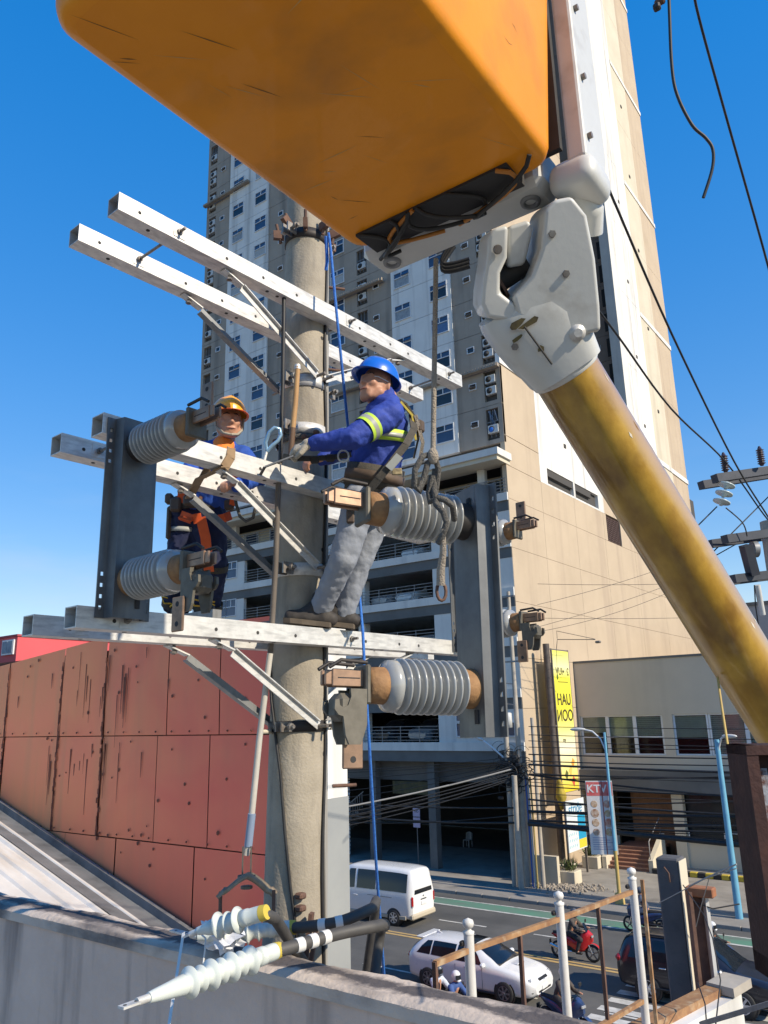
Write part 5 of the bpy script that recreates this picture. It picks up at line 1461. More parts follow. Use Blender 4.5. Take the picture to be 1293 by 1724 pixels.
# ================================================================== BLUE ROPE, STICK, HOOKS, STRAPS, PIPE
BR = thing('blue_rope', 'blue braided rope running down beside the pole to the street', 'rope', (-2.9, 3.6, 7))
MB().tube([(-2.807, 3.320, 11.780), (-2.802, 3.335, 11.666), (-2.752, 3.322, 11.225), (-2.722, 3.345, 10.750), (-2.866, 3.573, 10.471), (-2.955, 3.730, 9.904), (-2.940, 3.747, 9.492), (-2.762, 3.542, 9.261), (-2.745, 3.527, 9.112), (-2.742, 3.557, 8.628), (-2.918, 3.825, 7.997), (-3.201, 4.259, 7.205)], .0085, 8).build('rope', mat('rope_blue', (.02, .12, .50), (.05, .22, .62), 60, .7, bump=.5, bscale=220), BR)
MB().tube([(-2.823, 3.315, 11.758), (-2.838, 3.343, 11.599), (-2.854, 3.349, 11.545)], .011, 7).build('rope_end', bpy.data.materials['rope_blue'], BR)
WS_ = thing('wooden_stick', 'wooden tool handle standing against the front of the pole', 'tool handle', (-2.920, 3.096, 10.243))
MB().tube([(-2.840, 3.072, 10.772), (-2.875, 3.090, 10.557), (-2.897, 3.094, 10.417)], [.016, .017, .017], 10).build('handle', mat('wood_handle', (.50, .30, .13), (.42, .24, .10), 8, .5, stain=(.3, .17, .07), stain_scale=(3, 3, .4)), WS_)
MB().tube([(-2.897, 3.094, 10.417), (-2.924, 3.105, 10.246)], .0175, 10).build('lower_handle', mat('wood_dark', (.17, .10, .06), (.12, .07, .04), 9, .6), WS_)
MB().lathe([(0, .02), (.03, .016)], (-2.843, 3.075, 10.758), (0, 0, 1), 10).build('tip', M['galv'], WS_)
CB = thing('safety_hook', 'light blue snap hook clipped at the left of the pole', 'hook', (-2.970, 2.973, 10.311))
MB().tube([(-2.985, 2.975, 10.269), (-2.983, 2.963, 10.311), (-2.957, 2.964, 10.366), (-2.928, 2.977, 10.391), (-2.919, 3.010, 10.391), (-2.919, 3.020, 10.358), (-2.932, 3.010, 10.323), (-2.956, 2.988, 10.294), (-2.984, 2.979, 10.262)], .011, 8).build('hook', mat('hook_blue', (.28, .45, .62), None, rough=.3, metal=.4), CB)
MB().tube([(-2.986, 2.977, 10.262), (-2.992, 2.965, 10.208)], .009, 6).build('ring', M['galv'], CB)
LN = thing('work_positioning_strap', 'dark webbing strap wrapped round the pole at chest height', 'strap', (PX, PY, 10.5))
b = MB()
zb_ = 10.48
r_ = prad(zb_) + .012
b.lathe([(-.02, r_), (-.02, r_ + .006), (.02, r_ + .006), (.02, r_)], (PX, PY, zb_), (0, 0, 1), 30, True, False); b.build('loop', M['sling'], LN)
for i in range(6):
    an = R(-120 + i * 26); c = V(PX + math.cos(an) * (r_ + .012), PY + math.sin(an) * (r_ + .012), zb_ + .03 * math.sin(i * 2))
    MB().bbox(c, (.035, .035, .028), None, .008).build('buckle', M['rust_iron'], LN)
PP = thing('conduit', 'slim pale pipe running down the left side of the pole', 'pipe', (-3.108, 2.993, 8.162))
MB().tube([(-2.979, 3.098, 11.288), (-2.987, 3.102, 10.742), (-3.016, 3.118, 10.234)], .013, 8).build('upper_cable', M['cable_black'], PP)
MB().tube([(-2.975, 3.066, 10.212), (-2.999, 3.070, 9.629), (-3.057, 3.095, 9.145), (-3.080, 3.081, 8.940)], .016, 10).build('upper_pipe', mat('pipe_dark', (.15, .125, .10), (.11, .09, .075), 6, .7), PP)
MB().tube([(-3.036, 3.073, 9.143), (-3.084, 3.050, 8.710), (-3.101, 3.009, 8.245), (-3.115, 2.997, 8.133)], .0165, 10).build('pipe', mat('pipe_pale', (.50, .47, .41), (.38, .36, .32), 5, .5), PP)
MB().tube([(-3.086, 3.005, 8.331), (-3.106, 3.003, 8.175)], .0205, 10).build('sleeve', mat('pipe_blue', (.20, .26, .36), None, rough=.5), PP)
MB().tube([(-3.102, 3.067, 8.734), (-3.295, 3.377, 8.727)], .012, 8).build('standoff', M['cream_wall'], PP)
b = MB()
for dx in (-7, 7):
    b.bar(V(*(-3.095, 2.984, 8.178)) + vx * dx * .003, V(*(-3.093, 2.982, 8.032)) + vx * dx * .003, .012, .006, (vx.x, vx.y, 0))
b.lathe([(0, .045), (.012, .045)], (-3.093, 2.982, 8.032), (0, 0, 1), 12); b.lathe([(0, .03), (.012, .03)], (-3.102, 2.992, 7.980), (0, 0, 1), 12)
b.build('hanger', M['cast'], PP)
SD = thing('saddle_bracket', 'bent rusty steel saddle bracket above the white cable ends', 'bracket', (-3.099, 2.989, 7.997))
def sarc(u, v):
    q = (u - .5) * 2
    px_ = 416 + q * 50; zz_ = (1 - abs(q) ** 1.4) * .105 + (.012 if abs(q) > .82 else 0)
    c = V(PX, PY, 0)
    base_ = V(*(-3.102, 2.801, 7.976)).lerp(V(*(-3.025, 3.129, 7.930)), u)
    return base_ + V(0, 0, zz_) + vx.cross(V(0, 0, 1)) * (v - .5) * .085
sb = MB().grid(sarc, 24, 2); o = sb.build('saddle', mat('saddle_steel', (.36, .29, .20), (.22, .16, .11), 14, .7, metal=.2), SD)
md = o.modifiers.new('thick', 'SOLIDIFY'); md.thickness = .02
for px_, dd in ((372, 3.76), (460, 3.94)):
    MB().tube([V(*(-3.072, 2.964, 7.977)) + vx * ((px_ - 415) * .0030), V(*(-3.072, 2.964, 7.977)) + vx * ((px_ - 415) * .0030) - V(0, 0, .16)], .009, 8).build('bolt', M['rust_iron'], SD)

# ================================================================== CABLE TERMINATIONS ON THE PARAPET
M['silicone'] = mat('silicone', (.60, .64, .60), (.54, .58, .545), 6, .35, coat=.2)
M['tape_white'] = mat('tape_white', (.66, .65, .62), None, rough=.6)
M['cable_sheath'] = mat('cable_sheath', (.05, .048, .046), (.075, .07, .066), 12, .6)


def termination(label, pts_skirt, lug, cable_pts, bands, roll=0):
    """pts_skirt: from the lug end to the cable end"""
    a, c = Vector(pts_skirt[0]), Vector(pts_skirt[-1])
    t = thing('cable_termination', label, 'cable end', tuple(a), 0, 'outdoor cable terminations')
    ax = c - a; L = ax.length
    prof = [(0, .018), (.03, .022), (.10 * L / .66, .029), (.16 * L / .66, .036)]
    x = .17 * L / .66; k = 0
    while x < L - .12:
        big = .056 if k % 2 == 0 else .047
        prof += [(x, .031), (x + .012, big * .7), (x + .020, big), (x + .024, big), (x + .030, big * .75), (x + .046, .032)]
        x += .052; k += 1
    prof += [(L - .1, .032), (L - .1, .036), (L - .065, .036), (L - .06, .033), (L - .02, .034), (L, .033)]
    MB().lathe(prof, a, ax, 24).build('skirted_sleeve', M['silicone'], t)
    d = (Vector(lug) - a).normalized(); up = V(0, 0, 1); sd = d.cross(up).normalized()
    lg = MB().tube([a, a + d * .05], .014, 10); lg.bar(a + d * .045, Vector(lug), .034, .008, up); lgo = lg.build('lug', M['galv'], t)
    for f_ in (.45, .85): MB().lathe([(0, .007), (.0095, .007)], a.lerp(Vector(lug), f_) - V(0, 0, .0047), up, 8).build('lug_hole', M['dark_inside'], lgo)
    MB().lathe([(0, .034), (.03, .031)], c, ax, 20).build('end_tape', mat('tape_yellow', (.55, .42, .06), None, rough=.6) if 'tape_yellow' not in bpy.data.materials else bpy.data.materials['tape_yellow'], t)
    cp_ = [c] + [Vector(p) for p in cable_pts]
    cu = []
    for i in range(len(cp_) - 1):
        p0, p1, p2, p3 = cp_[max(i - 1, 0)], cp_[i], cp_[i + 1], cp_[min(i + 2, len(cp_) - 1)]
        for k in range(8):
            s = k / 8; cu.append(.5 * ((2 * p1) + (p2 - p0) * s + (2 * p0 - 5 * p1 + 4 * p2 - p3) * s * s + (3 * p1 - p0 - 3 * p2 + p3) * s**3))
    cu.append(cp_[-1])
    MB().tube(cu, .026, 14).build('cable', M['cable_sheath'], t)
    tot = 0; dist = [0]
    for i in range(1, len(cu)): tot += (cu[i] - cu[i - 1]).length; dist.append(tot)
    for bd in bands:
        i = max(j for j in range(len(dist) - 1) if dist[j] <= bd); p = cu[i].lerp(cu[i + 1], (bd - dist[i]) / max(dist[i + 1] - dist[i], 1e-6)); dd = (cu[i + 1] - cu[i]).normalized()
        MB().lathe([(0, .0285), (.036, .0285)], p, dd, 18).build('marking_band', M['tape_white'], t)
    return t


termination('white skirted cable end jutting over the parapet toward the viewer', [(-2.523, 1.970, 7.860), (-2.534, 2.610, 7.860)], (-2.522, 1.855, 7.860), [(-2.499, 2.710, 7.865), (-2.452, 2.929, 7.870), (-2.388, 3.106, 7.870), (-2.434, 3.249, 7.840), (-2.691, 3.549, 7.700), (-2.6, 3.3, 7.3)], (.10, .17, .24))
termination('white skirted cable end lying along the parapet, middle of three', [(-3.189, 2.762, 7.800), (-2.857, 3.047, 7.820)], (-3.395, 2.776, 7.800), [(-2.763, 3.080, 7.830), (-2.635, 3.171, 7.850), (-2.606, 3.369, 7.870), (-2.815, 3.677, 7.800), (-2.95, 3.75, 7.4)], (.15, .23))
termination('white skirted cable end arched at the back under the saddle bracket', [(-3.007, 2.610, 7.880), (-2.697, 2.693, 7.970)], (-3.079, 2.594, 7.850), [(-2.696, 2.760, 7.940), (-2.794, 2.916, 7.860), (-2.9, 3.3, 7.5)], ())
TI = thing('cable_tie', 'long white plastic tie hanging over the parapet face', 'tie', (-3.015, 2.761, 7.840))
MB().bar(V(*(-3.111, 2.609, 7.860)), V(*(-2.768, 2.262, 7.628)), .014, .002, (.5, -.8, 0)).build('tie', M['tape_white'], TI)
TI2 = thing('cable_tie', 'short white plastic tie curled beside the crumpled paper', 'tie', (-3.134, 2.759, 7.800))
MB().tube([V(*(-3.134, 2.703, 7.850)), V(*(-3.006, 2.650, 7.840)), V(*(-2.981, 2.626, 7.800)), V(*(-2.979, 2.616, 7.750))], .004, 6).build('tie', M['tape_white'], TI2)
PPb = MB(); random.seed(21)
cc = V(*(-3.136, 2.847, 7.760))
def crum(u, v):
    th, ph = u * 2 * math.pi, v * math.pi
    rr = .068 + .03 * math.sin(th * 5 + ph * 3) * math.sin(ph * 4) + random.uniform(-.014, .014)
    return cc + V(math.cos(th) * math.sin(ph) * rr * 1.9, math.sin(th) * math.sin(ph) * rr * 1.0, .035 + math.cos(ph) * rr * .8)
PPb.grid(crum, 22, 12, False)
tag(PPb.build('crumpled_paper', mat('paper', (.70, .71, .74), (.6, .62, .68), 9, .8)), 'crumpled white paper between the cable ends on the parapet', 'paper')

# ================================================================== BUCKET AND BOOM
def hsplit(nm, c1, c2, c3, **k): return mat(nm, c1, c2, **k)
M['bucket'] = mat('bucket_orange', (.86, .31, .008), (.78, .27, .006), 2.4, .42, coat=.1, spec=.3, bump=.04, bscale=120, stain=(.40, .17, .03), stain_amt=.55, stain_scale=(1, 1.5, 1), stain_lo=.5)
M['arm_white'] = mat('arm_white', (.60, .60, .57), (.52, .52, .49), 3, .45, coat=.2, bump=.03, bscale=60, stain=(.26, .22, .17), stain_amt=.6, stain_scale=(2, 2, 2), stain_lo=.56)
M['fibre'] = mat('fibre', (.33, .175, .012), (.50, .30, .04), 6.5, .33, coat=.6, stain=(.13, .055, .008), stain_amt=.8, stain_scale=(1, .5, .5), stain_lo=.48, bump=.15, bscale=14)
def tan_side(m, ax):
    # the upper right side of the tube turns to tan, broken up by noise
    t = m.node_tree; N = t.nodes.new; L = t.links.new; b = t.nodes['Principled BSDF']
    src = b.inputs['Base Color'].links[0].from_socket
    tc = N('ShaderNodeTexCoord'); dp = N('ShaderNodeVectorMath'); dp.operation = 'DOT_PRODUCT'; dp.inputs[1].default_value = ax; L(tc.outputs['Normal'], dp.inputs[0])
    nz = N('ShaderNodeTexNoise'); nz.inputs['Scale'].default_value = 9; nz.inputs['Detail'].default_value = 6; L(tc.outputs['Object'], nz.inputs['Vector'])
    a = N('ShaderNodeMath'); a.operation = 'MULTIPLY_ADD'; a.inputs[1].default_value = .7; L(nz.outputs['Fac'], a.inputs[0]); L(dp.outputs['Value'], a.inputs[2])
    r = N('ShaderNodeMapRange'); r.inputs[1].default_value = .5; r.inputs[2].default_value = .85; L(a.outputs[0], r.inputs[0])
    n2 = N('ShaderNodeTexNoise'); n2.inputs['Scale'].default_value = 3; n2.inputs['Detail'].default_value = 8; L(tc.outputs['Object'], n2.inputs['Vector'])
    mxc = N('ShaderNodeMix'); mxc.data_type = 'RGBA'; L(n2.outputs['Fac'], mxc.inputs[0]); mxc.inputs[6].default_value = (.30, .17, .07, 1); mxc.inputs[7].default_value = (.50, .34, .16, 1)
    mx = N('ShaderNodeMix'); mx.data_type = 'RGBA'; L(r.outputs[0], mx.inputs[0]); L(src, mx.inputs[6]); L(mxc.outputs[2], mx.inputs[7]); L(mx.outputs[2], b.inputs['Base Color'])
tan_side(M['fibre'], (.62, .55, .56))
BS = 1.346
M['scratch_pale'] = mat('scratch_pale', (.62, .36, .12), None, rough=.7)
M['scratch_dark'] = mat('scratch_dark', (.22, .11, .03), None, rough=.8)
BK = thing('work_bucket', 'large orange fibreglass lift bucket hanging overhead, seen from below', 'lift bucket', (-.9, 1.1, 10.1))
def rrect(x0, x1, y0, y1, r, n=6):
    out = []
    for (cx, cy, a0) in [(x1 - r, y0 + r, -90), (x1 - r, y1 - r, 0), (x0 + r, y1 - r, 90), (x0 + r, y0 + r, 180)]:
        for i in range(n + 1): a = R(a0 + 90 * i / n); out.append((cx + r * math.cos(a), cy + r * math.sin(a)))
    return out
b = MB()
bx0, bx1, by0, by1 = -1.225, -.605, .60, 1.59
lay = [(10.1, .035, .035), (10.104, .018, .045), (10.115, .006, .055), (10.135, 0, .06), (10.5, -.02, .065), (11.05, -.05, .07), (11.06, -.08, .08), (11.10, -.08, .08)]
rings = [[V(x, y, z) for x, y in rrect(bx0 + ins, bx1 - ins, by0 + ins, by1 - ins, rad)] for z, ins, rad in lay]
n_ = len(rings[0])
b.add([p for r_ in rings for p in r_], [(i * n_ + k, i * n_ + (k + 1) % n_, (i + 1) * n_ + (k + 1) % n_, (i + 1) * n_ + k) for i in range(len(lay) - 1) for k in range(n_)], True)
b.add(rings[0], [tuple(range(n_))])
b.build('tub', M['bucket'], BK)
# scratches and scuffs on the underside and side
random.seed(31)
for i in range(26):
    x, y = random.uniform(-1.18, -.66), random.uniform(.66, 1.45); L_ = random.uniform(.02, .14); an = random.gauss(.9, .7); w_ = random.uniform(.0006, .0016)
    d_ = V(math.cos(an), math.sin(an), 0); n_s = V(-d_.y, d_.x, 0) * w_; c_s = V(x, y, 10.0994)
    MB().add([c_s - d_ * L_ / 2, c_s + n_s, c_s + d_ * L_ / 2, c_s - n_s], [(0, 1, 2, 3)]).build('scratch', M['scratch_pale'] if i % 3 else M['scratch_dark'], BK)
for i in range(14):
    y, z = random.uniform(.8, 1.5), 10.16 + random.uniform(0, .45); L_ = random.uniform(.02, .08); x = -.6045 + (z - 10.135) * .0545
    MB().add([V(x, y - L_ / 2, z), V(x, y, z + .0012), V(x, y + L_ / 2, z + random.uniform(-.02, .02)), V(x, y, z - .0012)], [(0, 1, 2, 3)]).build('scratch', M['scratch_dark'], BK)
# dark recess with hoses at the mounting side
MB().box((-1.17, 1.50, 10.092), (-.70, 1.60, 10.14)).build('recess', M['dark_inside'], BK)
random.seed(4)
for i in range(9):
    x = -1.15 + i * .05 + random.uniform(-.01, .01)
    m_ = M['cable_black'] if i not in (3, 7) else mat('hose_orange%d' % i, (.45, .17, .02), None, rough=.5)
    sw = random.uniform(.05, .12)
    MB().tube([V(x + sw * math.sin(k * .45 + i), 1.50 + .13 * (k / 8), 10.09 - .012 * math.sin(k * .39) * (1 + i % 3)) for k in range(9)], .006, 7).build('hose', m_, BK)
M['chip_pale'] = mat('chip_pale', (.6, .55, .45), None, rough=.8)
BM = thing('lift_boom', 'white boom head and yellow fibreglass boom of the lift truck', 'boom', (-0.750, 1.850, 9.710))
# mounting beam with two sockets, end brackets
b = MB(); b.bbox((-.95, 1.675, 10.165), (.58, .13, .13), None, .02); b.build('mount_beam', M['arm_white'], BM)
for x in (-1.17, -.72): MB().lathe([(-.004, .028), (.006, .026), (.006, .016), (-.002, .014)], (x, 1.675, 10.099), (0, 0, -1), 16).build('socket', M['galv_dark'], BM)
b = MB()
b.prism([V(-.545, 1.63, 10.13), V(-.545, 1.76, 10.12), V(-.545, 1.785, 10.2), V(-.545, 1.77, 10.7), V(-.545, 1.74, 11.3), V(-.545, 1.60, 11.3), V(-.545, 1.625, 10.6)], (-.05, 0, 0)); o = b.build('side_plate', M['arm_white'], BM); bv = o.modifiers.new('bevel', 'BEVEL'); bv.width = .008; bv.segments = 2
MB().box((-1.2, 1.605, 10.16), (-.60, 1.622, 11.1)).build('gap_shade', M['black_rubber'], BM)  # dark sheet standing in for the shade between bucket and side plate
o = MB().box((-.655, 1.625, 10.06), (-.53, 1.775, 10.15)).build('corner_block', M['arm_white'], BM); bv = o.modifiers.new('bevel', 'BEVEL'); bv.width = .035; bv.segments = 5; o.data.polygons.foreach_set('use_smooth', [True] * len(o.data.polygons))
for z in (10.2, 10.38, 10.6, 10.85): MB().lathe([(0, .009), (.010, .009)], (-.5445, 1.66, z), (1, 0, 0), 6, False).build('bolt', M['bolt'], BM)
MB().tube([V(-.62, 1.70, 10.09), V(-.60, 1.77, 10.06), V(-.62, 1.80, 10.03)], .040, 14).build('rear_cowl', M['arm_white'], BM)
# boom tube
tip = V(-0.750, 1.850, 9.710); foot = V(-0.520, 2.630, 8.840)
bd = (foot - tip).normalized()
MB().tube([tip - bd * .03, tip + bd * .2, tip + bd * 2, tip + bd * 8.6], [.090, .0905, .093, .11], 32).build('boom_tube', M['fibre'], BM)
for i in range(16):
    an_ = random.uniform(2.2, 4.6); f_ = random.uniform(.05, 1.1); rr_ = .0907
    x_ = bd.orthogonal().normalized(); y_ = bd.cross(x_); nd = x_ * math.cos(an_) + y_ * math.sin(an_); tq = bd.cross(nd)
    c_s = tip + bd * f_ + nd * (rr_ + f_ * .0013); s1 = random.uniform(.004, .012); s2 = random.uniform(.008, .03)
    MB().add([c_s - bd * s2, c_s - tq * s1 * .5, c_s + bd * s2 * .8, c_s + tq * s1 * .5], [(0, 1, 2, 3)]).build('paint_chip', M['chip_pale'] if i % 2 else M['scratch_dark'], BM)
MB().lathe([(-.06, .098), (.03, .0965), (.037, .091)], tip, bd, 32).build('boom_collar', M['arm_white'], BM)
# fork shaped head: two cheeks from the collar up to the pivot
sidev = V(.807, .59, 0); sidev = (sidev - bd * sidev.dot(bd)).normalized(); outv = bd.cross(sidev).normalized()
if outv.y > 0: outv = -outv
def hp(a, s, o): return tip - bd * a + sidev * s + outv * o
hd = MB()
for a, s_, o_, k in [(.0, 0, 0, 0)]:
    pass
sect = [(-.02, -.100, .100, .100), (.015, -.106, .106, .104), (.06, -.118, .112, .108), (.12, -.127, .12, .110), (.18, -.13, .12, .106), (.205, -.125, .10, .095)]
rings = []
for a, s0, s1, ov in sect:
    c = (s0 + s1) / 2; hw = (s1 - s0) / 2
    rings.append([hp(a, c + hw * math.copysign(abs(math.cos(t)) ** .55, math.cos(t)), ov * math.copysign(abs(math.sin(t)) ** .55, math.sin(t))) for t in [2 * math.pi * i / 32 for i in range(32)]])
n_ = 32
hd.add([p for r_ in rings for p in r_], [(i * n_ + k, i * n_ + (k + 1) % n_, (i + 1) * n_ + (k + 1) % n_, (i + 1) * n_ + k) for i in range(len(sect) - 1) for k in range(n_)], True)
hd.add(rings[0], [tuple(range(n_))]); hd.add(rings[-1], [tuple(range(n_))])
hd.build('head_housing', M['arm_white'], BM)
def cheek(poly, o0, o1, nm):
    m_ = MB().prism([hp(a, s, o0) for a, s in poly], outv * (o1 - o0)); o = m_.build(nm, M['arm_white'], BM)
    bv = o.modifiers.new('bevel', 'BEVEL'); bv.width = .011; bv.segments = 3; o.data.polygons.foreach_set('use_smooth', [True] * len(o.data.polygons))
    wn = o.modifiers.new('wn', 'WEIGHTED_NORMAL'); wn.keep_sharp = False
# right cheek wraps (big), left cheek slimmer
cheek([(0.029, 0.113), (0.086, 0.143), (0.189, 0.190), (0.289, 0.224), (0.347, 0.216), (0.365, 0.176), (0.357, 0.143), (0.286, 0.090), (0.244, 0.036), (0.227, -0.030), (0.179, -0.044), (0.067, 0.020)], -.10, .106, 'right_cheek')
cheek([(0.219, -0.109), (0.257, -0.104), (0.287, -0.083), (0.342, -0.034), (0.387, -0.001), (0.393, 0.021), (0.378, 0.053), (0.315, 0.011), (0.294, -0.023), (0.254, -0.049), (0.206, -0.031), (0.164, -0.049)], -.09, .10, 'left_cheek')
cheek([(0.376, 0.059), (0.359, 0.113), (0.332, 0.108), (0.272, 0.046), (0.291, 0.005)], -.05, .05, 'inner_link')
MB().tube([hp(.275, -.065, .0), hp(.275, .06, .0)], .032, 18).build('pivot_pin', M['dark_iron'], BM)
for s in (-.06, -.045, -.03): MB().lathe([(0, .040), (.008, .040)], hp(.26, s, .0), sidev, 18).build('pivot_washer', M['galv'] if s == -.05 else M['rust_iron'], BM)
MB().lathe([(0, .022), (.006, .021), (.006, .012), (.012, .011)], hp(.06, .06, .104), outv, 14).build('bolt', M['galv'], BM)
for a_q, s_q in ((.30, .13), (.20, .11), (.12, -.09)): MB().lathe([(0, .010), (.007, .009)], hp(a_q, s_q, .105), outv, 6, False).build('bolt', M['bolt'], BM)
MB().lathe([(0, .012), (.012, .01)], hp(.345, .0, .103), outv, 12).build('bolt', M['bolt'], BM)
MB().bar(hp(.15, -.045, .118), hp(.03, -.035, .112), .004, .004).build('seam', M['dark_inside'], BM)
wp_m = mat('worn_paint', (.13, .10, .03), (.05, .04, .025), 40, .8)
for (a_q, s_q, w_q, h_q) in [(.165, -.06, .03, .012), (.15, -.03, .045, .010), (.135, -.075, .02, .008), (.08, -.04, .010, .010)]:
    pl = [hp(a_q + h_q * math.sin(k * .9) * random.uniform(.5, 1.2), s_q + w_q * math.cos(k * .9) * random.uniform(.5, 1.1), .1135) for k in range(7)]
    MB().prism(pl, outv * .0015).build('worn_patch', wp_m, BM)
for i in range(3):
    c = V(*(-0.980, 1.820, 10.138)) + V(0, 0, .012 * i)
    MB().tube([c + sidev * (-.06 + .05 * (k / 10)) * 1.0 + sidev * .07 * math.sin(k * .314) * -1 + V(0, 0, .05 - .1 * (k / 10)) for k in range(11)], .007, 6).build('hose', M['cable_black'], BM)
BK.location = (-1.211, 1.481, 10.55); BK.scale = (BS, BS, BS)
BM.location = (-1.010, 2.490, 10.025); BM.scale = (BS, BS, BS)
# thin line hanging along the boom
TL = thing('boom_line', 'thin yellow line hanging down beside the boom to the rusty post', 'line', (-0.622, 2.526, 8.690))
MB().tube([(-0.815, 3.336, 8.915), (-0.795, 3.260, 8.800), (-0.749, 3.085, 8.655), (-0.699, 2.887, 8.588)], .0045, 6).build('line', M['lamp_yellow'], TL)

# ================================================================== FENCE WITH BALL FINIALS
M['post_white'] = mat('post_white', (.66, .65, .62), (.56, .55, .52), 5, .5, stain=(.35, .28, .22), stain_amt=.4, stain_scale=(3, 3, .5))
M['rust_rail'] = mat('rust_rail', (.36, .20, .09), (.22, .11, .055), 9, .8, stain=(.52, .42, .28), stain_amt=.6, stain_scale=(1, 1, 1))
FN = thing('roof_fence', 'rusty rail fence with white ball topped posts at the lower right', 'fence', (-2.55, 5.4, 6))
fp = [V(-2.71, 4.46, 7.6), V(-2.55, 5.41, 7.6), V(-2.41, 6.46, 7.6)]
for p in fp:
    po = MB().tube([V(p.x, p.y, 4.5), V(p.x, p.y, p.z - .075)], .031, 14).build('post', M['post_white'], FN)
    MB().lathe([(-.09, .033), (-.075, .036), (-.07, .018), (-.055, .018), (-.05, .03), (-.03, .036), (-.012, .03), (-.0, .002)], p, (0, 0, 1), 14).build('ball_finial', M['post_white'], po)
    MB().bbox(V(p.x - .035, p.y - .02, p.z - .14), (.03, .04, .03), None, .008).build('clip', M['dark_iron'], po)
r0 = fp[0] + V(-.02, -.35, -.17); r1 = fp[2] + V(0, 0, -.17)
for (a, c) in [(r0, fp[0] + V(0, 0, -.175)), (fp[0] + V(0, 0, -.175), fp[1] + V(0, 0, -.175)), (fp[1] + V(0, 0, -.175), fp[2] + V(0, 0, -.175)), (fp[1] + V(0, 0, -.93), fp[2] + V(0, 0, -.93)), (fp[0] + V(0, .4, -.93), fp[1] + V(0, 0, -.93))]:
    MB().bar(a, c, .03, .03).build('rail', M['rust_rail'], FN)
for q_, zt, zb in [(r0, 7.44, 6.6), (fp[0].lerp(fp[1], .52), 7.41, 5.5), (fp[1].lerp(fp[2], .48), 7.41, 5.0), (fp[2] + V(.05, .08, 0), 7.5, 5.3)]:
    MB().bar(V(q_.x, q_.y, zb), V(q_.x, q_.y, zt), .024, .024).build('upright', M['rust_rail'] if zt > 7.45 else M['rust_iron'], FN)
# concrete post, stub wall, rusty channel
CP = thing('concrete_post', 'square concrete post, face coloured dark for shade and side pale for sunlight, before the dark car', 'post', (-2.6, 7.6, 3))
pc = V(*(-2.582, 7.963, 7.446))
MB().bbox((pc.x, pc.y, (pc.z + 3) / 2), (.21, .22, pc.z - 3), None, .015).build('shaft', mat('post_conc_shade', (.10, .10, .105), (.075, .075, .08), 4, .9, bump=.3, stain=(.05, .05, .05), stain_amt=.6), CP)
MB().tube([V(pc.x - .03, pc.y - .112, pc.z - .08), V(pc.x + .02, pc.y - .15, pc.z - .12), V(pc.x + .01, pc.y - .115, pc.z - .2)], .008, 6).build('wire_stub', M['rust_iron'], CP)
MB().box((pc.x + .105, pc.y - .11, 3), (pc.x + .112, pc.y + .11, pc.z - .02)).build('painted_sun_side', M['cream_wall'], CP)  # pale slab paints sunlight on this side; the dark shaft colour holds shade
SWL = thing('stub_wall', 'white painted stub wall with rusty capping at the bottom right', 'wall', (-2.3, 6.8, 3))
wa, wb_ = V(*(-2.462, 6.769, 6.464)), V(*(-2.220, 7.696, 6.517))
d_ = (wb_ - wa).normalized(); pr = V(d_.y, -d_.x, 0).normalized()
zt_ = wb_.z
MB().prism([V(wa.x, wa.y, zt_ - .05) - d_ * 1.2 - V(0, 0, 0), V(wb_.x, wb_.y, zt_ - .05), V(wb_.x, wb_.y, zt_ - .05) + pr * .22, V(wa.x, wa.y, zt_ - .05) - d_ * 1.2 + pr * .22], (0, 0, -3)).build('wall_body', M['white_wall'], SWL)
MB().bar(V(wa.x, wa.y, zt_ - .02) - d_ * 1.0 + pr * .06, V(wb_.x, wb_.y, zt_ - .02) - d_ * .12 + pr * .06, .14, .06).build('rusty_capping', M['rust_rail'], SWL)
MB().bar(V(wb_.x, wb_.y, zt_ + .0) - d_ * .15 + pr * .12, V(wb_.x, wb_.y, zt_) + d_ * .15 + pr * .12, .24, .07).build('coping_block', M['concrete_pole'], SWL)
RC = thing('rusty_channel', 'short rusty steel channel post beside the square concrete post', 'post', (-2.451, 7.924, 6.481))
ct, cb_ = V(*(-2.323, 7.782, 7.205)), V(*(-2.434, 7.953, 6.429))
for o_, w_ in ((-.07, .03), (.07, .03)): MB().bar(V(ct.x, ct.y, cb_.z - .1) + sidev * 0 + V(.807, .59, 0) * o_, V(ct.x, ct.y, ct.z) + V(.807, .59, 0) * o_, w_, .1, (.59, -.8, 0)).build('flange', M['rust_iron'] if o_ < 0 else M['post_white'], RC)
MB().bar(V(ct.x, ct.y + .05, cb_.z - .1), V(ct.x, ct.y + .05, ct.z), .12, .02, (.59, -.8, 0)).build('web', M['rust_iron'], RC)
MB().bbox((ct.x + .04, ct.y, ct.z), (.24, .12, .08), None, .01).build('head_plate', mat('rust_plate', (.35, .14, .06), (.25, .1, .05), 10, .8), RC)
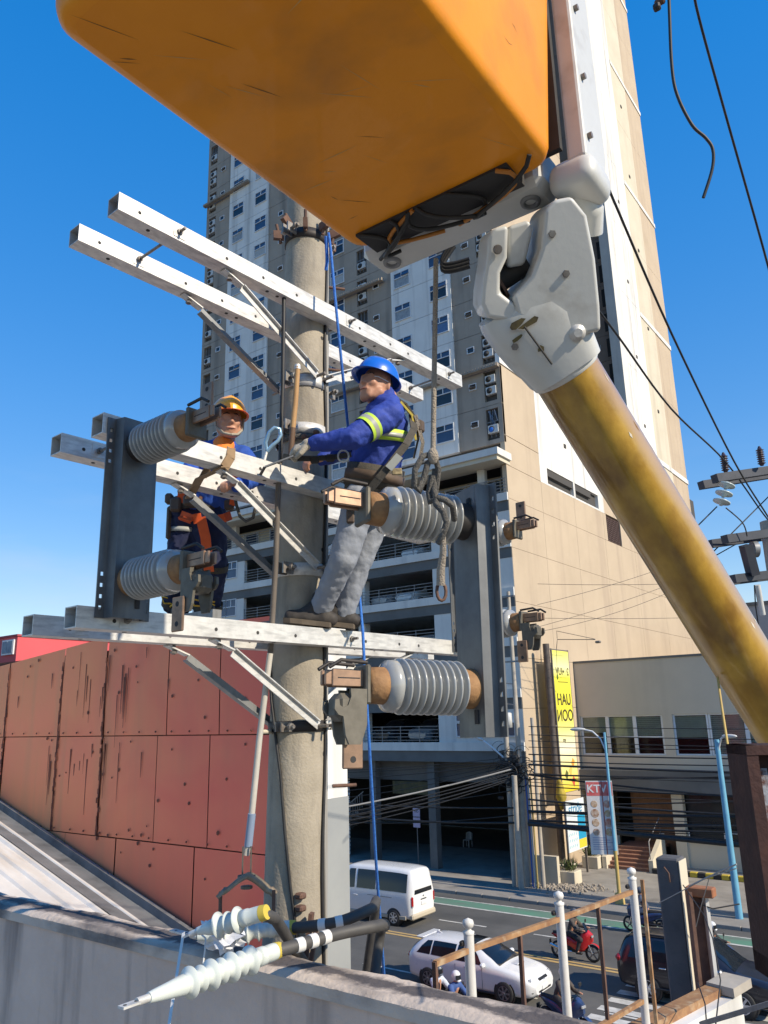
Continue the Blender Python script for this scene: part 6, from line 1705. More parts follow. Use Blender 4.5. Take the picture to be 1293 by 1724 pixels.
# rusty near post
RP = thing('rusty_steel_post', 'big rust covered steel post with flaking white paint at the right edge', 'post', (-0.460, 1.913, 8.260))
ptop, pbot = V(*(-0.338, 1.854, 8.718)), V(*(-0.410, 1.950, 8.258))
M['rust_deep'] = mat('rust_deep', (.045, .013, .009), (.025, .008, .007), 18, .8, bump=.15, bscale=90, stain=(.07, .022, .012), stain_amt=.5, stain_scale=(1, 1, 1))
M['rust_flake'] = mat('rust_flake', (.26, .28, .32), (.09, .03, .018), 26, .7, bump=.2, bscale=80, lo=.42, hi=.55)
ctr = V((ptop.x + pbot.x) / 2, (ptop.y + pbot.y) / 2, 0); vs_ = V(.807, .59, 0); fw = V(.59, -.807, 0)
hh_ = ptop.z - pbot.z
def loc_m(): 
    m_ = Matrix((vs_, -fw, V(0, 0, 1))).transposed().to_4x4(); m_.translation = V(ctr.x, ctr.y, pbot.z); return m_
LM = loc_m()
b = MB(); b.box((-.055, 0, 0), (-.03, .10, hh_), LM); b.box((-.03, .04, .0), (.09, .05, hh_), LM); b.box((.09, 0, 0), (.10, .10, hh_), LM); b.box((-.055, -.002, hh_ - .02), (.10, .1, hh_), LM); b.box((-.055, -.002, 0), (.1, .1, .04), LM); b.build('post_body', M['rust_deep'], RP)
MB().box((-.026, .034, .06), (.0, .039, hh_ - .05), LM).build('flaking_paint', M['rust_flake'], RP)
MB().tube([LM @ V(-.012, .06, 0), LM @ V(-.01, .06, -.35)], .014, 10).build('lower_pipe', M['concrete_pole'], RP)
# loose wires near the fence
for i, (pp, r_) in enumerate([([(-1.763, 7.044, 7.585), (-2.013, 7.159, 7.457), (-2.232, 7.294, 7.336)], .006), ([(-1.768, 7.051, 7.553), (-2.035, 7.147, 7.443), (-2.607, 7.605, 7.110)], .004), ([(-2.013, 7.159, 7.457), (-2.167, 7.387, 7.197), (-2.310, 7.619, 6.949)], .004), ([(-2.408, 7.702, 7.259), (-2.172, 7.415, 7.099), (-2.016, 7.043, 7.018), (-1.957, 6.912, 6.763), (-1.874, 6.375, 6.634)], .005), ([(-2.388, 7.759, 7.129), (-2.198, 7.789, 7.071), (-2.001, 7.922, 7.106)], .006), ([(-2.101, 6.813, 6.746), (-2.015, 6.647, 6.663), (-1.964, 6.458, 6.571)], .005)]):
    tag(MB().tube(pp, r_, 6).build('loose_wire', M['cable_grey'] if i in (0, 1, 2) else M['cable_black']), ['pale wire slanting up to the rusty steel post', 'thin pale wire reaching the square concrete post', 'pale wire dropping from the knotted wires', 'dark wire looping down past the stub wall', 'dark wire level with the striped kerb', 'dark wire hanging down the stub wall face'][i], 'wire', 'loose wires at the fence')
tag(MB().bar(V(*(-1.959, 6.312, 6.636)), V(*(-1.445, 6.225, 6.880)), .03, .03).build('steel_bar', M['galv_dark']), 'grey steel bar crossing low in front of the dark car', 'bar')

# ================================================================== FAR RIGHT UTILITY POLE AND LOOSE WIRES IN THE SKY
UP = thing('utility_pole', 'distant steel crossarm pole with disc insulators at the right edge', 'utility pole', (-1.881, 10.947, 8.709))
ub = V(*(-1.702, 10.618, 10.129))
MB().tube([V(ub.x, ub.y, 0), V(ub.x, ub.y, (-1.539, 10.438, 11.050)[2])], [.2, .14], 16).build('shaft', M['concrete_pole'], UP)
mdk = mat('arm_grey', (.05, .055, .07), (.035, .04, .05), 5, .6, metal=.3)
for i, (a, c) in enumerate([((-2.069, 9.540, 11.440), (-0.998, 11.332, 11.882)), ((-2.096, 9.748, 10.736), (-1.141, 11.491, 11.069)), ((-2.103, 9.893, 10.274), (-1.235, 11.595, 10.534))]):
    a, c = Vector(a), Vector(c)
    MB().bar(a, c, .1, .10).build('crossarm', mdk, UP); dv = (c - a).cross(V(0, 0, 1)).normalized() * .34
    MB().bar(a - dv + (c - a) * .06, c - dv, .1, .10).build('crossarm', mdk, UP)
for (px1, py1) in [((0), (0))]: pass
for p in ((-1.958, 9.657, 11.526), (-1.621, 10.060, 11.636)):
    p = Vector(p); pr_ = [(0, .02)]
    for k in range(7): pr_ += [(.02 + k * .028, .03), (.03 + k * .028, .048), (.036 + k * .028, .03)]
    pr_ += [(.23, .02), (.25, .012)]
    MB().lathe(pr_, p, (0, 0, 1), 14).build('pin_insulator', mat('brown_glaze', (.05, .03, .035), None, rough=.3) if 'brown_glaze' not in bpy.data.materials else bpy.data.materials['brown_glaze'], UP)
dsk = V(*(-1.983, 9.624, 11.375))
for k in range(3):
    c = dsk + V(-.035 * k, -.02 * k, -.06 - .10 * k)
    MB().lathe([(0, .02), (.03, .035), (.04, .10), (.055, .10), (.075, .03), (.09, .02)], c + V(.0, 0, .0), V(.35, .2, 1), 20).build('disc_insulator', mat('disc_grey', (.45, .52, .52), None, rough=.3) if 'disc_grey' not in bpy.data.materials else bpy.data.materials['disc_grey'], UP)
MB().bar(V(*(-1.929, 10.016, 10.681)), V(*(-1.915, 10.140, 10.332)), .16, .1, (.8, .6, 0)).build('arm_post', mdk, UP)
MB().lathe([(0, .1), (.06, .1)], (-1.894, 10.180, 10.650), V(.8, .59, 0), 16).build('reel', M['galv_dark'], UP)
MB().tube([(-1.896, 10.193, 10.213), (-1.905, 10.299, 9.864)], .035, 10).build('arrester', M['ac_white'], UP)
MB().tube([(-1.924, 10.171, 10.214), (-1.956, 10.227, 9.970), (-1.970, 10.307, 9.692)], .008, 6).build('lead', M['cable_black'], UP)
SKW = [([(-0.803, 5.327, 14.254), (-0.841, 5.471, 14.120), (-0.873, 6.201, 13.771), (-0.917, 7.714, 12.952), (-0.966, 8.641, 12.354)], .011, 'long black wire slanting down the sky at the far right'),
       ([(-1.462, 4.387, 12.509), (-1.493, 4.920, 12.376), (-1.600, 6.508, 11.975), (-1.710, 8.908, 11.432), (-1.686, 10.329, 11.055), (-1.608, 11.014, 10.698)], .010, 'black wire crossing the white tower strip toward the distant pole'),
       ([(-1.983, 5.426, 12.079), (-1.979, 6.235, 11.961), (-1.965, 7.610, 11.704), (-1.927, 9.582, 11.628), (-1.871, 11.144, 11.282), (-1.754, 12.099, 10.969)], .010, 'black wire ending at the pin insulator of the distant pole'),
       ([(-0.897, 4.863, 13.895), (-0.934, 4.916, 13.647), (-0.986, 4.999, 13.275), (-0.991, 5.062, 13.067), (-0.942, 5.166, 12.857), (-0.879, 5.243, 12.764), (-0.852, 5.289, 12.680), (-0.880, 5.313, 12.544), (-0.966, 5.314, 12.347)], .012, 'loose kinked black cable end dangling in the sky'),
       ([(-2.751, 9.011, 10.349), (-2.265, 9.439, 10.913), (-2.103, 9.620, 11.116)], .008, 'thin wire rising left to the disc insulators'),
       ([(-2.020, 9.686, 11.100), (-1.891, 9.838, 10.923), (-1.873, 9.902, 10.764)], .008, 'short jumper wire from disc insulators to the second crossarm'),
       ([(-2.430, 10.184, 10.615), (-2.033, 10.578, 11.083), (-1.496, 11.259, 11.772)], .008, 'thin wire passing behind the distant pole, upper one'), ([(-2.367, 10.226, 10.627), (-2.004, 10.660, 10.896), (-1.591, 11.364, 11.235)], .007, 'thin wire passing behind the distant pole, lower one')]
for pts_, r_, lb in SKW:
    cu = []
    P_ = [Vector(p) for p in pts_]
    for i in range(len(P_) - 1):
        p0, p1, p2, p3 = P_[max(i - 1, 0)], P_[i], P_[i + 1], P_[min(i + 2, len(P_) - 1)]
        for k in range(6):
            s = k / 6; cu.append(.5 * ((2 * p1) + (p2 - p0) * s + (2 * p0 - 5 * p1 + 4 * p2 - p3) * s * s + (3 * p1 - p0 - 3 * p2 + p3) * s**3))
    cu.append(P_[-1])
    tag(MB().tube(cu, r_, 7).build('overhead_cable', M['cable_black']), lb, 'cable', 'wires against the sky')
DV = thing('line_clamp', 'small black line clamp hanging at the top edge of the sky', 'clamp', (-0.992, 4.860, 13.690))
c = V(*(-1.000, 4.856, 13.682)); MB().bbox(c, (.05, .05, .05), Matrix.Identity(4), .01).build('clamp_body', M['dark_iron'], DV)
MB().bbox(c + V(.02, .02, .05), (.07, .05, .04), None, .01).build('clamp_jaw', M['rust_iron'], DV); MB().tube([c + V(0, 0, .05), c + V(.06, .03, .25)], .008, 6).build('clamp_wire', M['cable_black'], DV)

# ================================================================== THE TWO LINEMEN
LF, TW_, UPV = V(-.807, -.59, 0), V(.59, -.807, 0), V(0, 0, 1)     # left and towards the viewer, in the street frame
M['shirt_blue'] = mat('shirt_blue', (.022, .055, .33), (.018, .042, .27), 9, .75, bump=.15, bscale=90)
M['jeans'] = mat('jeans', (.27, .29, .33), (.22, .24, .28), 7, .9, bump=.3, bscale=22, stain=(.34, .355, .38), stain_amt=.5, stain_scale=(1.5, 1.5, .8))
M['navy'] = mat('navy', (.012, .018, .065), (.008, .012, .04), 9, .85)
M['hivis'] = mat('hivis', (.50, .72, .06), None, rough=.6)
M['reflect'] = mat('reflect', (.36, .37, .34), None, rough=.4)
M['webbing'] = mat('webbing', (.055, .048, .038), (.085, .075, .06), 25, .85, bump=.3, bscale=200)
M['leather'] = mat('leather', (.07, .045, .03), (.11, .075, .05), 12, .7)
M['helmet_blue'] = mat('helmet_blue', (.015, .14, .62), (.012, .12, .55), 4, .3, coat=.4)
M['helmet_orange'] = mat('helmet_orange', (.95, .42, .02), (.90, .37, .015), 4, .3, coat=.4)
M['brim_red'] = mat('brim_red', (.72, .10, .015), None, rough=.35)
M['glove'] = mat('glove', (.42, .38, .31), (.30, .27, .22), 22, .9, bump=.3, bscale=160)
M['boot'] = mat('boot', (.028, .024, .022), (.05, .042, .036), 14, .7)
M['sole'] = mat('sole', (.12, .095, .07), (.09, .07, .05), 14, .9)
M['orange_web'] = mat('orange_web', (.70, .10, .015), (.60, .08, .012), 20, .7)
M['hair'] = mat('hair', (.02, .016, .014), (.04, .035, .03), 30, .7)
M['eye_dark'] = mat('eye_dark', (.02, .012, .01), None, rough=.3)
M['lip'] = mat('lip', (.30, .10, .075), None, rough=.5)


class Head:
    def __init__(s, c, f, up, k=1.0):
        s.c = Vector(c); s.f = Vector(f).normalized(); u = Vector(up); s.u = (u - s.f * u.dot(s.f)).normalized(); s.r = s.f.cross(s.u); s.k = k

    def p(s, f, r, u): return s.c + (s.f * f + s.r * r + s.u * u) * s.k

    def m(s): return Matrix((s.f, s.r, s.u)).transposed()

    def caps(s):
        k = s.k; P = s.p
        out = [(P(.0, 0, .03), .082 * k, P(.01, 0, -.03), .074 * k), (P(.035, 0, .0), .066 * k, P(.045, 0, -.065), .050 * k), (P(.055, -.018, -.09), .028 * k, P(.055, .018, -.09), .028 * k),
               (P(.084, 0, .015), .011 * k, P(.108, 0, -.026), .015 * k), (P(.096, -.014, -.03), .009 * k, P(.096, .014, -.03), .009 * k), (P(.078, -.034, .022), .014 * k, P(.086, -.010, .020), .011 * k), (P(.078, .034, .022), .014 * k, P(.086, .010, .020), .011 * k),
               (P(.066, -.040, -.022), .022 * k, P(.07, -.034, -.03), .02 * k), (P(.066, .040, -.022), .022 * k, P(.07, .034, -.03), .02 * k), (P(.086, -.02, -.062), .011 * k, P(.086, .02, -.062), .011 * k), (P(.082, -.014, -.072), .011 * k, P(.082, .014, -.072), .011 * k)]
        for sg in (-1, 1): out += [(P(-.012, sg * .078, .012), .014 * k, P(-.016, sg * .080, -.022), .010 * k), (P(.02, sg * .052, -.06), .03 * k, P(.04, sg * .034, -.085), .026 * k)]
        return out

    def details(s, t, squint=True):
        for sg in (-1, 1):
            e = MB().ell(s.p(.078, sg * .031, .004), (.006, .014, .0045 if squint else .007), 10, 8, s.m()); e.build('eye', M['eye_dark'], t)
            MB().tube([s.p(.089, sg * .012, .026), s.p(.091, sg * .03, .031), s.p(.078, sg * .048, .025)], .0042, 6).build('eyebrow', M['hair'], t)
        MB().tube([s.p(.089, -.026, -.066), s.p(.0985, -.010, -.0665), s.p(.0985, .010, -.0665), s.p(.089, .026, -.066)], .0032, 6).build('mouth', M['lip'], t)

    def hair(s, t):
        b = MB(); b.ell(s.p(-.018, 0, .02), (.085, .081, .088), 16, 12, s.m()); b.build('hair', M['hair'], t)

    def helmet(s, t, shell, brim, visor_len=.05):
        b = MB()
        def dome(u, v):
            th = u * 2 * math.pi; ph = v * math.pi / 2
            rx, ry = .133 + .004 * math.cos(2 * th), .112
            ridge = .007 * math.exp(-((math.sin(th) * math.cos(ph)) / .16) ** 2)
            return s.p(-.005 + math.cos(th) * rx * math.cos(ph), math.sin(th) * ry * math.cos(ph), .045 + (.125 + ridge) * math.sin(ph))
        b.grid(dome, 32, 12); h = b.build('helmet', shell, t)
        def br(u, v):
            th = u * 2 * math.pi
            ext = (.016 + visor_len * max(math.cos(th), 0) ** 2) * v
            return s.p(-.005 + math.cos(th) * (.134 + ext), math.sin(th) * (.113 + ext * .8), .047 - .012 * v)
        bb = MB().grid(br, 32, 3)
        o = bb.build('helmet_brim', brim, h); md = o.modifiers.new('t', 'SOLIDIFY'); md.thickness = .004
        return h


def ribbon(pts, w, th, wdir):
    """flat strap through points; wdir is the direction across its width"""
    b = MB(); pts = [Vector(p) for p in pts]; wd = Vector(wdir).normalized()
    for i in range(len(pts) - 1):
        d = (pts[i + 1] - pts[i]).normalized(); wv = (wd - d * wd.dot(d)).normalized(); b.bar(pts[i], pts[i + 1], w, th, d.cross(wv), .004)
    return b


def oval_band(c, ax, xd, rx, ry, w, th=.006, n=36, flare=0):
    c = Vector(c); ax = Vector(ax).normalized(); x = Vector(xd); x = (x - ax * x.dot(ax)).normalized(); y = ax.cross(x)
    prof = [(-w / 2, 0), (-w / 2, th), (w / 2, th + flare), (w / 2, 0)]
    vs = [c + ax * d + x * (rx + e) * math.cos(2 * math.pi * k / n) + y * (ry + e) * math.sin(2 * math.pi * k / n) for d, e in prof for k in range(n)]
    b = MB(); b.add(vs, [(i * n + k, i * n + (k + 1) % n, (i + 1) * n + (k + 1) % n, (i + 1) * n + k) for i in range(3) for k in range(n)], True)
    return b


def hand(caps_out, wrist, d, palm_n, spread=1.0, curl=.9, thumb=1):
    """palm, four curled fingers of unequal length and a thumb leaving the side of the palm"""
    w = Vector(wrist); d = Vector(d).normalized(); n = Vector(palm_n); n = (n - d * n.dot(d)).normalized(); s = d.cross(n)
    for q in (-.026, -.009, .009, .026): caps_out.append((w + s * q * .7, .017, w + d * .085 + s * q, .0135))
    for q, L in ((-.028, .072), (-.0095, .080), (.0095, .076), (.028, .060)):
        k0 = w + d * .088 + s * q
        k1 = k0 + (d * math.cos(curl * .6) + n * math.sin(curl * .6)) * L * .45
        k2 = k1 + (d * math.cos(curl * 1.5) + n * math.sin(curl * 1.5)) * L * .32
        k3 = k2 + (d * math.cos(curl * 2.2) + n * math.sin(curl * 2.2)) * L * .25
        caps_out += [(k0, .0115, k1, .0105), (k1, .0105, k2, .0098), (k2, .0098, k3, .0088)]
    b0 = w + d * .028 - s * .03 * thumb; t1 = b0 - s * .03 * thumb + d * .03 + n * .012; t2 = t1 + d * .03 + n * .016 + s * .006 * thumb
    caps_out += [(b0, .016, t1, .0125), (t1, .0125, t2, .0105)]


def boot(t, heel, toe, top, w=.048, nm='boot'):
    heel, toe, top = Vector(heel), Vector(toe), Vector(top)
    d = (toe - heel); L = d.length; d.normalize()
    blob(nm, [(heel + UPV * .05, .046, heel + d * L * .45 + UPV * .05, .046), (heel + d * L * .45 + UPV * .045, .048, toe - d * .045 + UPV * .042, .042), (heel + d * .04 + UPV * .06, .050, top + UPV * .03, .056), (heel + d * L * .5 + UPV * .07, .044, top, .05)], M['boot'], t, .009, 4, .008, .05)
    b = MB(); sd = d.cross(UPV).normalized(); pr = []
    for f_, ww in [(-.02, .03), (.02, .042), (.3, .040), (.6, .047), (.85, .042), (1.0, .022)]: pr.append((f_, ww))
    poly = [heel + d * L * f_ + sd * ww for f_, ww in pr] + [heel + d * L * f_ - sd * ww for f_, ww in reversed(pr)]
    b.prism(poly, UPV * .028); b.build('boot_sole', M['sole'], t)


# ------------------------------------------------------------------ man in the blue helmet
W1 = thing('person', 'lineman in blue helmet, blue shirt and grey jeans leaning back from the pole', 'person', (-2.945, 3.490, 9.286))
hipL, hipR = V(*(-2.649, 3.398, 10.001)), V(*(-2.671, 3.616, 10.029)); pel = V(*(-2.643, 3.499, 10.058)); wst = V(*(-2.611, 3.495, 10.181)); chs = V(*(-2.536, 3.481, 10.433)); nkb = V(*(-2.503, 3.474, 10.610))
knL, knR = V(*(-2.743, 3.350, 9.660)), V(*(-2.810, 3.576, 9.681)); anL, anR = V(*(-2.963, 3.407, 9.384)), V(*(-2.919, 3.570, 9.373))
shL, shR = V(*(-2.400, 3.368, 10.457)), V(*(-2.620, 3.572, 10.596)); elL, wrL = V(*(-2.500, 3.148, 10.276)), V(*(-2.714, 3.048, 10.261)); elR, wrR = V(*(-2.807, 3.523, 10.404)), V(*(-2.871, 3.335, 10.286))
H1 = Head((-2.537, 3.424, 10.686), LF * .62 + TW_ * .76 + UPV * .18, UPV + LF * -.12, 1.06)
bc = H1.caps()
bc += [(H1.p(-.02, 0, -.07), .056, nkb, .066), (pel, .13, chs, .145), (chs, .12, nkb, .07)]
for a, b_, c, d in ((shL, elL, wrL, 1), (shR, elR, wrR, 1)): bc += [(a, .052, b_, .042), (b_, .041, c, .029)]
for a, b_, c in ((hipL, knL, anL), (hipR, knR, anR)): bc += [(a, .085, b_, .058), (b_, .055, c, .038)]
hand(bc, wrL + LF * .005, (V(*(-2.788, 3.013, 10.241)) - wrL), TW_ * -.5 - UPV * .6, curl=.95, thumb=-1)
hand(bc, wrR, (V(*(-2.919, 3.257, 10.262)) - wrR), TW_ * -.4 - UPV * .7, curl=.9, thumb=1)
blob('body', bc, M['skin'], W1, .0065, 3)
H1.details(W1); H1.hair(W1); H1.helmet(W1, M['helmet_blue'], M['helmet_blue'], .026)
MB().lathe([(0, .018), (.003, .016)], H1.p(.108, 0, .10), H1.f * .8 + H1.u * .55, 14).build('helmet_badge', M['ac_white'], W1)
MB().lathe([(0, .011), (.004, .010)], H1.p(.108, 0, .10), H1.f * .8 + H1.u * .55, 14).build('helmet_badge', M['helmet_blue'], W1)
b = MB()
b.tube([H1.p(.092, 0, .005), H1.p(.086, -.03, .012), H1.p(.06, -.066, .012), H1.p(-.01, -.085, .01)], .0035, 6); b.tube([H1.p(.092, 0, .005), H1.p(.086, .03, .012), H1.p(.06, .066, .012), H1.p(-.01, .085, .01)], .0035, 6)
b.build('spectacles', M['frame_white'], W1)
# shirt
sc_ = [(pel + UPV * .02, .150, wst, .152, dict(sq=.95, sx=LF)), (wst, .152, chs, .160, dict(sq=.95, sx=LF)), (chs, .160, chs.lerp(nkb, .45), .14, dict(sq=.85, sx=LF)), (shL, .078, shR, .078), (shL, .075, nkb, .07), (shR, .075, nkb, .07), (nkb - UPV * .01, .072, nkb + UPV * .012, .066),
       (wst + LF * .03, .135, chs + LF * .02, .13)]
sc_ += [(shL, .083, elL, .067), (elL, .066, wrL - (wrL - elL).normalized() * .015, .047), (shR, .08, elR, .066), (elR, .065, wrR, .047)]
blob('shirt', sc_, M['shirt_blue'], W1, .0095, 6, .026, .055)
# reflective tape on sleeve and chest
ad = (elL - shL); cA = shL + ad * .60
for off, w_, mm in ((0, .068, 'hivis'), (0, .026, 'reflect')):
    MB().lathe([(-w_ / 2, .080 if mm == 'hivis' else .0815), (w_ / 2, .077 if mm == 'hivis' else .0785)], cA, ad, 26, True, False).build('reflective_tape', M[mm], W1)
tx = (chs - wst).normalized(); cT = wst.lerp(chs, .80)
oval_band(cT, tx + LF * .12, LF, .162, .172, .066, .004).build('reflective_tape', M['hivis'], W1); oval_band(cT, tx + LF * .12, LF, .165, .175, .026, .004).build('reflective_tape', M['reflect'], W1)
# jeans
jc = [(pel - UPV * .015, .150, pel + UPV * .03, .155, dict(sq=.95, sx=LF)), (hipL, .100, knL, .080), (knL, .078, anL + UPV * .028, .066), (hipR, .100, knR, .079), (knR, .077, anR + UPV * .028, .065), (hipL, .11, hipR, .11)]
blob('jeans', jc, M['jeans'], W1, .010, 6, .015, .05)
for (ank, toe_px) in ((anL, V(*(-3.134, 3.291, 9.356))), (anR, V(*(-3.078, 3.496, 9.325)))):
    hl = V(ank.x, ank.y, 9.296) - LF * .055; te = V(ank.x, ank.y, 9.33) + (LF * .97 + TW_ * .10).normalized() * .215
    boot(W1, hl, te, ank + UPV * .05)
# harness
oval_band(pel.lerp(wst, .75), tx, LF, .158, .165, .13, .014).build('waist_belt', M['webbing'], W1)
oval_band(pel.lerp(wst, .75), tx, LF, .170, .177, .055, .008).build('waist_belt_strap', M['leather'], W1)
oval_band(pel.lerp(wst, .2), tx, LF, .158, .163, .05, .008).build('hip_strap', M['webbing'], W1)
bk = -LF
ribbon([(-2.646, 3.289, 9.909), (-2.533, 3.276, 9.968), (-2.435, 3.291, 10.062), (-2.361, 3.327, 10.158), (-2.314, 3.392, 10.261), (-2.317, 3.480, 10.379), (-2.354, 3.522, 10.481)], .042, .008, UPV * .6 + LF * .7).build('harness_strap', M['webbing'], W1)
ribbon([(-2.376, 3.558, 10.241), (-2.339, 3.553, 10.340), (-2.350, 3.553, 10.471), (-2.392, 3.520, 10.557), (-2.445, 3.466, 10.607)], .042, .010, TW_).build('harness_back_strap', M['webbing'], W1)
ribbon([(-2.335, 3.521, 10.330), (-2.343, 3.506, 10.474), (-2.393, 3.469, 10.556)], .022, .012, TW_).build('harness_yellow_strap', mat('web_yellow', (.55, .42, .06), None, rough=.7), W1)
MB().bbox((0, 0, 0), (.035, .05, .075), Matrix.Translation((-2.315, 3.547, 10.413)), .01).build('shock_absorber', M['leather'], W1)
ribbon([(-2.322, 3.511, 10.469), (-2.305, 3.548, 10.312), (-2.343, 3.560, 10.191)], .014, .02, TW_).build('lanyard', M['rope_tan'], W1)
ribbon([(-2.377, 3.309, 10.115), (-2.327, 3.338, 10.180)], .044, .011, UPV * .6 + LF * .7).build('harness_label', M['reflect'], W1)
MB().bbox((0, 0, 0), (.055, .012, .04), Matrix.Translation((-2.396, 3.409, 10.123)) @ Matrix.Rotation(R(36), 4, 'Z'), .004).build('belt_label', mat('patch_tan', (.5, .4, .22), (.1, .08, .05), 40, .7), W1)
for (p_, s_) in [((-2.611, 3.300, 9.953), .05), ((-2.645, 3.298, 9.883), .045)]:
    MB().bbox((0, 0, 0), (s_, .03, s_ * 1.7), Matrix.Translation(p_) @ Matrix.Rotation(R(36), 4, 'Z'), .008).build('tool_pouch', M['leather'], W1)
c_ = V(*(-2.619, 3.210, 10.213)); MB().tube([c_ + LF * math.cos(i * .5236) * .03 + UPV * math.sin(i * .5236) * .035 for i in range(13)], .0055, 7).build('side_ring', M['galv'], W1)
ribbon([(-2.609, 3.262, 10.234), (-2.681, 3.190, 10.214), (-2.750, 3.118, 10.204), (-2.830, 3.058, 10.206), (-2.926, 3.053, 10.240)], .030, .010, UPV).build('positioning_lanyard', M['webbing'], W1)
for p_ in ((-2.741, 3.108, 10.192), (-2.683, 3.172, 10.206)): MB().bbox((0, 0, 0), (.05, .02, .045), Matrix.Translation(p_) @ Matrix.Rotation(R(36), 4, 'Z'), .008).build('adjuster', M['dark_iron'], W1)
gl = []; hand(gl, wrL + LF * .005, (V(*(-2.788, 3.013, 10.241)) - wrL), TW_ * -.5 - UPV * .6, curl=.95, thumb=-1)
blob('glove', [(a, ra + .0035, b_, rb + .0035) for a, ra, b_, rb in gl] + [(wrL - LF * .01, .034, wrL + LF * .02, .034)], M['glove'], W1, .0055, 3)
# spanner in the hand
TLs = thing('spanner', 'steel spanner held against the crossarm in the gloved hand', 'tool', (-2.874, 2.962, 10.164))
MB().bar(V(*(-2.791, 2.988, 10.194)), V(*(-2.914, 2.892, 10.134)), .016, .008).build('shaft', M['galv_dark'], TLs)
MB().bar(V(*(-2.914, 2.892, 10.134)), V(*(-2.942, 2.885, 10.091)), .014, .010).build('jaw', M['dark_iron'], TLs)

# ------------------------------------------------------------------ man in the orange helmet
W2 = thing('person', 'lineman in orange helmet and orange harness standing behind the left crossarms', 'person', (-4.049, 3.366, 9.431))
d2 = 5.1
hip2L, hip2R = V(*(-3.802, 3.275, 10.070)), V(*(-3.955, 3.217, 10.102)); pel2 = V(*(-3.877, 3.243, 10.117)); chs2 = V(*(-3.677, 3.223, 10.395)); nk2 = V(*(-3.605, 3.214, 10.506))
kn2L, kn2R = V(*(-3.782, 3.301, 9.758)), V(*(-3.978, 3.212, 9.788)); an2L, an2R = V(*(-3.914, 3.377, 9.504)), V(*(-4.122, 3.304, 9.534))
sh2L, sh2R = V(*(-3.526, 3.296, 10.429)), V(*(-3.773, 3.163, 10.482)); el2L, wr2L = V(*(-3.371, 3.275, 10.252)), V(*(-3.309, 3.061, 10.142)); el2R, wr2R = V(*(-3.733, 3.060, 10.296)), V(*(-3.486, 2.963, 10.166))
H2 = Head((-3.537, 3.182, 10.638), TW_ * .9 + LF * -.38 + UPV * -.05, UPV, 1.0)
bc = H2.caps() + [(H2.p(-.02, 0, -.07), .054, nk2, .064), (pel2, .12, chs2, .135), (chs2, .12, nk2, .07)]
for a, b_, c in ((sh2L, el2L, wr2L), (sh2R, el2R, wr2R)): bc += [(a, .05, b_, .042), (b_, .04, c, .03)]
for a, b_, c in ((hip2L, kn2L, an2L), (hip2R, kn2R, an2R)): bc += [(a, .085, b_, .06), (b_, .055, c, .04)]
hand(bc, wr2L, TW_ * .8 + LF * .4, -UPV, curl=1.0, thumb=1); hand(bc, wr2R, TW_ * .8 - LF * .4, -UPV, curl=1.0, thumb=-1)
blob('body', bc, M['skin'], W2, .007, 3)
H2.details(W2); H2.hair(W2); H2.helmet(W2, M['helmet_orange'], M['brim_red'], .035)
cs = MB()
for sg in (-1, 1): cs.tube([H2.p(.01, sg * .092, .03), H2.p(.03, sg * .084, -.05), H2.p(.075, sg * .045, -.098), H2.p(.09, 0, -.108)], .009, 6)
cs.build('chin_strap', M['glove'], W2)
blob('shirt', [(pel2, .145, chs2, .165, dict(sq=.85, sx=TW_)), (sh2L, .078, sh2R, .078), (chs2, .15, nk2, .075), (sh2L, .08, el2L, .066), (el2L, .064, wr2L, .045), (sh2R, .08, el2R, .066), (el2R, .064, wr2R, .045)], mat('shirt_royal', (.02, .085, .42), (.016, .07, .36), 9, .75), W2, .010, 5, .025, .055)
ot = MB(); blob('undershirt', [(nk2 + TW_ * .03 - UPV * .015, .074, nk2 + TW_ * .075 - UPV * .10, .062)], mat('under_orange', (.85, .22, .03), None, rough=.8), W2, .008, 3, .01, .04)
blob('trousers', [(pel2 - LF * .05, .135, pel2 + LF * .05, .135), (hip2L, .112, kn2L, .096), (kn2L, .095, an2L, .088), (hip2R, .112, kn2R, .096), (kn2R, .095, an2R, .088)], M['navy'], W2, .010, 5, .034, .06)
for ank in (an2L, an2R):
    te = V(ank.x, ank.y, 9.435) + (TW_ * .9 - LF * .25).normalized() * .19
    boot(W2, V(ank.x, ank.y, 9.435) - TW_ * .06, te, ank + UPV * .02)
    lc = MB()
    for k in range(5):
        c = ank.lerp(te + UPV * .07, .35 + .09 * k) + UPV * (.045 - .012 * k); lc.tube([c - LF * .045 + UPV * .012 * (k % 2), c + TW_ * .02 + UPV * .02, c + LF * .045 - UPV * .012 * (k % 2)], .006, 6)
    lc.tube([ank + TW_ * .09 + UPV * .03, ank + TW_ * .12 + LF * .07 + UPV * .045, ank + TW_ * .13 + LF * .05, ank + TW_ * .1], .006, 6); lc.build('bootlace', mat('lace', (.78, .42, .04), None, rough=.6) if 'lace' not in bpy.data.materials else bpy.data.materials['lace'], W2)
oval_band(pel2 + UPV * .03, UPV, LF, .165, .155, .09, .012).build('waist_belt', M['webbing'], W2)
ribbon([(-3.824, 3.073, 10.051), (-3.737, 3.096, 10.018), (-3.700, 3.121, 10.024), (-3.697, 3.162, 9.905), (-3.711, 3.199, 9.761), (-3.723, 3.222, 9.702)], .062, .008, LF).build('harness_front_strap', M['orange_web'], W2)
ribbon([(-3.652, 3.186, 10.012), (-3.611, 3.236, 10.030), (-3.614, 3.288, 10.056)], .055, .008, UPV).build('harness_thigh_strap', M['orange_web'], W2)
ribbon([(-3.827, 3.070, 10.052), (-3.757, 3.093, 10.021)], .06, .009, UPV).build('harness_thigh_strap', M['orange_web'], W2)
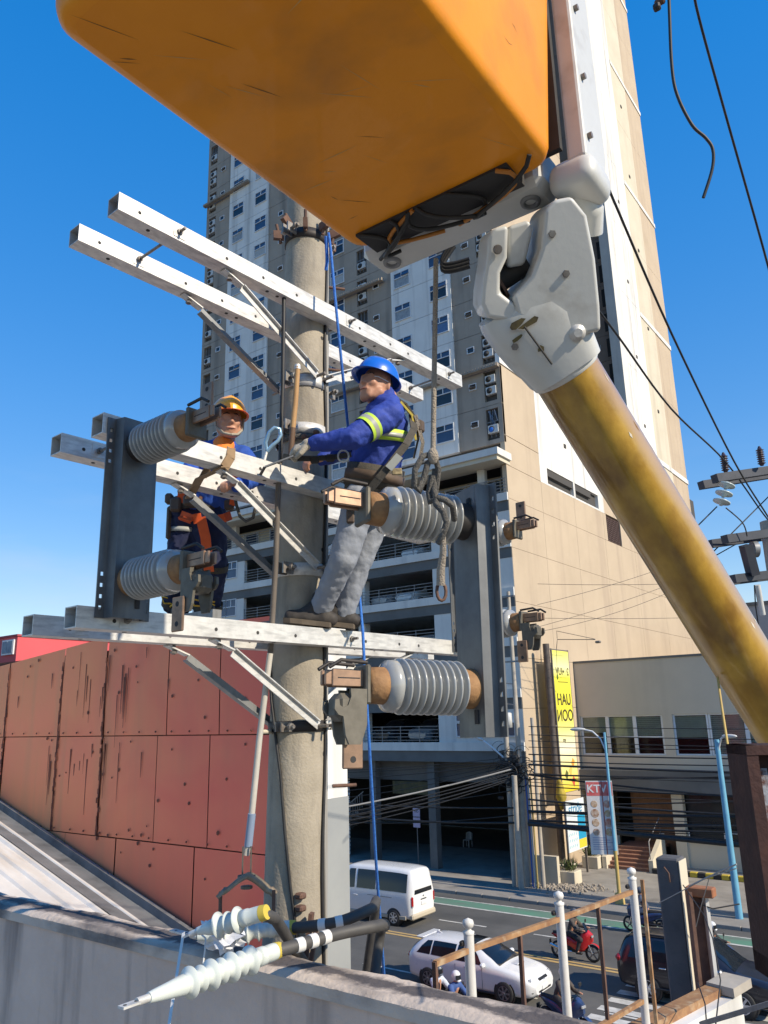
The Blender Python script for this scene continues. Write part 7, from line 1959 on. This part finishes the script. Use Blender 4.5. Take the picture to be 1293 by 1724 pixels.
ribbon([(-3.839, 3.071, 10.143), (-3.810, 3.053, 10.224), (-3.742, 3.048, 10.314), (-3.624, 3.076, 10.414)], .045, .008, LF).build('harness_shoulder_strap', M['orange_web'], W2)
ribbon([(-3.576, 3.271, 10.116), (-3.526, 3.243, 10.198), (-3.484, 3.209, 10.319), (-3.482, 3.185, 10.398)], .045, .008, LF).build('harness_shoulder_strap', M['orange_web'], W2)
for (px_, s_) in [((-3.859, 3.050, 10.123), (.07, .05, .09)), ((-3.962, 3.082, 10.030), (.03, .03, .22)), ((-3.609, 3.271, 10.122), (.06, .05, .07)), ((-3.741, 3.056, 10.133), (.07, .04, .07)), ((-3.948, 3.067, 10.182), (.05, .05, .07))]:
    MB().bbox((0, 0, 0), s_, Matrix.Translation(px_) @ Matrix.Rotation(R(36), 4, 'Z'), .012).build('tool_pouch', M['leather'], W2)
for kn, an in ((kn2L, an2L), (kn2R, an2R)):
    for f_ in (.0, .92): MB().lathe([(-.02, .100), (.02, .102)], kn.lerp(an, f_) + TW_ * .0, an - kn, 20, True, False).build('leg_strap', M['webbing'], W2)
oval_band(hip2R.lerp(kn2R, .35), hip2R - kn2R, LF, .111, .111, .03, .004).build('reflective_tape', M['reflect'], W2)
oval_band(hip2R.lerp(kn2R, .85), hip2R - kn2R, LF, .105, .105, .03, .004).build('reflective_tape', M['reflect'], W2)
# brown webbing sling over the near middle crossarm
SLG = thing('webbing_sling', 'brown webbing sling looped over the near middle crossarm', 'strap', tuple(pa(.25, -.78, 10.1)))
s_ = -.80
ribbon([(-3.536, 2.892, 10.076), (-3.205, 2.685, 10.078), pa(.252, s_ - .0, 10.088), pa(.255, s_ + .035, 10.15), pa(.245, s_ + .045, 10.202), pa(.10, s_ + .05, 10.204), pa(.0, s_ + .05, 10.1)], .052, .006, DA * .9 + UPV * .2).build('sling', mat('sling_brown', (.30, .20, .11), (.22, .145, .08), 10, .8), SLG)
# plank that carries the second man, on two outriggers from the lower crossarms
PK_ = thing('work_plank', 'wooden work plank behind the lower crossarms under the orange helmeted man', 'plank', tuple(pa(-.85, -.2, 9.40)))
MB().bar(pa(-.90, -.75, 9.417), pa(-.90, .45, 9.417), .36, .034).build('board', mat('plank_wood', (.34, .24, .14), (.26, .18, .10), 5, .8, stain=(.15, .1, .06), stain_scale=(4, .4, 1)), PK_)
for s_ in (-.55, .05):
    MB().bar(pa(-.10, s_, 9.345), pa(-1.08, s_, 9.345), .06, .10).build('outrigger', M['galv_dark'], PK_)
LP = thing('lanyard_loop', 'black lanyard loop hanging between the orange helmeted man and the pole', 'lanyard', (-3.412, 3.260, 10.008))
MB().tube([(-3.464, 3.176, 10.152), (-3.450, 3.185, 10.076), (-3.430, 3.198, 10.000), (-3.392, 3.212, 9.966), (-3.339, 3.220, 9.981), (-3.297, 3.202, 10.051), (-3.285, 3.194, 10.103)], .010, 8).build('rope', M['sling'], LP)
